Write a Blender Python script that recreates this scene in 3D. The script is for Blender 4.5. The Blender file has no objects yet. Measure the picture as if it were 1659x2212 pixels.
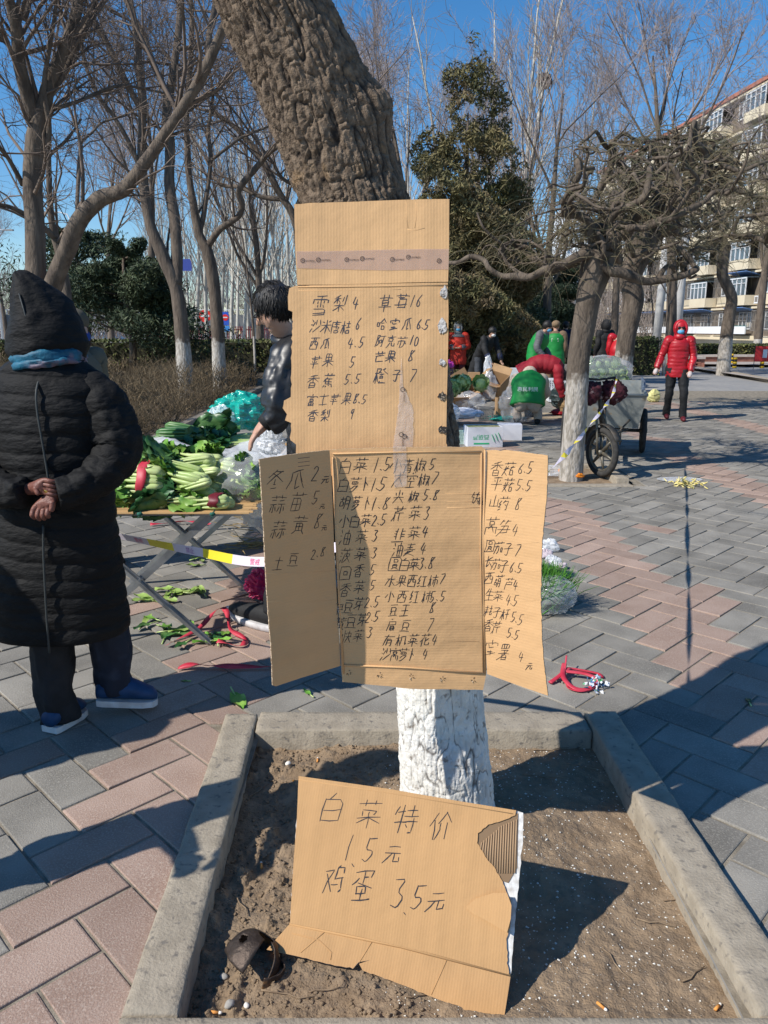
import bpy, bmesh, math, random
import numpy as np
from mathutils import Vector, Matrix, Quaternion
random.seed(7); RNG = np.random.default_rng(7)
R = math.radians
# ---------------------------------------------------------------- camera, sky, sun, exposure
PITCH, FPX, CAMH = R(13.4), 1660.0, 1.55
SUN_AZ, SUN_EL = R(28.5), R(42)
C = bpy.context.scene.collection
scn = bpy.context.scene
cam = bpy.data.cameras.new('camera'); camo = bpy.data.objects.new('camera', cam); C.objects.link(camo)
camo.location = (0, 0, CAMH); camo.rotation_euler = (R(90) - PITCH, 0, 0)
cam.sensor_fit = 'VERTICAL'; cam.sensor_height = 24.0; cam.lens = 24.0 * FPX / 2211.5
cam.clip_start = 0.05; cam.clip_end = 2000
scn.camera = camo
w = bpy.data.worlds.new('World'); scn.world = w; w.use_nodes = True
wn = w.node_tree; bg = wn.nodes['Background']
sky = wn.nodes.new('ShaderNodeTexSky'); sky.sky_type = 'NISHITA'; sky.sun_disc = False
sky.sun_elevation = SUN_EL; sky.sun_rotation = R(241.5); sky.altitude = 50; sky.air_density = 1.0; sky.dust_density = 0.1; sky.ozone_density = 4.0
hs = wn.nodes.new('ShaderNodeHueSaturation'); hs.inputs['Saturation'].default_value = 1.28; wn.links.new(sky.outputs[0], hs.inputs['Color']); wn.links.new(hs.outputs[0], bg.inputs[0]); bg.inputs[1].default_value = 0.13
sl = bpy.data.lights.new('sun', 'SUN'); so = bpy.data.objects.new('sun', sl); C.objects.link(so)
sl.energy = 5.0; sl.angle = R(0.55); sl.color = (1.0, 0.95, 0.87)
sd = Vector((math.cos(SUN_AZ) * math.cos(SUN_EL), math.sin(SUN_AZ) * math.cos(SUN_EL), -math.sin(SUN_EL)))
so.rotation_euler = sd.to_track_quat('-Z', 'Y').to_euler(); so.location = (-6, -5, 8)
scn.view_settings.view_transform = 'Standard'; scn.view_settings.look = 'None'
scn.view_settings.exposure = 0.16; scn.view_settings.gamma = 1.0; scn.view_settings.use_curve_mapping = False
scn.cycles.max_bounces = 6; scn.cycles.transparent_max_bounces = 12
# ---------------------------------------------------------------- placing helpers
def ray(u, v):
    a = (u - 829.5) / FPX; b = (1105.5 - v) / FPX
    return Vector((a, b * math.sin(PITCH) + math.cos(PITCH), b * math.cos(PITCH) - math.sin(PITCH)))
def at(u, v, Y):
    d = ray(u, v); t = Y / d.y
    return Vector((d.x * t, Y, CAMH + d.z * t))
def gp(u, v, z=0.0):
    d = ray(u, v); t = (z - CAMH) / d.z
    return Vector((d.x * t, d.y * t, z))
def hit(u, v, P, N):
    d = ray(u, v); o = Vector((0, 0, CAMH)); t = (P - o).dot(N) / d.dot(N)
    return o + d * t
# ---------------------------------------------------------------- noise in numpy
def _h(ix, iy, iz, s):
    n = (ix * 374761393 + iy * 668265263 + iz * 2147483647 + s * 974711) & 0xffffffff
    n = ((n ^ (n >> 13)) * 1274126177) & 0xffffffff
    return ((n ^ (n >> 16)) & 0xffff) / 65535.0
def vnoise(x, y, z, s=0):
    x = np.asarray(x, float); y = np.asarray(y, float) + 0 * x; z = np.asarray(z, float) + 0 * x
    ix = np.floor(x).astype(np.int64); iy = np.floor(y).astype(np.int64); iz = np.floor(z).astype(np.int64)
    fx, fy, fz = x - ix, y - iy, z - iz
    fx = fx * fx * (3 - 2 * fx); fy = fy * fy * (3 - 2 * fy); fz = fz * fz * (3 - 2 * fz)
    r = 0
    for dx in (0, 1):
        for dy in (0, 1):
            for dz in (0, 1):
                r = r + _h(ix + dx, iy + dy, iz + dz, s) * (fx if dx else 1 - fx) * (fy if dy else 1 - fy) * (fz if dz else 1 - fz)
    return r * 2 - 1
def fbm(x, y, z, o=4, s=0):
    r = 0; a = 0.5; f = 1.0
    for i in range(o):
        r = r + a * vnoise(x * f, y * f, z * f, s + i); a *= 0.5; f *= 2.03
    return r
# ---------------------------------------------------------------- materials
MATS = {}
def M(name, c1, c2=None, sc=20, rough=0.8, bump=0.0, bsc=60, metal=0.0, alpha=1.0, coord='Object', spec=0.4, rnd=0.0, det=6, thr=(0.35, 0.65),
      c3=None, sc3=3, thr3=(0.5, 0.65), trans=0.0, stretch=None, sub=0.0, bd=0.01, emis=None):
    if name in MATS: return MATS[name]
    m = bpy.data.materials.new(name); m.use_nodes = True; n = m.node_tree.nodes; l = m.node_tree.links
    b = n['Principled BSDF']; b.inputs['Roughness'].default_value = rough; b.inputs['Metallic'].default_value = metal
    b.inputs['Specular IOR Level'].default_value = spec; b.inputs['Alpha'].default_value = alpha
    if trans: b.inputs['Transmission Weight'].default_value = trans
    tc = n.new('ShaderNodeTexCoord'); co = tc.outputs[coord]
    if stretch:
        mp = n.new('ShaderNodeMapping'); mp.inputs['Scale'].default_value = stretch; l.new(co, mp.inputs[0]); co = mp.outputs[0]
    def noise(s, d=det):
        t = n.new('ShaderNodeTexNoise'); t.inputs['Scale'].default_value = s; t.inputs['Detail'].default_value = d; l.new(co, t.inputs['Vector']); return t.outputs['Fac']
    def ramp(f, a, c):
        r = n.new('ShaderNodeMapRange'); r.inputs[1].default_value = a; r.inputs[2].default_value = c; l.new(f, r.inputs[0]); return r.outputs[0]
    col = None
    def mix(f, a, c):
        x = n.new('ShaderNodeMix'); x.data_type = 'RGBA'
        if hasattr(f, 'links'): l.new(f, x.inputs[0])
        else: x.inputs[0].default_value = f
        for i, q in ((6, a), (7, c)):
            if hasattr(q, 'links'): l.new(q, x.inputs[i])
            else: x.inputs[i].default_value = (*q, 1)
        return x.outputs[2]
    if c2 is not None: col = mix(ramp(noise(sc), *thr), c1, c2)
    else: col = mix(0.0, c1, c1)
    if c3 is not None: col = mix(ramp(noise(sc3), *thr3), col, c3)
    if rnd:
        g = n.new('ShaderNodeNewGeometry'); o = n.new('ShaderNodeObjectInfo')
        a = n.new('ShaderNodeMath'); a.operation = 'ADD'; l.new(g.outputs['Random Per Island'], a.inputs[0]); l.new(o.outputs['Random'], a.inputs[1])
        f = n.new('ShaderNodeMath'); f.operation = 'FRACT'; l.new(a.outputs[0], f.inputs[0])
        r = n.new('ShaderNodeMapRange'); r.inputs[3].default_value = 1 - rnd; r.inputs[4].default_value = 1 + rnd; l.new(f.outputs[0], r.inputs[0])
        h = n.new('ShaderNodeHueSaturation'); l.new(r.outputs[0], h.inputs['Value']); l.new(col, h.inputs['Color']); col = h.outputs[0]
    l.new(col, b.inputs['Base Color'])
    if bump:
        bp = n.new('ShaderNodeBump'); bp.inputs['Strength'].default_value = bump; bp.inputs['Distance'].default_value = bd
        l.new(noise(bsc), bp.inputs['Height']); l.new(bp.outputs[0], b.inputs['Normal'])
    if sub: b.inputs['Subsurface Weight'].default_value = sub; b.inputs['Subsurface Radius'].default_value = (0.02, 0.01, 0.005)
    MATS[name] = m; return m
def nodes(m): return m.node_tree.nodes, m.node_tree.links, m.node_tree.nodes['Principled BSDF']
def add_wave(m, axis, freq, amt, bump, dist=0.001, coord='UV', dark=(0.5, 0.3, 0.15), distort=0.0):
    """straight ridges with their own period along an axis (corrugation, quilting)"""
    n, l, b = nodes(m)
    tc = n.new('ShaderNodeTexCoord'); s = n.new('ShaderNodeSeparateXYZ'); l.new(tc.outputs[coord], s.inputs[0])
    k = n.new('ShaderNodeMath'); k.operation = 'MULTIPLY'; k.inputs[1].default_value = freq * 2 * math.pi; l.new(s.outputs[axis], k.inputs[0])
    src = k.outputs[0]
    if distort:
        t = n.new('ShaderNodeTexNoise'); t.inputs['Scale'].default_value = 8; l.new(tc.outputs[coord], t.inputs['Vector'])
        q = n.new('ShaderNodeMath'); q.operation = 'MULTIPLY_ADD'; q.inputs[1].default_value = distort; l.new(t.outputs['Fac'], q.inputs[0]); l.new(src, q.inputs[2]); src = q.outputs[0]
    w_ = n.new('ShaderNodeMath'); w_.operation = 'SINE'; l.new(src, w_.inputs[0])
    p = n.new('ShaderNodeMapRange'); p.inputs[1].default_value = -1; l.new(w_.outputs[0], p.inputs[0])
    if amt:
        old = b.inputs['Base Color'].links[0].from_socket
        x = n.new('ShaderNodeMix'); x.data_type = 'RGBA'; x.blend_type = 'MIX'
        a = n.new('ShaderNodeMath'); a.operation = 'MULTIPLY'; a.inputs[1].default_value = amt
        pw = n.new('ShaderNodeMath'); pw.operation = 'POWER'; pw.inputs[1].default_value = 3; l.new(p.outputs[0], pw.inputs[0])
        l.new(pw.outputs[0], a.inputs[0]); l.new(a.outputs[0], x.inputs[0]); l.new(old, x.inputs[6]); x.inputs[7].default_value = (*dark, 1); l.new(x.outputs[2], b.inputs['Base Color'])
    bp = n.new('ShaderNodeBump'); bp.inputs['Strength'].default_value = bump; bp.inputs['Distance'].default_value = dist; l.new(p.outputs[0], bp.inputs['Height'])
    if b.inputs['Normal'].links: l.new(b.inputs['Normal'].links[0].from_socket, bp.inputs['Normal'])
    l.new(bp.outputs[0], b.inputs['Normal'])
    return m
def whitewash(name, bark, z, c1=(.50, .47, .42), c2=(.30, .27, .23), soft=.05, ns=9):
    """bark painted white up to an uneven line at height z"""
    if name in MATS: return MATS[name]
    m = bark.copy(); m.name = name; MATS[name] = m; n, l, b = nodes(m); tc = n.new('ShaderNodeTexCoord'); s = n.new('ShaderNodeSeparateXYZ'); l.new(tc.outputs['Object'], s.inputs[0])
    t = n.new('ShaderNodeTexNoise'); t.inputs['Scale'].default_value = ns; t.inputs['Detail'].default_value = 5; l.new(tc.outputs['Object'], t.inputs['Vector'])
    a = n.new('ShaderNodeMath'); a.operation = 'MULTIPLY_ADD'; a.inputs[1].default_value = .45; l.new(t.outputs['Fac'], a.inputs[0]); l.new(s.outputs[2], a.inputs[2])
    r = n.new('ShaderNodeMapRange'); r.inputs[1].default_value = z + .22 - soft; r.inputs[2].default_value = z + .22 + soft; l.new(a.outputs[0], r.inputs[0])
    t2 = n.new('ShaderNodeTexNoise'); t2.inputs['Scale'].default_value = 30; t2.inputs['Detail'].default_value = 6; mp = n.new('ShaderNodeMapping'); mp.inputs['Scale'].default_value = (1, 1, .3); l.new(tc.outputs['Object'], mp.inputs[0]); l.new(mp.outputs[0], t2.inputs['Vector'])
    r2 = n.new('ShaderNodeMapRange'); r2.inputs[1].default_value = .42; r2.inputs[2].default_value = .58; l.new(t2.outputs['Fac'], r2.inputs[0])
    w1 = n.new('ShaderNodeMix'); w1.data_type = 'RGBA'; l.new(r2.outputs[0], w1.inputs[0]); w1.inputs[6].default_value = (*c2, 1); w1.inputs[7].default_value = (*c1, 1)
    x = n.new('ShaderNodeMix'); x.data_type = 'RGBA'; old = b.inputs['Base Color'].links[0].from_socket; l.new(r.outputs[0], x.inputs[0]); l.new(w1.outputs[2], x.inputs[6]); l.new(old, x.inputs[7]); l.new(x.outputs[2], b.inputs['Base Color']); return m
def mix_transparent(m, fac):
    """thin film: lets part of the light through"""
    n, l, b = nodes(m); o = n['Material Output']
    t = n.new('ShaderNodeBsdfTransparent'); x = n.new('ShaderNodeMixShader'); x.inputs[0].default_value = fac
    l.new(t.outputs[0], x.inputs[1]); l.new(b.outputs[0], x.inputs[2]); l.new(x.outputs[0], o.inputs[0]); return m
# ---------------------------------------------------------------- object helpers
def tag(o, label=None, cat=None, group=None, kind=None):
    if label: o['label'] = label
    if cat: o['category'] = cat
    if group: o['group'] = group
    if kind: o['kind'] = kind
    return o
def thing(name, label, cat, loc=(0, 0, 0), rz=0, group=None):
    o = bpy.data.objects.new(name, None); C.objects.link(o); o.location = loc; o.rotation_euler = (0, 0, rz); o.empty_display_size = 0.1
    return tag(o, label, cat, group)
def link(name, me, mats, parent=None, smooth=False):
    if not isinstance(mats, (list, tuple)): mats = [mats]
    for m in mats: me.materials.append(m)
    if smooth: me.polygons.foreach_set('use_smooth', [True] * len(me.polygons))
    o = bpy.data.objects.new(name, me); C.objects.link(o)
    if parent is not None: o.parent = parent
    return o
def arr_mesh(name, V, Q=None, T=None, mi=None):
    me = bpy.data.meshes.new(name); V = np.asarray(V, np.float32).reshape(-1, 3)
    Q = np.zeros((0, 4), int) if Q is None or len(Q) == 0 else np.asarray(Q); T = np.zeros((0, 3), int) if T is None or len(T) == 0 else np.asarray(T)
    me.vertices.add(len(V)); me.vertices.foreach_set('co', V.ravel())
    li = np.concatenate([Q.ravel(), T.ravel()]).astype(np.int32)
    me.loops.add(len(li)); me.loops.foreach_set('vertex_index', li)
    st = np.concatenate([np.arange(len(Q)) * 4, len(Q) * 4 + np.arange(len(T)) * 3]).astype(np.int32)
    me.polygons.add(len(st)); me.polygons.foreach_set('loop_start', st)
    if mi is not None: me.polygons.foreach_set('material_index', np.asarray(mi, np.int32))
    me.update(calc_edges=True); me.validate(); return me
class MB:
    """collects shapes; build() links them as one mesh object"""
    def __init__(s): s.v = []; s.f = []; s.m = []; s.uv = None
    def add(s, vs, fs, m=0):
        k = len(s.v); s.v += [tuple(x) for x in vs]; s.f += [tuple(i + k for i in f) for f in fs]; s.m += [m] * len(fs)
    def box(s, c, d, m=0, rz=0, mat=None, taper=1.0, shear=(0, 0)):
        x, y, z = d[0] / 2, d[1] / 2, d[2] / 2
        vs = [Vector((a * x * (taper if c_ > 0 else 1) + (shear[0] if c_ > 0 else 0), b * y * (taper if c_ > 0 else 1) + (shear[1] if c_ > 0 else 0), c_ * z)) for a, b, c_ in
              ((-1, -1, -1), (1, -1, -1), (1, 1, -1), (-1, 1, -1), (-1, -1, 1), (1, -1, 1), (1, 1, 1), (-1, 1, 1))]
        if mat is None: mat = Matrix.Rotation(rz, 3, 'Z')
        s.add([mat @ q + Vector(c) for q in vs], [(0, 3, 2, 1), (4, 5, 6, 7), (0, 1, 5, 4), (1, 2, 6, 5), (2, 3, 7, 6), (3, 0, 4, 7)], m)
    def bar(s, a, b, w_, h=None, m=0):
        a, b = Vector(a), Vector(b); h = h or w_; d = b - a
        q = d.to_track_quat('X', 'Z').to_matrix(); s.box((a + b) / 2, (d.length, w_, h), m, mat=q)
    def tube(s, pts, r, n=8, m=0, cap=True, sq=1.0):
        pts = [Vector(p) for p in pts]; K = len(pts)
        if not isinstance(r, (list, tuple)): r = [r] * K
        rings = []; up = None
        for i in range(K):
            t = (pts[min(i + 1, K - 1)] - pts[max(i - 1, 0)]).normalized()
            if up is None: up = Vector((0, 0, 1)) if abs(t.z) < 0.9 else Vector((1, 0, 0))
            a = up.cross(t).normalized(); up = t.cross(a).normalized()
            rings.append([pts[i] + (a * math.cos(2 * math.pi * k / n) + up * math.sin(2 * math.pi * k / n) * sq) * r[i] for k in range(n)])
        s.loft(rings, m, cap)
    def loft(s, rings, m=0, cap=True, closed=True):
        n = len(rings[0]); vs = [p for r_ in rings for p in r_]; fs = []
        for i in range(len(rings) - 1):
            for k in range(n if closed else n - 1): fs.append((i * n + k, i * n + (k + 1) % n, (i + 1) * n + (k + 1) % n, (i + 1) * n + k))
        if cap: fs.append(tuple(reversed(range(n)))); fs.append(tuple((len(rings) - 1) * n + k for k in range(n)))
        s.add(vs, fs, m)
    def disc(s, c, r, ax, n=16, m=0, th=0.01):
        ax = Vector(ax).normalized(); s.tube([Vector(c) - ax * th / 2, Vector(c) + ax * th / 2], r, n, m)
    def blob(s, c, rad, n=10, k=7, m=0, seed=0, amp=0.0, fr=3.0, rot=None):
        c = Vector(c); vs = []; fs = []
        th = np.linspace(0, math.pi, k); 
        for i, t in enumerate(th):
            for j in range(n):
                p = 2 * math.pi * j / n; vs.append((math.sin(t) * math.cos(p), math.sin(t) * math.sin(p), math.cos(t)))
        A = np.array(vs)
        if amp: A = A * (1 + amp * fbm(A[:, 0] * fr + seed * 7.1, A[:, 1] * fr, A[:, 2] * fr, 3, seed))[:, None]
        A = A * np.array(rad if hasattr(rad, '__len__') else (rad,) * 3)
        for i in range(k - 1):
            for j in range(n): fs.append((i * n + j, (i + 1) * n + j, (i + 1) * n + (j + 1) % n, i * n + (j + 1) % n))
        P = [Vector(a) for a in A]
        if rot is not None: P = [rot @ p for p in P]
        s.add([p + c for p in P], fs, m)
    def build(s, name, mats, parent=None, smooth=False, off=None):
        me = bpy.data.meshes.new(name)
        vs = s.v if off is None else [(a[0] - off[0], a[1] - off[1], a[2] - off[2]) for a in s.v]
        me.from_pydata(vs, [], s.f); me.polygons.foreach_set('material_index', s.m); me.update()
        return link(name, me, mats, parent, smooth)
class Tubes:
    """many thin branches at once"""
    def __init__(s): s.b = {}
    def add(s, pts, rad, n=3): s.b.setdefault((len(pts), n), []).append((pts, rad))
    def arrays(s):
        VV = []; FF = []; off = 0
        for (K, n), L in s.b.items():
            P = np.array([[tuple(p) for p in x[0]] for x in L], float); Rr = np.array([x[1] for x in L], float)
            T = np.empty_like(P); T[:, 1:-1] = P[:, 2:] - P[:, :-2]; T[:, 0] = P[:, 1] - P[:, 0]; T[:, -1] = P[:, -1] - P[:, -2]
            T /= np.linalg.norm(T, axis=2, keepdims=True) + 1e-9
            ref = np.where(np.abs(T[:, :1, 2:3]) < 0.8, np.array([[[0., 0., 1.]]]), np.array([[[1., 0., 0.]]])) + 0 * T
            A = np.cross(ref, T); A /= np.linalg.norm(A, axis=2, keepdims=True) + 1e-9; Bv = np.cross(T, A)
            an = np.arange(n) * 2 * math.pi / n
            V = P[:, :, None, :] + Rr[:, :, None, None] * (A[:, :, None, :] * np.cos(an)[None, None, :, None] + Bv[:, :, None, :] * np.sin(an)[None, None, :, None])
            B = len(L); idx = np.arange(B * K * n).reshape(B, K, n) + off
            q = np.stack([idx[:, :-1, :], np.roll(idx, -1, 2)[:, :-1, :], np.roll(idx, -1, 2)[:, 1:, :], idx[:, 1:, :]], -1).reshape(-1, 4)
            VV.append(V.reshape(-1, 3)); FF.append(q); off += B * K * n
        if not VV: return np.zeros((0, 3)), np.zeros((0, 4), int)
        return np.concatenate(VV), np.concatenate(FF)
    def build(s, name, mat, parent=None, smooth=True):
        V, F = s.arrays(); return link(name, arr_mesh(name, V, F), mat, parent, smooth)
def copy_tree(o, parent=None):
    c = o.copy(); C.objects.link(c); c.parent = parent
    for ch in list(o.children): copy_tree(ch, c)
    return c
# ================================================================ materials used in many places
m_grey = M('paver_grey', (.172, .16, .139), (.272, .252, .218), sc=4, rough=.95, bump=.7, bsc=210, rnd=.16, spec=.2, c3=(.31, .29, .25), sc3=170, thr3=(.50, .72), bd=.003)
m_pink = M('paver_pink', (.285, .195, .152), (.35, .25, .20), sc=5, rough=.95, bump=.8, bsc=210, rnd=.15, spec=.2, c3=(.42, .33, .27), sc3=170, thr3=(.48, .72), bd=.003)
m_sand = M('joint_sand', (.16, .135, .10), (.30, .26, .20), sc=14, rough=1, bump=.4, bsc=200)
m_kerb = M('concrete', (.35, .30, .23), (.27, .23, .175), sc=18, rough=.95, bump=.8, bsc=120, c3=(.17, .15, .125), sc3=45, thr3=(.58, .70), bd=.004)
m_soil = M('soil', (.20, .14, .087), (.29, .21, .135), sc=14, rough=1, bump=1.0, bsc=160, c3=(.19, .14, .095), sc3=40, thr3=(.5, .68), bd=.006)
m_far = M('far_pavement', (.25, .245, .235), (.31, .295, .275), sc=.6, rough=.92, c3=(.22, .22, .22), sc3=6, bump=.2, bsc=20)
m_white_speck = M('white_grit', (.7, .68, .62), rough=.8)
m_stick = M('dry_stick', (.16, .11, .07), (.30, .22, .14), sc=30, rough=.9)
# ================================================================ ground, with the two planting holes left open
PIT = (-0.492, 0.835, 1.437, 2.72)       # soil of the near pit: x0 x1 y0 y1
PIT2 = (1.52, 2.58, 7.72, 8.78)
def ground_sheet():
    xs = sorted([-150, PIT[0], PIT[1], PIT2[0], PIT2[1], 150]); ys = sorted([-30, PIT[2], PIT[3], PIT2[2], PIT2[3], 260])
    mb = MB()
    for i in range(5):
        for j in range(5):
            cx, cy = (xs[i] + xs[i + 1]) / 2, (ys[j] + ys[j + 1]) / 2
            if any(p[0] < cx < p[1] and p[2] < cy < p[3] for p in (PIT, PIT2)): continue
            mb.add([(xs[i], ys[j], -.014), (xs[i + 1], ys[j], -.014), (xs[i + 1], ys[j + 1], -.014), (xs[i], ys[j + 1], -.014)], [(0, 1, 2, 3)])
    o = mb.build('ground', m_far); return tag(o, 'grey paved ground of the street market reaching into the distance', kind='structure')
ground = ground_sheet()
# sand bed under the near pavers
def sand_bed():
    mb = MB(); z = -.0065
    for x0, x1, y0, y1 in ((-9, 13, .3, PIT[2]), (-9, PIT[0], PIT[2], PIT[3]), (PIT[1], 13, PIT[2], PIT[3]), (-9, 13, PIT[3], PIT2[2]),
                           (-9, PIT2[0], PIT2[2], PIT2[3]), (PIT2[1], 13, PIT2[2], PIT2[3]), (-9, 13, PIT2[3], 20)):
        mb.add([(x0, y0, z), (x1, y0, z), (x1, y1, z), (x0, y1, z)], [(0, 1, 2, 3)])
    return tag(mb.build('joint_sand', m_sand), 'brown sand in the joints between the pavers', kind='structure')
sand_bed()
pave = thing('pavement', None, None); pave['kind'] = 'structure'
pave['label'] = 'herringbone pavement of grey concrete pavers crossed by pink bands'
def clip(poly, x0, x1, y0, y1):
    """largest piece of a convex polygon that stays outside the rectangle"""
    def half(p, ax, v, keep_less):
        out = []
        for i in range(len(p)):
            a, b = p[i], p[(i + 1) % len(p)]; ia = (a[ax] < v) == keep_less; ib = (b[ax] < v) == keep_less
            if ia: out.append(a)
            if ia != ib: t = (v - a[ax]) / (b[ax] - a[ax]); out.append((a[0] + (b[0] - a[0]) * t, a[1] + (b[1] - a[1]) * t))
        return out
    if len(poly) < 3: return poly
    if max(p[0] for p in poly) < x0 or min(p[0] for p in poly) > x1 or max(p[1] for p in poly) < y0 or min(p[1] for p in poly) > y1: return poly
    def area(p): return abs(sum(p[i][0] * p[(i + 1) % len(p)][1] - p[(i + 1) % len(p)][0] * p[i][1] for i in range(len(p)))) / 2 if len(p) > 2 else 0
    return max((half(poly, 0, x0, True), half(poly, 0, x1, False), half(poly, 1, y0, True), half(poly, 1, y1, False)), key=area) if True else None
def paver_geo(mb, poly, dz, tilt, m):
    n = len(poly); cx = sum(p[0] for p in poly) / n; cy = sum(p[1] for p in poly) / n
    def zz(p): return dz + tilt[0] * (p[0] - cx) + tilt[1] * (p[1] - cy)
    def ins(p, d): L = math.hypot(p[0] - cx, p[1] - cy) or 1; return (p[0] - (p[0] - cx) / L * d, p[1] - (p[1] - cy) / L * d)
    a = [(*p, -.03) for p in poly]; b = [(*p, zz(p) - .0055) for p in poly]; c = [(*ins(p, .0022), zz(p) - .0018) for p in poly]; d = [(*ins(p, .0075), zz(p)) for p in poly]
    mb.loft([a, b, c, d], m, cap=False); k = len(mb.v) - n; mb.f.append(tuple(range(k, k + n))); mb.m.append(m)
def pavers():
    Wd = .166; L2 = math.sqrt(.5); cells = []
    ex, ey = Vector((L2, L2)), Vector((-L2, L2)); org = Vector((-.955, 1.66)); rr = random.Random(3)
    rng = range(-110, 130)
    for i in rng:
        for j in rng:
            k = (i - j) % 4
            if k == 0: quad = (i, j, i + 2, j + 1)
            elif k == 3: quad = (i, j, i + 1, j + 2)
            else: continue
            cx, cy = (quad[0] + quad[2]) / 2 * Wd, (quad[1] + quad[3]) / 2 * Wd
            c = org + ex * cx + ey * cy
            if c.y < .75 or c.y > 17 or abs(c.x) > .62 * c.y + 1.1: continue
            if c.x < -3.3 and c.y > 8.6: continue
            if any(p[0] - .02 < c.x < p[1] + .02 and p[2] - .02 < c.y < p[3] + .02 for p in (PIT, PIT2)): pass
            g = .0032 + rr.random() * .0022; q = []
            for a, b in ((quad[0] * Wd + g, quad[1] * Wd + g), (quad[2] * Wd - g, quad[1] * Wd + g), (quad[2] * Wd - g, quad[3] * Wd - g), (quad[0] * Wd + g, quad[3] * Wd - g)):
                p = org + ex * a + ey * b; q.append((p.x, p.y))
            for pt, kw in ((PIT, .105), (PIT2, .08)):
                q = clip(q, pt[0] - kw, pt[1] + kw, pt[2] - kw, pt[3] + kw)
            if len(q) < 3: continue
            ar = abs(sum(q[i_][0] * q[(i_ + 1) % len(q)][1] - q[(i_ + 1) % len(q)][0] * q[i_][1] for i_ in range(len(q)))) / 2
            if ar < .0012: continue
            pink = abs((c.x + .82 + 1.15 + .03 * math.sin(c.y)) % 2.30 - 1.15) < .225
            if rr.random() < .012: pink = not pink
            vis = c.y > 1.4 and abs(c.x) < .5 * c.y + .15
            cells.append(((c.y * c.y * (1 if vis else 9)), q, pink, (rr.random() - .5) * .004, ((rr.random() - .5) * .022, (rr.random() - .5) * .022)))
    cells.sort(key=lambda t: t[0])
    for _, q, pink, dz, tl in cells[:296]:
        mb = MB(); paver_geo(mb, q, dz, tl, 0); mb.build('paver', [m_pink if pink else m_grey], pave)
    mb = MB()
    for _, q, pink, dz, tl in cells[296:]: paver_geo(mb, q, dz, tl, 1 if pink else 0)
    tag(mb.build('paver_field', [m_grey, m_pink], pave), kind='stuff')
pavers()
# ================================================================ near tree pit
def kerb_stone(name, label, x0, x1, y0, y1, top, parent_label=None, seed=0, cat='kerb', mat=None, hdep=.16):
    nx = max(2, int((x1 - x0) / .02)); ny = max(2, int((y1 - y0) / .02)); V = []; Q = []
    xs = np.concatenate([[x0], np.linspace(x0 + .0055, x1 - .0055, nx + 1), [x1]]); ys = np.concatenate([[y0], np.linspace(y0 + .0055, y1 - .0055, ny + 1), [y1]]); nx += 2; ny += 2; X, Y = np.meshgrid(xs, ys, indexing='ij')
    e = np.minimum(np.minimum(X - x0, x1 - X), np.minimum(Y - y0, y1 - Y))
    nz = fbm(X * 9, Y * 9, 0 * X + seed, 4, seed); chip = np.where(e < .004, .005 + .009 * np.clip(fbm(X * 25, Y * 25, 0 * X + 5, 3, seed) + .25, 0, 1), 0)
    Z = top + nz * .0025 - chip
    jx = np.where(e < .004, fbm(X * 20, Y * 20, 0 * X, 2, seed + 9) * .004, 0)
    V = np.stack([X + jx - .03 * (Y - 2.15), Y + jx, Z], -1).reshape(-1, 3)
    def id_(i, j): return i * (ny + 1) + j
    for i in range(nx):
        for j in range(ny): Q.append((id_(i, j), id_(i + 1, j), id_(i + 1, j + 1), id_(i, j + 1)))
    loop = [id_(i, 0) for i in range(nx)] + [id_(nx, j) for j in range(ny)] + [id_(i, ny) for i in range(nx, 0, -1)] + [id_(0, j) for j in range(ny, 0, -1)]
    k = len(V); low = V[loop].copy(); low[:, 2] = top - hdep; V = np.concatenate([V, low]); n = len(loop)
    for a in range(n): Q.append((loop[a], k + a, k + (a + 1) % n, loop[(a + 1) % n]))
    o = link(name, arr_mesh(name, V, Q), mat or m_kerb, smooth=False)
    return tag(o, label, cat, 'concrete kerbs around the tree pit in front')
KW = .13; T_ = .030
kerb_stone('kerb_stone', 'long concrete kerb along the left side of the near tree pit', PIT[0] - KW, PIT[0], PIT[2] + .004, PIT[3] + KW, T_, seed=1)
kerb_stone('kerb_stone', 'long concrete kerb along the right side of the near tree pit, half in shadow', PIT[1], PIT[1] + KW, PIT[2] + .004, PIT[3] + KW, T_ + .012, seed=2)
kerb_stone('kerb_stone', 'concrete kerb behind the whitewashed trunk closing the far side of the pit', PIT[0] + .006, PIT[1] - .005, PIT[3], PIT[3] + .155, T_ - .004, seed=3)
kerb_stone('kerb_stone', 'concrete kerb at the bottom edge of the photo in front of the leaning card', PIT[0] - KW, PIT[1] + KW, PIT[2] - KW, PIT[2], T_ - .002, seed=4)
SOILZ = -.052
def soil_z(x, y):
    x = np.asarray(x, float); y = np.asarray(y, float)
    b = SOILZ + .022 * vnoise(x * 2.3, y * 2.3, 0 * x, 3) + .016 * fbm(x * 9, y * 9, 0 * x, 4, 11)
    clod = np.clip(fbm(x * 19, y * 19, 0 * x + 3, 4, 21), 0, 1) * .075 * np.clip(.75 - (x - PIT[0]) * 1.1, .12, 1)
    tr = .03 * np.exp(-((x - .2) ** 2 + (y - 2.28) ** 2) / .09)
    return b + clod + tr + .004 * fbm(x * 70, y * 70, 0 * x, 2, 31)
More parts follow.
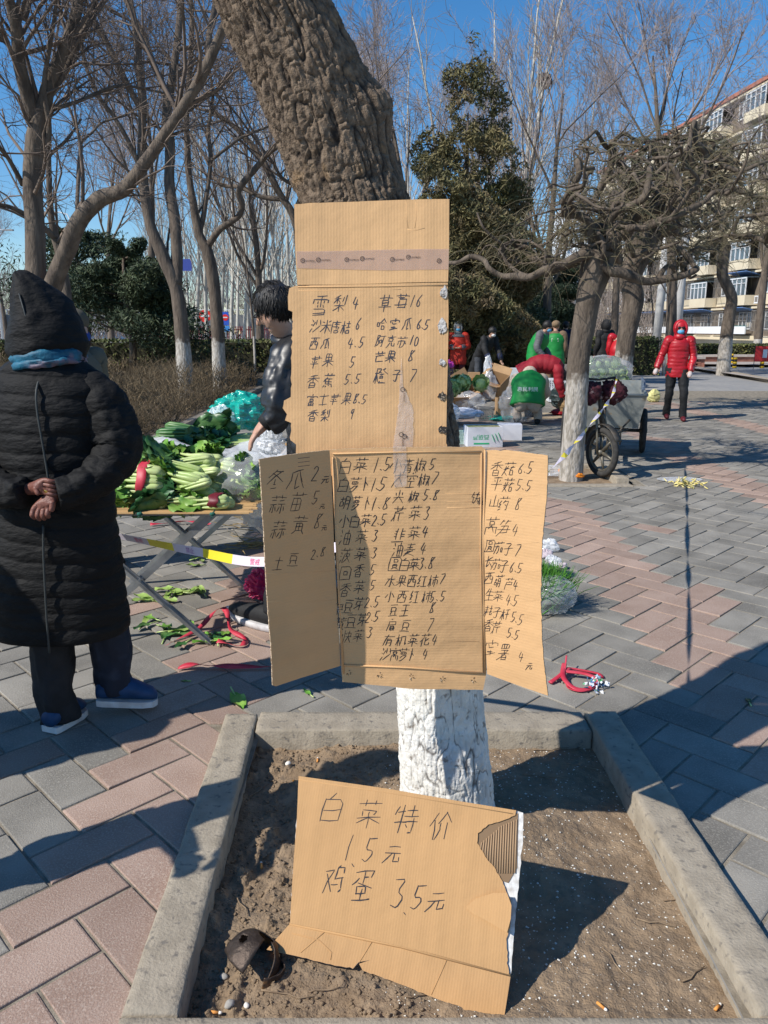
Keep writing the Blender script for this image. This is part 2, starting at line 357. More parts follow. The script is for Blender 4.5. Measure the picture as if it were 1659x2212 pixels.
def soil_patch(name, P, n, zoff=0.0, label='', zf=soil_z):
    xs = np.linspace(P[0] - .045, P[1] + .045, n); ys = np.linspace(P[2] - .02, P[3] + .02, n); X, Y = np.meshgrid(xs, ys, indexing='ij')
    V = np.stack([X, Y, zf(X, Y) + zoff], -1).reshape(-1, 3); i, j = np.meshgrid(np.arange(n - 1), np.arange(n - 1), indexing='ij'); a = (i * n + j).ravel()
    return tag(link(name, arr_mesh(name, V, np.stack([a, a + n, a + n + 1, a + 1], -1)), m_soil, smooth=True), label, kind='structure')
soil_patch('soil', PIT, 340, label='lumpy brown soil inside the near tree pit')
def szf(x, y): return float(soil_z(np.array([x]), np.array([y]))[0])
# grit and crumbs
def scatter_bits(name, label, n, smin, smax, mat, seed, xr, yr, flat=.6):
    g = np.random.default_rng(seed); V = []; Q = []
    base = np.array([(0, 0, 1), (1, 0, 0), (0, 1, 0), (-1, 0, 0), (0, -1, 0), (0, 0, -1)], float); tri = np.array([(0, 1, 2), (0, 2, 3), (0, 3, 4), (0, 4, 1), (5, 2, 1), (5, 3, 2), (5, 4, 3), (5, 1, 4)])
    x = g.uniform(*xr, n); y = g.uniform(*yr, n); z = soil_z(x, y); s = smin + (smax - smin) * g.random(n) ** 3
    B = base[None] * s[:, None, None] * (1 + .5 * g.uniform(-1, 1, (n, 6, 3))); B[:, :, 2] *= flat
    V = (B + np.stack([x, y, z + s * .2], -1)[:, None, :]).reshape(-1, 3); T = (tri[None] + np.arange(n)[:, None, None] * 6).reshape(-1, 3)
    return tag(link(name, arr_mesh(name, V, None, T), mat), label, kind='stuff')
scatter_bits('white_grit', 'white grains strewn over the soil of the pit', 2300, .001, .0045, m_white_speck, 5, (.0, PIT[1]), (PIT[2], PIT[3]), .5)
scatter_bits('soil_crumbs', 'small crumbs of dry soil in the pit', 3200, .002, .010, m_soil, 6, (PIT[0], PIT[0] + .62), (PIT[2], PIT[3]))
m_butt = M('cigarette_orange', (.75, .33, .08), (.6, .25, .07), sc=60, rough=.8); m_paper = M('cigarette_paper', (.78, .75, .7), rough=.8); m_stone = M('pebble', (.32, .3, .27), (.42, .4, .36), sc=30, rough=.8)
m_shell = M('eggshell', (.78, .74, .66), rough=.6)
def butt(u, v, ang, lab, L=.026):
    p = gp(u, v, SOILZ + .01); z = szf(p.x, p.y) + .006
    t = thing('cigarette_butt', lab, 'cigarette butt', (p.x, p.y, z), ang, 'cigarette butts on the soil')
    mb = MB(); mb.tube([(-L * .55, 0, .001), (L * .3, 0, 0)], .0038, 8); mb.build('filter', m_butt, t, True)
    mb = MB(); mb.tube([(L * .3, 0, 0), (L * .52, 0, 0), (L * .58, .001, 0)], [.0037, .0036, .002], 8); mb.build('paper_tip', m_paper, t, True)
butt(466, 2192, -.05, 'orange cigarette butt beside a grey pebble at the front left of the pit')
butt(1300, 2174, -.9, 'stubby orange cigarette butt right of the leaning card near the front kerb')
butt(1552, 2160, .7, 'orange cigarette butt in the right front corner of the soil')
butt(564, 1860, 1.75, 'upright looking cigarette butt in the clods left of the leaning card')
butt(686, 1636, 1.6, 'small orange butt below the far kerb, left of the trunk')
butt(640, 1682, -.2, 'orange butt lying above the top left corner of the leaning card')
def pebble(u, v, r, lab, mt, s=0):
    p = gp(u, v, SOILZ); mb = MB(); mb.blob((0, 0, 0), (r, r * .75, r * .55), 12, 8, amp=.25, seed=s)
    o = mb.build('pebble', mt, smooth=True); o.location = (p.x, p.y, szf(p.x, p.y) + r * .3); o.rotation_euler = (0, 0, s); tag(o, lab, 'pebble')
pebble(497, 2186, .014, 'grey oval pebble touching the cigarette butt at the front', m_stone, 1)
pebble(533, 2178, .009, 'white round pebble right of the grey oval one', m_shell, 2)
pebble(484, 2112, .012, 'tan pebble left of the rusty metal piece', m_stone, 3)
pebble(622, 1651, .013, 'white crumpled scrap beside the clods near the far kerb', m_shell, 4)
sg = random.Random(11)
twig_specs = [(1040, 1930, .2), (1420, 1990, -.25), (1480, 1938, .05), (1270, 1610, .5), (1190, 1620, .1), (520, 1960, -1.0), (470, 1930, -.8), (1330, 2080, -1.2), (700, 2150, .1), (620, 2160, -.2), (1500, 2100, .6), (1180, 1680, -.2), (1260, 1660, -.3), (560, 1700, 1.0), (900, 2160, .3)]
TWL = ['short twig right of the trunk foot', 'curved twig in the sunlit soil near the right kerb', 'thin twig pointing at the shadow tip of the leaning card', 'dark twig by the far right corner of the pit', 'twig on the sunlit soil just right of the trunk, lower one', 'steep twig among the clods left of the leaning card', 'twig lying close to the left kerb', 'steep twig right of the bottom corner of the leaning card', 'twig in front of the bottom flap of the card', 'twig between the rusty cap and the front kerb', 'twig near the front right butt', 'twig on the sunlit soil right of the trunk, middle one', 'twig on the sunlit soil right of the trunk, nearest the right kerb', 'twig left of the trunk at the upper left of the card', 'twig touching the front kerb under the card']
for i, (u, v, a) in enumerate(twig_specs):
    p = gp(u, v, SOILZ); L = sg.uniform(.07, .17); mb = MB(); pts = []
    for k in range(5):
        t = (k / 4 - .5) * L; x, y = p.x + math.cos(a) * t + sg.uniform(-.004, .004), p.y + math.sin(a) * t + sg.uniform(-.004, .004)
        pts.append((x, y, szf(x, y) + .006))
    mb.tube(pts, [.0022, .002, .0018, .0016, .001], 5); o = mb.build('twig', m_stick, smooth=True, off=(p.x, p.y, SOILZ)); o.location = (p.x, p.y, SOILZ)
    tag(o, TWL[i], 'twig', 'dry twigs on the soil')
# rusty pierced metal piece
def rusty():
    p = gp(560, 2110, SOILZ); m = M('rusty_metal', (.05, .037, .03), (.095, .07, .055), sc=25, rough=.55, metal=.6, bump=.4, bsc=90, c3=(.38, .20, .07), sc3=14, thr3=(.62, .70))
    t = thing('rusty_metal_cap', 'rusty brown pierced metal cap half buried at the corner of the leaning card', 'scrap metal', (p.x, p.y, SOILZ))
    def shell(name, prof, a0, a1, holes, off, rot):
        nu, nv = 46, 26; mb = MB(); pts = {}
        for i in range(nu + 1):
            for j in range(nv + 1):
                a = a0 + (a1 - a0) * i / nu; s = j / nv; r, z = prof(s); r *= 1 + .06 * math.sin(3 * a + 1) + .02 * math.sin(9 * a)
                pts[i, j] = rot @ Vector((r * math.cos(a), r * math.sin(a) * .9, z)) + Vector(off)
        vs = [pts[i, j] for i in range(nu + 1) for j in range(nv + 1)]; fs = []
        for i in range(nu):
            for j in range(nv):
                uu, vv = (i + .5) / nu, (j + .5) / nv
                if any(((uu - h[0]) / h[2]) ** 2 + ((vv - h[1]) / h[3]) ** 2 < 1 for h in holes): continue
                fs.append((i * (nv + 1) + j, (i + 1) * (nv + 1) + j, (i + 1) * (nv + 1) + j + 1, i * (nv + 1) + j + 1))
        mb.add(vs, fs); o = mb.build(name, m, t, True); s_ = o.modifiers.new('t', 'SOLIDIFY'); s_.thickness = .0025; return o
    rot = Matrix.Rotation(-.5, 3, 'X') @ Matrix.Rotation(.55, 3, 'Y') @ Matrix.Rotation(.3, 3, 'Z')
    shell('cap', lambda s: (.022 + .052 * math.sin(s * 1.5), .062 - .075 * s * s), -.9, 4.4, [(.13, .42, .07, .2), (.82, .55, .05, .12), (.35, .9, .04, .07)], (-.02, .02, .03), rot)
    shell('skirt', lambda s: (.045 + .012 * s, .03 - .085 * s), -1.5, .9, [(.25, .30, .09, .16), (.7, .35, .07, .12), (.45, .72, .08, .14)], (.01, -.002, .012), Matrix.Rotation(.25, 3, 'Y'))
rusty()
# ================================================================ the big trunk that carries the boards
def bark_trunk(t, path, nr, ns, name, mats, amp, ridge, seed, ws=None):
    """path: (point, radius) list; plated bark as real relief"""
    P = np.array([tuple(p) for p, r in path]); Rr = np.array([r for p, r in path]); s = np.concatenate([[0], np.cumsum(np.linalg.norm(np.diff(P, axis=0), axis=1))])
    L = s[-1]; ss = np.linspace(0, L, ns)
    # smooth resample
    def rs(a): 
        y = np.interp(ss, s, a); k = max(3, ns // 30) | 1; pad = np.pad(y, k // 2, mode='edge'); pad[:k // 2] = 2 * y[0] - y[1:k // 2 + 1][::-1]; pad[-(k // 2):] = 2 * y[-1] - y[-k // 2:-1][::-1]
        return np.convolve(pad, np.ones(k) / k, 'valid')
    X = np.stack([rs(P[:, i]) for i in range(3)], -1); rad = rs(Rr); T = np.gradient(X, axis=0); T /= np.linalg.norm(T, axis=1, keepdims=True)
    A = np.cross(np.array([0, 1., 0]), T); A /= np.linalg.norm(A, axis=1, keepdims=True); B = np.cross(T, A)
    an = np.arange(nr) * 2 * math.pi / nr; ca, sa = np.cos(an)[None], np.sin(an)[None]; S = ss[:, None] + 0 * ca
    r0 = rad.mean(); cx, cy = ca + 0 * S, sa + 0 * S
    wob = fbm(cx * 1.1, cy * 1.1, S * 2.2, 3, seed) * .10
    # long braided furrows, broken across into plates, with flaking faces
    gx, gy = cx * r0 + .012 * fbm(cx * 3, cy * 3, S * 9, 3, seed + 5), cy * r0 + .012 * fbm(cx * 3 + 7, cy * 3, S * 9, 3, seed + 6)
    f1 = np.abs(vnoise(gx * ridge, gy * ridge, S * ridge * .17, seed)); f2 = np.abs(vnoise(gx * ridge * 1.9 + 3, gy * ridge * 1.9, S * ridge * .36, seed + 1))
    f3 = np.abs(vnoise(gx * ridge * .6, gy * ridge * .6, S * ridge * .75 + 1.5 * fbm(cx * 2, cy * 2, S * 4, 2, seed + 9), seed + 3))
    crack = np.clip(f1 / .20, 0, 1) ** .8 * (.35 + .65 * np.clip(f2 / .16, 0, 1)) * (.45 + .55 * np.clip(f3 / .10, 0, 1))
    fine = fbm(gx * 130, gy * 130, S * 55, 3, seed + 2); flake = np.round(fbm(gx * 42, gy * 42, S * 24, 3, seed + 4) * 7) / 7
    disp = amp * (crack * (.7 + .5 * f1) - .5) + amp * .60 * flake + amp * .62 * fine
    return X, rad, A, B, ca, sa, wob, disp, crack, S
m_bark = M('bark', (.105, .074, .05), (.215, .157, .108), sc=60, rough=.95, bump=1.0, bsc=230, c3=(.36, .23, .12), sc3=9, thr3=(.60, .72), bd=.004)
m_bark_w = M('whitewashed_bark', (.78, .76, .71), (.62, .6, .55), sc=22, rough=.9, bump=.6, bsc=140, c3=(.30, .26, .22), sc3=38, thr3=(.60, .70), bd=.004)
def main_tree():
    t = thing('street_tree', 'big leaning street tree with whitewashed foot carrying the price boards', 'tree', (.21, 2.28, 0))
    dep = 2.33
    px = [(965, 1790, 2.27, .172), (965, 1700, 2.27, .152), (958, 1600, 2.275, .143), (950, 1490, 2.28, .137), (945, 1350, 2.29, .136), (925, 1200, 2.30, .136), (890, 950, 2.30, .138), (845, 700, 2.32, .138), (800, 520, 2.34, .140),
          (766, 430, 2.345, .142), (730, 330, 2.335, .145), (692, 230, 2.32, .146), (650, 130, 2.30, .141), (590, 20, 2.28, .138), (535, -110, 2.25, .138), (470, -260, 2.22, .135), (420, -420, 2.2, .13)]
    path = [(at(u, v, Y), r) for u, v, Y, r in px]
    path[0] = (Vector((path[0][0].x, 2.27, -.12)), .18)
    X, rad, A, B, ca, sa, wob, disp, crack, S = bark_trunk(t, path, 340, 1000, 'trunk', None, .0105, 52, 3)
    Z = X[:, 2:3] + 0 * disp
    wmask = 1 / (1 + np.exp(-(1.02 - Z) * 30)); disp = disp * (1 - .45 * wmask)
    # swelling on the right flank, above the boards
    ang = np.arctan2(sa, ca) + 0 * disp; X0 = X[:, None, :] + rad[:, None, None] * (A[:, None] * ca[..., None] + B[:, None] * sa[..., None])
    bump_c = np.array(tuple(at(828, 225, 2.28))); dd = np.linalg.norm(X0 - bump_c, axis=2); bulge = .045 * np.exp(-(dd / .07) ** 2)
    rr = rad[:, None] * (1 + wob) + disp + bulge
    V = X[:, None, :] + rr[..., None] * (A[:, None] * ca[..., None] + B[:, None] * sa[..., None])
    V = V - np.array([.21, 2.28, 0]); ns, nr = rr.shape
    i, j = np.meshgrid(np.arange(ns - 1), np.arange(nr), indexing='ij'); a = i * nr + j; b = i * nr + (j + 1) % nr
    Q = np.stack([a, b, b + nr, a + nr], -1).reshape(-1, 4)
    zc = (Z[:-1] + .06 * fbm(X0[:-1, :, 0] * 9, X0[:-1, :, 1] * 9, X0[:-1, :, 2] * 9, 3, 4)).reshape(-1); mi = np.where(zc < 1.05, 1, 0)
    me = arr_mesh('trunk', V.reshape(-1, 3), Q, None, mi)
    at_ = me.attributes.new('fissure', 'FLOAT', 'POINT'); at_.data.foreach_set('value', crack.reshape(-1).astype(np.float32))
    link('trunk', me, [m_bark, m_bark_w], t, True)
    # limbs above the frame: they throw the soft branch shadows on the right
    T = Tubes(); tip = Vector(path[-1][0]); rg = random.Random(5)
    def limb(p, d, L, r, lev):
        pts = [p]; n = 6
        for k in range(n): d = (d + Vector((rg.uniform(-1, 1), rg.uniform(-1, 1), rg.uniform(-.4, .8))) * .22).normalized(); pts.append(pts[-1] + d * L / n)
        T.add([q - Vector((.21, 2.28, 0)) for q in pts], [r * (1 - .6 * k / n) for k in range(n + 1)], 8 if lev == 0 else 4)
        if lev < 3:
            for k in range((5, 4, 4)[lev]):
                i = rg.randint(2, n); nd = (d + Vector((rg.uniform(-1, 1), rg.uniform(-1, 1), rg.uniform(-.3, 1))) * .9).normalized()
                limb(pts[i], nd, L * rg.uniform(.45, .7), r * .45, lev + 1)
    limb(tip, Vector((-.2, .2, 1)), 2.2, .10, 0); limb(tip, Vector((.5, -.1, .9)), 2.5, .085, 0); limb(tip, Vector((-.6, -.2, .8)), 2.2, .08, 0)
    T.build('crown', M('branch_bark', (.10, .075, .058), (.17, .135, .105), sc=20, rough=.9, bump=.4), t)
    return t
main_tree()
def tint_fissures():
    """fissures take a darker colour than the plates, painted crevice shade included"""
    for m, c in ((m_bark, (.022, .016, .013)), (m_bark_w, (.10, .085, .075))):  # crevice shade painted in together with the bark's own dark furrows
        n, l, b = nodes(m); a = n.new('ShaderNodeAttribute'); a.attribute_name = 'fissure'; r = n.new('ShaderNodeMapRange'); r.inputs[1].default_value = .05 if m is m_bark else .0; r.inputs[2].default_value = .6 if m is m_bark else .48; l.new(a.outputs['Fac'], r.inputs[0])
        x = n.new('ShaderNodeMix'); x.data_type = 'RGBA'; old = b.inputs['Base Color'].links[0].from_socket; l.new(r.outputs[0], x.inputs[0]); x.inputs[6].default_value = (*c, 1); l.new(old, x.inputs[7]); l.new(x.outputs[2], b.inputs['Base Color'])
tint_fissures()
# ================================================================ handwriting: a small single-stroke pen font, 0..a grid
GL = {
'0': '5a2822408288 5a88', '1': '5a50', '2': '284a799640 2090? ', '3': '2a8a46845011', '4': '4a1494 7860', '5': '3a2575834011 3a9a', '6': '7a36224071734525', '7': '1a9a40', '8': '894a366481302146899a', '9': '8a4a366688 8a60', '.': '4261',
'艹': '04a4 3a31 7a71', '木': '07a7 5a50 5701 57a1', '禾': '8a28 06a6 5950 5601 56a1', '日': '1a10 1a9a90 1595 1090', '口': '1911 199991 1191', '田': '1a10 1a9a90 1090 1595 5a50',
'白': '5a38 1810 189890 1494 1090', '豆': '1a9a 2824 288884 2484 3421 7481 00a0', '子': '1a8a57 57503021 06a6', '士': '08a8 5a50 1191', '土': '1797 5a50 00a0', '氵': '2a68 1656 1063', '月': '1a1200 1a9a9070 1797 1494',
'又': '0aaa00 2890', '纟': '5a0656 5603 0353 0061', '示': '2a8a 07a7 575040 2501 8592', '平': '1a9a 2837 8877 05a5 5a50', '胡': '0848 2a26 口/0246 月/50aa', '米': '5a50 06a6 1938 9978 5601 56a1',
'雪': '2a8a 0806 08a8a6 5a54 3736 3534 7776 7574 1393909010 1191', '梨': '禾/055a 7976 9a9594 木/1095', '草': '艹/07aa 日/2487 03a3 5450', '莓': '艹/08aa 4728 2868 3633 3787 8782 2282 0494',
'沙': '氵/003a 5a56 4825 8a96 9530', '糖': '米/003a 5a5a 4999 4910 6a64 5787 5575 5353 口/5082', '唐': '5a48 1999 1910 3787 8573 2575 5a53 口/3082', '桔': '木/004a 5898 7a75 5595 口/5093', '哈': '口/0337 7a36 7aa6 5686 口/5094',
'蜜': '5a58 0608 08a8a6 2735 3575 6857 口/2272 5350 1091', '瓜': '8a28 2824 2400 5850 5071 6993 68a0', '西': '0aaa 1710 179790 1090 4a4623 6a6484', '阿': '1a10 1a4a27 2743 4321 49a9 8980 8070 口/4376', '克': '5a57 1999 口/2578 4410 646191 9193',
'苏': '艹/08aa 1686 8672 7250 4730 1513 8593', '苹': '艹/07aa 平/0077', '果': '日/259a 5a50 04a4 5401 54a1', '芒': '艹/07aa 5756 1696 2621 2191', '香': '禾/04aa 日/2084', '蕉': '艹/08aa 3704 2622 2686 5652 2484 2282 1100 3120 5161 8190',
'橙': '木/003a 2a5a37 4757 8a69 69a6 4676 口/4375 5140 4090', '富': '5a59 0807 08a8a7 3777 口/3476 田/2083', '菜': '艹/08aa 8627 2625 5655 8675 04a4 5550 5402 54a2', '小': '5a5040 2704 78a4', '青': '1999 2878 0696 5a56 月/2085',
'椒': '木/003a 4878 4646 5a52 4676 5442 7483 又/71a8', '萝': '艹/08aa 口/2587 4745 6765 5422 5484844020', '卜': '4a40 4774', '太': '08a8 5a57 5700 57a0 4031', '空': '5a59 0807 08a8a7 4735 6775 2484 5450 1090', '尖': '5a56 2826 8886 04a4 5500 55a0',
'芹': '艹/07aa 7726 2620 2400 2595 6560', '韭': '3a32 7a72 1838 1636 1434 78a8 76a6 74a4 00a0', '油': '氵/003a 田/40a8 7a78', '麦': '2999 2777 05a5 5a55 4412 3484 8400 32a0', '圆': '0a00 0aaaa0 00a0 口/3679 口/3275 3474 4221 6281',
'水': '5a5040 1747 4701 9756 56a1', '红': '纟/004a 4999 7970 40a0', '柿': '木/003a 7a78 48a8 5652 56a6a2 7870', '回': '0a00 0aaaa0 00a0 口/3377', '王': '1a9a 1595 5a50 00a0', '扁': '5a4a 2898 9895 2595 2800 口/3094 3292 5450 7470',
'花': '艹/08aa 3704 2620 8654 5751 5191 9193', '有': '08a8 4a00 月/3086', '机': '木/004a 5852 5240 5898 989191a2', '窝': '5a59 0807 08a8a7 4736 6776 口/3577 2484 2420 8480 5543 5571', '绿': '纟/004a 4999 9995 5797 45a5 5550 4423 7483',
'芽': '艹/08aa 2787 3724 2494 6760 6411', '黄': '艹/08aa 07a7 田/2286 3210 7290', '快': '2a20 0705 3847 5898 9895 45a5 7a75 7540 75a0', '菇': '艹/08aa 2713 1340 4700 0555 66a6 8764 口/6094', '铁': '2a06 1838 0636 2621 2141 6948 5898 45a5 7a65 6540 65a0',
'棍': '木/003a 日/569a 5450 5575 5070 8480 8090 9583', '山': '5a51 1711 1191 9791', '药': '艹/08aa 纟/0047 6745 5696 9680 8070 6473', '莴': '艹/08aa 口/3578 1410 1494 9490 5533 5571', '笋': '3a17 2949 7a57 6999 2686 8682 04a4 2282 5600',
'茄': '艹/08aa 0656 5641 4130 3700 口/7195', '长': '3a31 3153 06a6 8947 55a0', '葫': '艹/08aa 胡/0077', '芦': '艹/08aa 5756 2686 8684 2484 2610', '生': '3a05 1797 1494 5a50 00a0', '耗': '0848 0646 0444 2a20 2401 2443 5797 5494 7a71 7191 9193',
'杆': '木/004a 5999 5595 7970', '薯': '口/179a 4a47 6a67 2686 5654 0494 8600 日/3083', '元': '2888 0595 4500 6561 6191 9193', '冬': '4a06 4989 8903 2894 4345 4353 3161', '蒜': '艹/08aa 示/0047 示/50a7', '苗': '艹/08aa 田/1087',
'特': '1a07 1848 0454 3a30 5898 7a76 46a6 44a4 8580 8070 5362', '价': '3a05 2720 7a46 7aa6 5654 5430 8680', '鸡': '0848 4800 1740 7a69 6955 6999 9997 5595 9591 9180 4373', '蛋': '1a9a 9a88 5a56 5878 3806 3694 口/2275 5450 1090 8090', '菠': '艹/08aa 氵/0027 4686 8684 4620 6864 5474 7430 5590',
}
GL['2'] = '284a7997 97108090'[:8] + '30 3090'; GL['2'] = '284a79873090'.replace('3090', '20') + ' 2090'; GL['0'] = '5a282240828a5a'.replace('8a5a', '885a')
def strokes(ch):
    out = []
    for tok in GL[ch].split():
        if '/' in tok:
            c, b = tok.split('/'); x0, y0, x1, y1 = (int(q, 16) for q in b)
            for s in strokes(c): out.append([(x0 + p[0] * (x1 - x0) / 10, y0 + p[1] * (y1 - y0) / 10) for p in s])
        else: 
            try: out.append([(int(tok[i], 16), int(tok[i + 1], 16)) for i in range(0, len(tok) - 1, 2)])
            except ValueError: pass
    return out
m_ink = M('marker_ink', (.022, .021, .028), rough=.55, spec=.3)
m_ink_blue = M('marker_ink_worn', (.045, .045, .06), rough=.6, spec=.3)
def write(name, entries, zx, P, N, root, mat=None, w_=.0016, lift=.0005, slant=.24, seed=1, bend=None):
    """each entry: text, first centre, last centre, height (in zoomed photo pixels); strokes lie on the board as ribbons"""
    rr = random.Random(seed); x0, y0, s = zx; N = N.normalized()
    for e in entries:
        txt, ax, ay, bx, by, h = e; mb = MB(); k = len(txt)
        for i, ch in enumerate(txt):
            t = i / (k - 1) if k > 1 else 0; cx, cy = ax + (bx - ax) * t, ay + (by - ay) * t
            wch = h * (.50 if ch in '0123456789.' else .76) * rr.uniform(.93, 1.05); hh = h * .93 * rr.uniform(.94, 1.06); tilt = rr.uniform(-.05, .05) + .04
            sl = slant + rr.uniform(-.05, .05) + (.12 if ch in '17' else 0); ww = w_ * rr.uniform(.9, 1.15)
            for st in strokes(ch):
                pts = []
                for gx, gy in st:
                    gx += rr.uniform(-.28, .28); gy += rr.uniform(-.28, .28); dx = (gx - 5) / 10 * wch + (gy - 5) / 10 * hh * sl; dy = -(gy - 5) / 10 * hh - dx * tilt
                    q0 = hit((x0 + (cx + dx) * s) * .81, (y0 + (cy + dy) * s) * .81, P, N); pts.append(q0 + N * (lift + (bend(q0) if bend else 0)))
                if len(pts) == 2:  # a slight bow in each straight stroke
                    d = pts[1] - pts[0]; sd_ = N.cross(d); pts = [pts[0], (pts[0] + pts[1]) / 2 + sd_ * rr.uniform(-.05, .05), pts[1]]
                elif len(pts) > 2:
                    q = [pts[0]]
                    for a, b in zip(pts, pts[1:]): q += [a * .8 + b * .2, a * .2 + b * .8]
                    pts = [pts[0]] + q[1:] + [pts[-1]]
                L = []; n = len(pts)
                for j, p in enumerate(pts):
                    d = (pts[min(j + 1, n - 1)] - pts[max(j - 1, 0)]); d = d.normalized() if d.length > 1e-7 else Vector((1, 0, 0))
                    sd_ = N.cross(d); f = ww * (1.0 if 0 < j < n - 1 else .62) * rr.uniform(.72, 1.22) / 2
                    if j == 0: p = p - d * ww * .3
                    if j == n - 1: p = p + d * ww * .3
                    L.append((p - sd_ * f, p + sd_ * f))
                mb.add([q for pr_ in L for q in pr_], [(2 * j, 2 * j + 1, 2 * j + 3, 2 * j + 2) for j in range(n - 1)])
        mb.build(name, mat or m_ink, root, off=root.location)
# ================================================================ cardboard
def board_mat(name, axis, freq=125, c=(.59, .36, .175)):
    m = M(name, c, tuple(q * .93 for q in c), sc=3, rough=.78, bump=.6, bsc=7, coord='UV', c3=tuple(q * .84 for q in c), sc3=4.5, thr3=(.52, .8), bd=.014, spec=.25)
    add_wave(m, axis, freq, .12 if axis == 0 else .07, .2 if axis == 0 else .13, .0009, 'UV', tuple(q * .72 for q in c)); add_wave(m, axis, freq * .137, .09, .22, .0025, 'UV', tuple(q * .8 for q in c), distort=2.0); return m
m_cbv = board_mat('cardboard_upright_flutes', 0); m_cbh = board_mat('cardboard_level_flutes', 1, c=(.64, .39, .19))
m_cbv2 = board_mat('cardboard_pale', 0, 140, (.48, .28, .125)); m_cbd = M('cardboard_dull', (.40, .26, .145), (.34, .22, .12), sc=12, rough=.85, bump=.3, bsc=60)
m_edge = M('cardboard_edge', (.60, .47, .33), (.20, .13, .07), sc=260, rough=.95, thr=(.42, .58), det=2)
m_torn = M('torn_paper_white', (.62, .6, .57), (.42, .38, .34), sc=90, rough=.95, bump=.6, bsc=150)
m_flute = M('bare_flutes', (.36, .24, .14), rough=.9)
def ragged(poly, edges, step, amp, seed=0):
    rr = random.Random(seed); out = []
    for i, p in enumerate(poly):
        q = poly[(i + 1) % len(poly)]; out.append(p)
        if i in edges:
            L = math.hypot(q[0] - p[0], q[1] - p[1]); n = int(L / step); nx, ny = -(q[1] - p[1]) / L, (q[0] - p[0]) / L
            for k in range(1, n): t = (k + rr.uniform(-.3, .3)) / n; a = rr.gauss(0, amp) * .6; out.append((p[0] + (q[0] - p[0]) * t + nx * a, p[1] + (q[1] - p[1]) * t + ny * a))
    return out
def card(name, root, pix, P, N, ex, mat, th=.0042, bend=None, edge=None, holes=()):
    """cardboard sheet: outline on the plane (P,N), real thickness behind it"""
    N = N.normalized(); ex = (ex - N * ex.dot(N)).normalized(); ey = N.cross(ex); ey = ey if ey.z >= 0 else -ey
    pts = [hit(u, v, P, N) for u, v in pix]; loc = Vector(root.location)
    bm = bmesh.new(); vs = [bm.verts.new(p - loc) for p in pts]
    es = [bm.edges.new((vs[i], vs[(i + 1) % len(vs)])) for i in range(len(vs))]
    bmesh.ops.triangle_fill(bm, use_beauty=True, edges=es)
    bm.normal_update()
    for f in bm.faces:
        if f.normal.dot(N) < 0: f.normal_flip()
    if bend:
        for k in range(6):
            bm.edges.ensure_lookup_table(); lg = [e for e in bm.edges if e.calc_length() > .035]
            if not lg: break
            bmesh.ops.subdivide_edges(bm, edges=lg, cuts=1); bmesh.ops.triangulate(bm, faces=bm.faces[:])
    r = bmesh.ops.extrude_face_region(bm, geom=bm.faces[:], use_keep_orig=True); nv = [g for g in r['geom'] if isinstance(g, bmesh.types.BMVert)]
    for v in nv: v.co -= N * th
    # outward normals
    bmesh.ops.recalc_face_normals(bm, faces=bm.faces[:])
    if bend:
        for v in bm.verts: v.co += N * bend(v.co + loc)
    uvl = bm.loops.layers.uv.new('UVMap')
    for f in bm.faces:
        side = abs(f.normal.dot(N)) < .5; f.material_index = 1 if side else 0
        for l in f.loops: l[uvl].uv = ((l.vert.co + loc).dot(ex), (l.vert.co + loc).dot(ey))
    me = bpy.data.meshes.new(name); bm.to_mesh(me); bm.free()
    return link(name, me, [mat, edge or m_edge], root)
def zp(z, pts): return [((z[0] + x * z[2]) * .81, (z[1] + y * z[2]) * .81) for x, y in pts]
Z6 = (740, 500, .33003); Z7 = (680, 1170, .4822); Z8 = (500, 1850, .66305)
X_ = Vector((1, 0, 0))
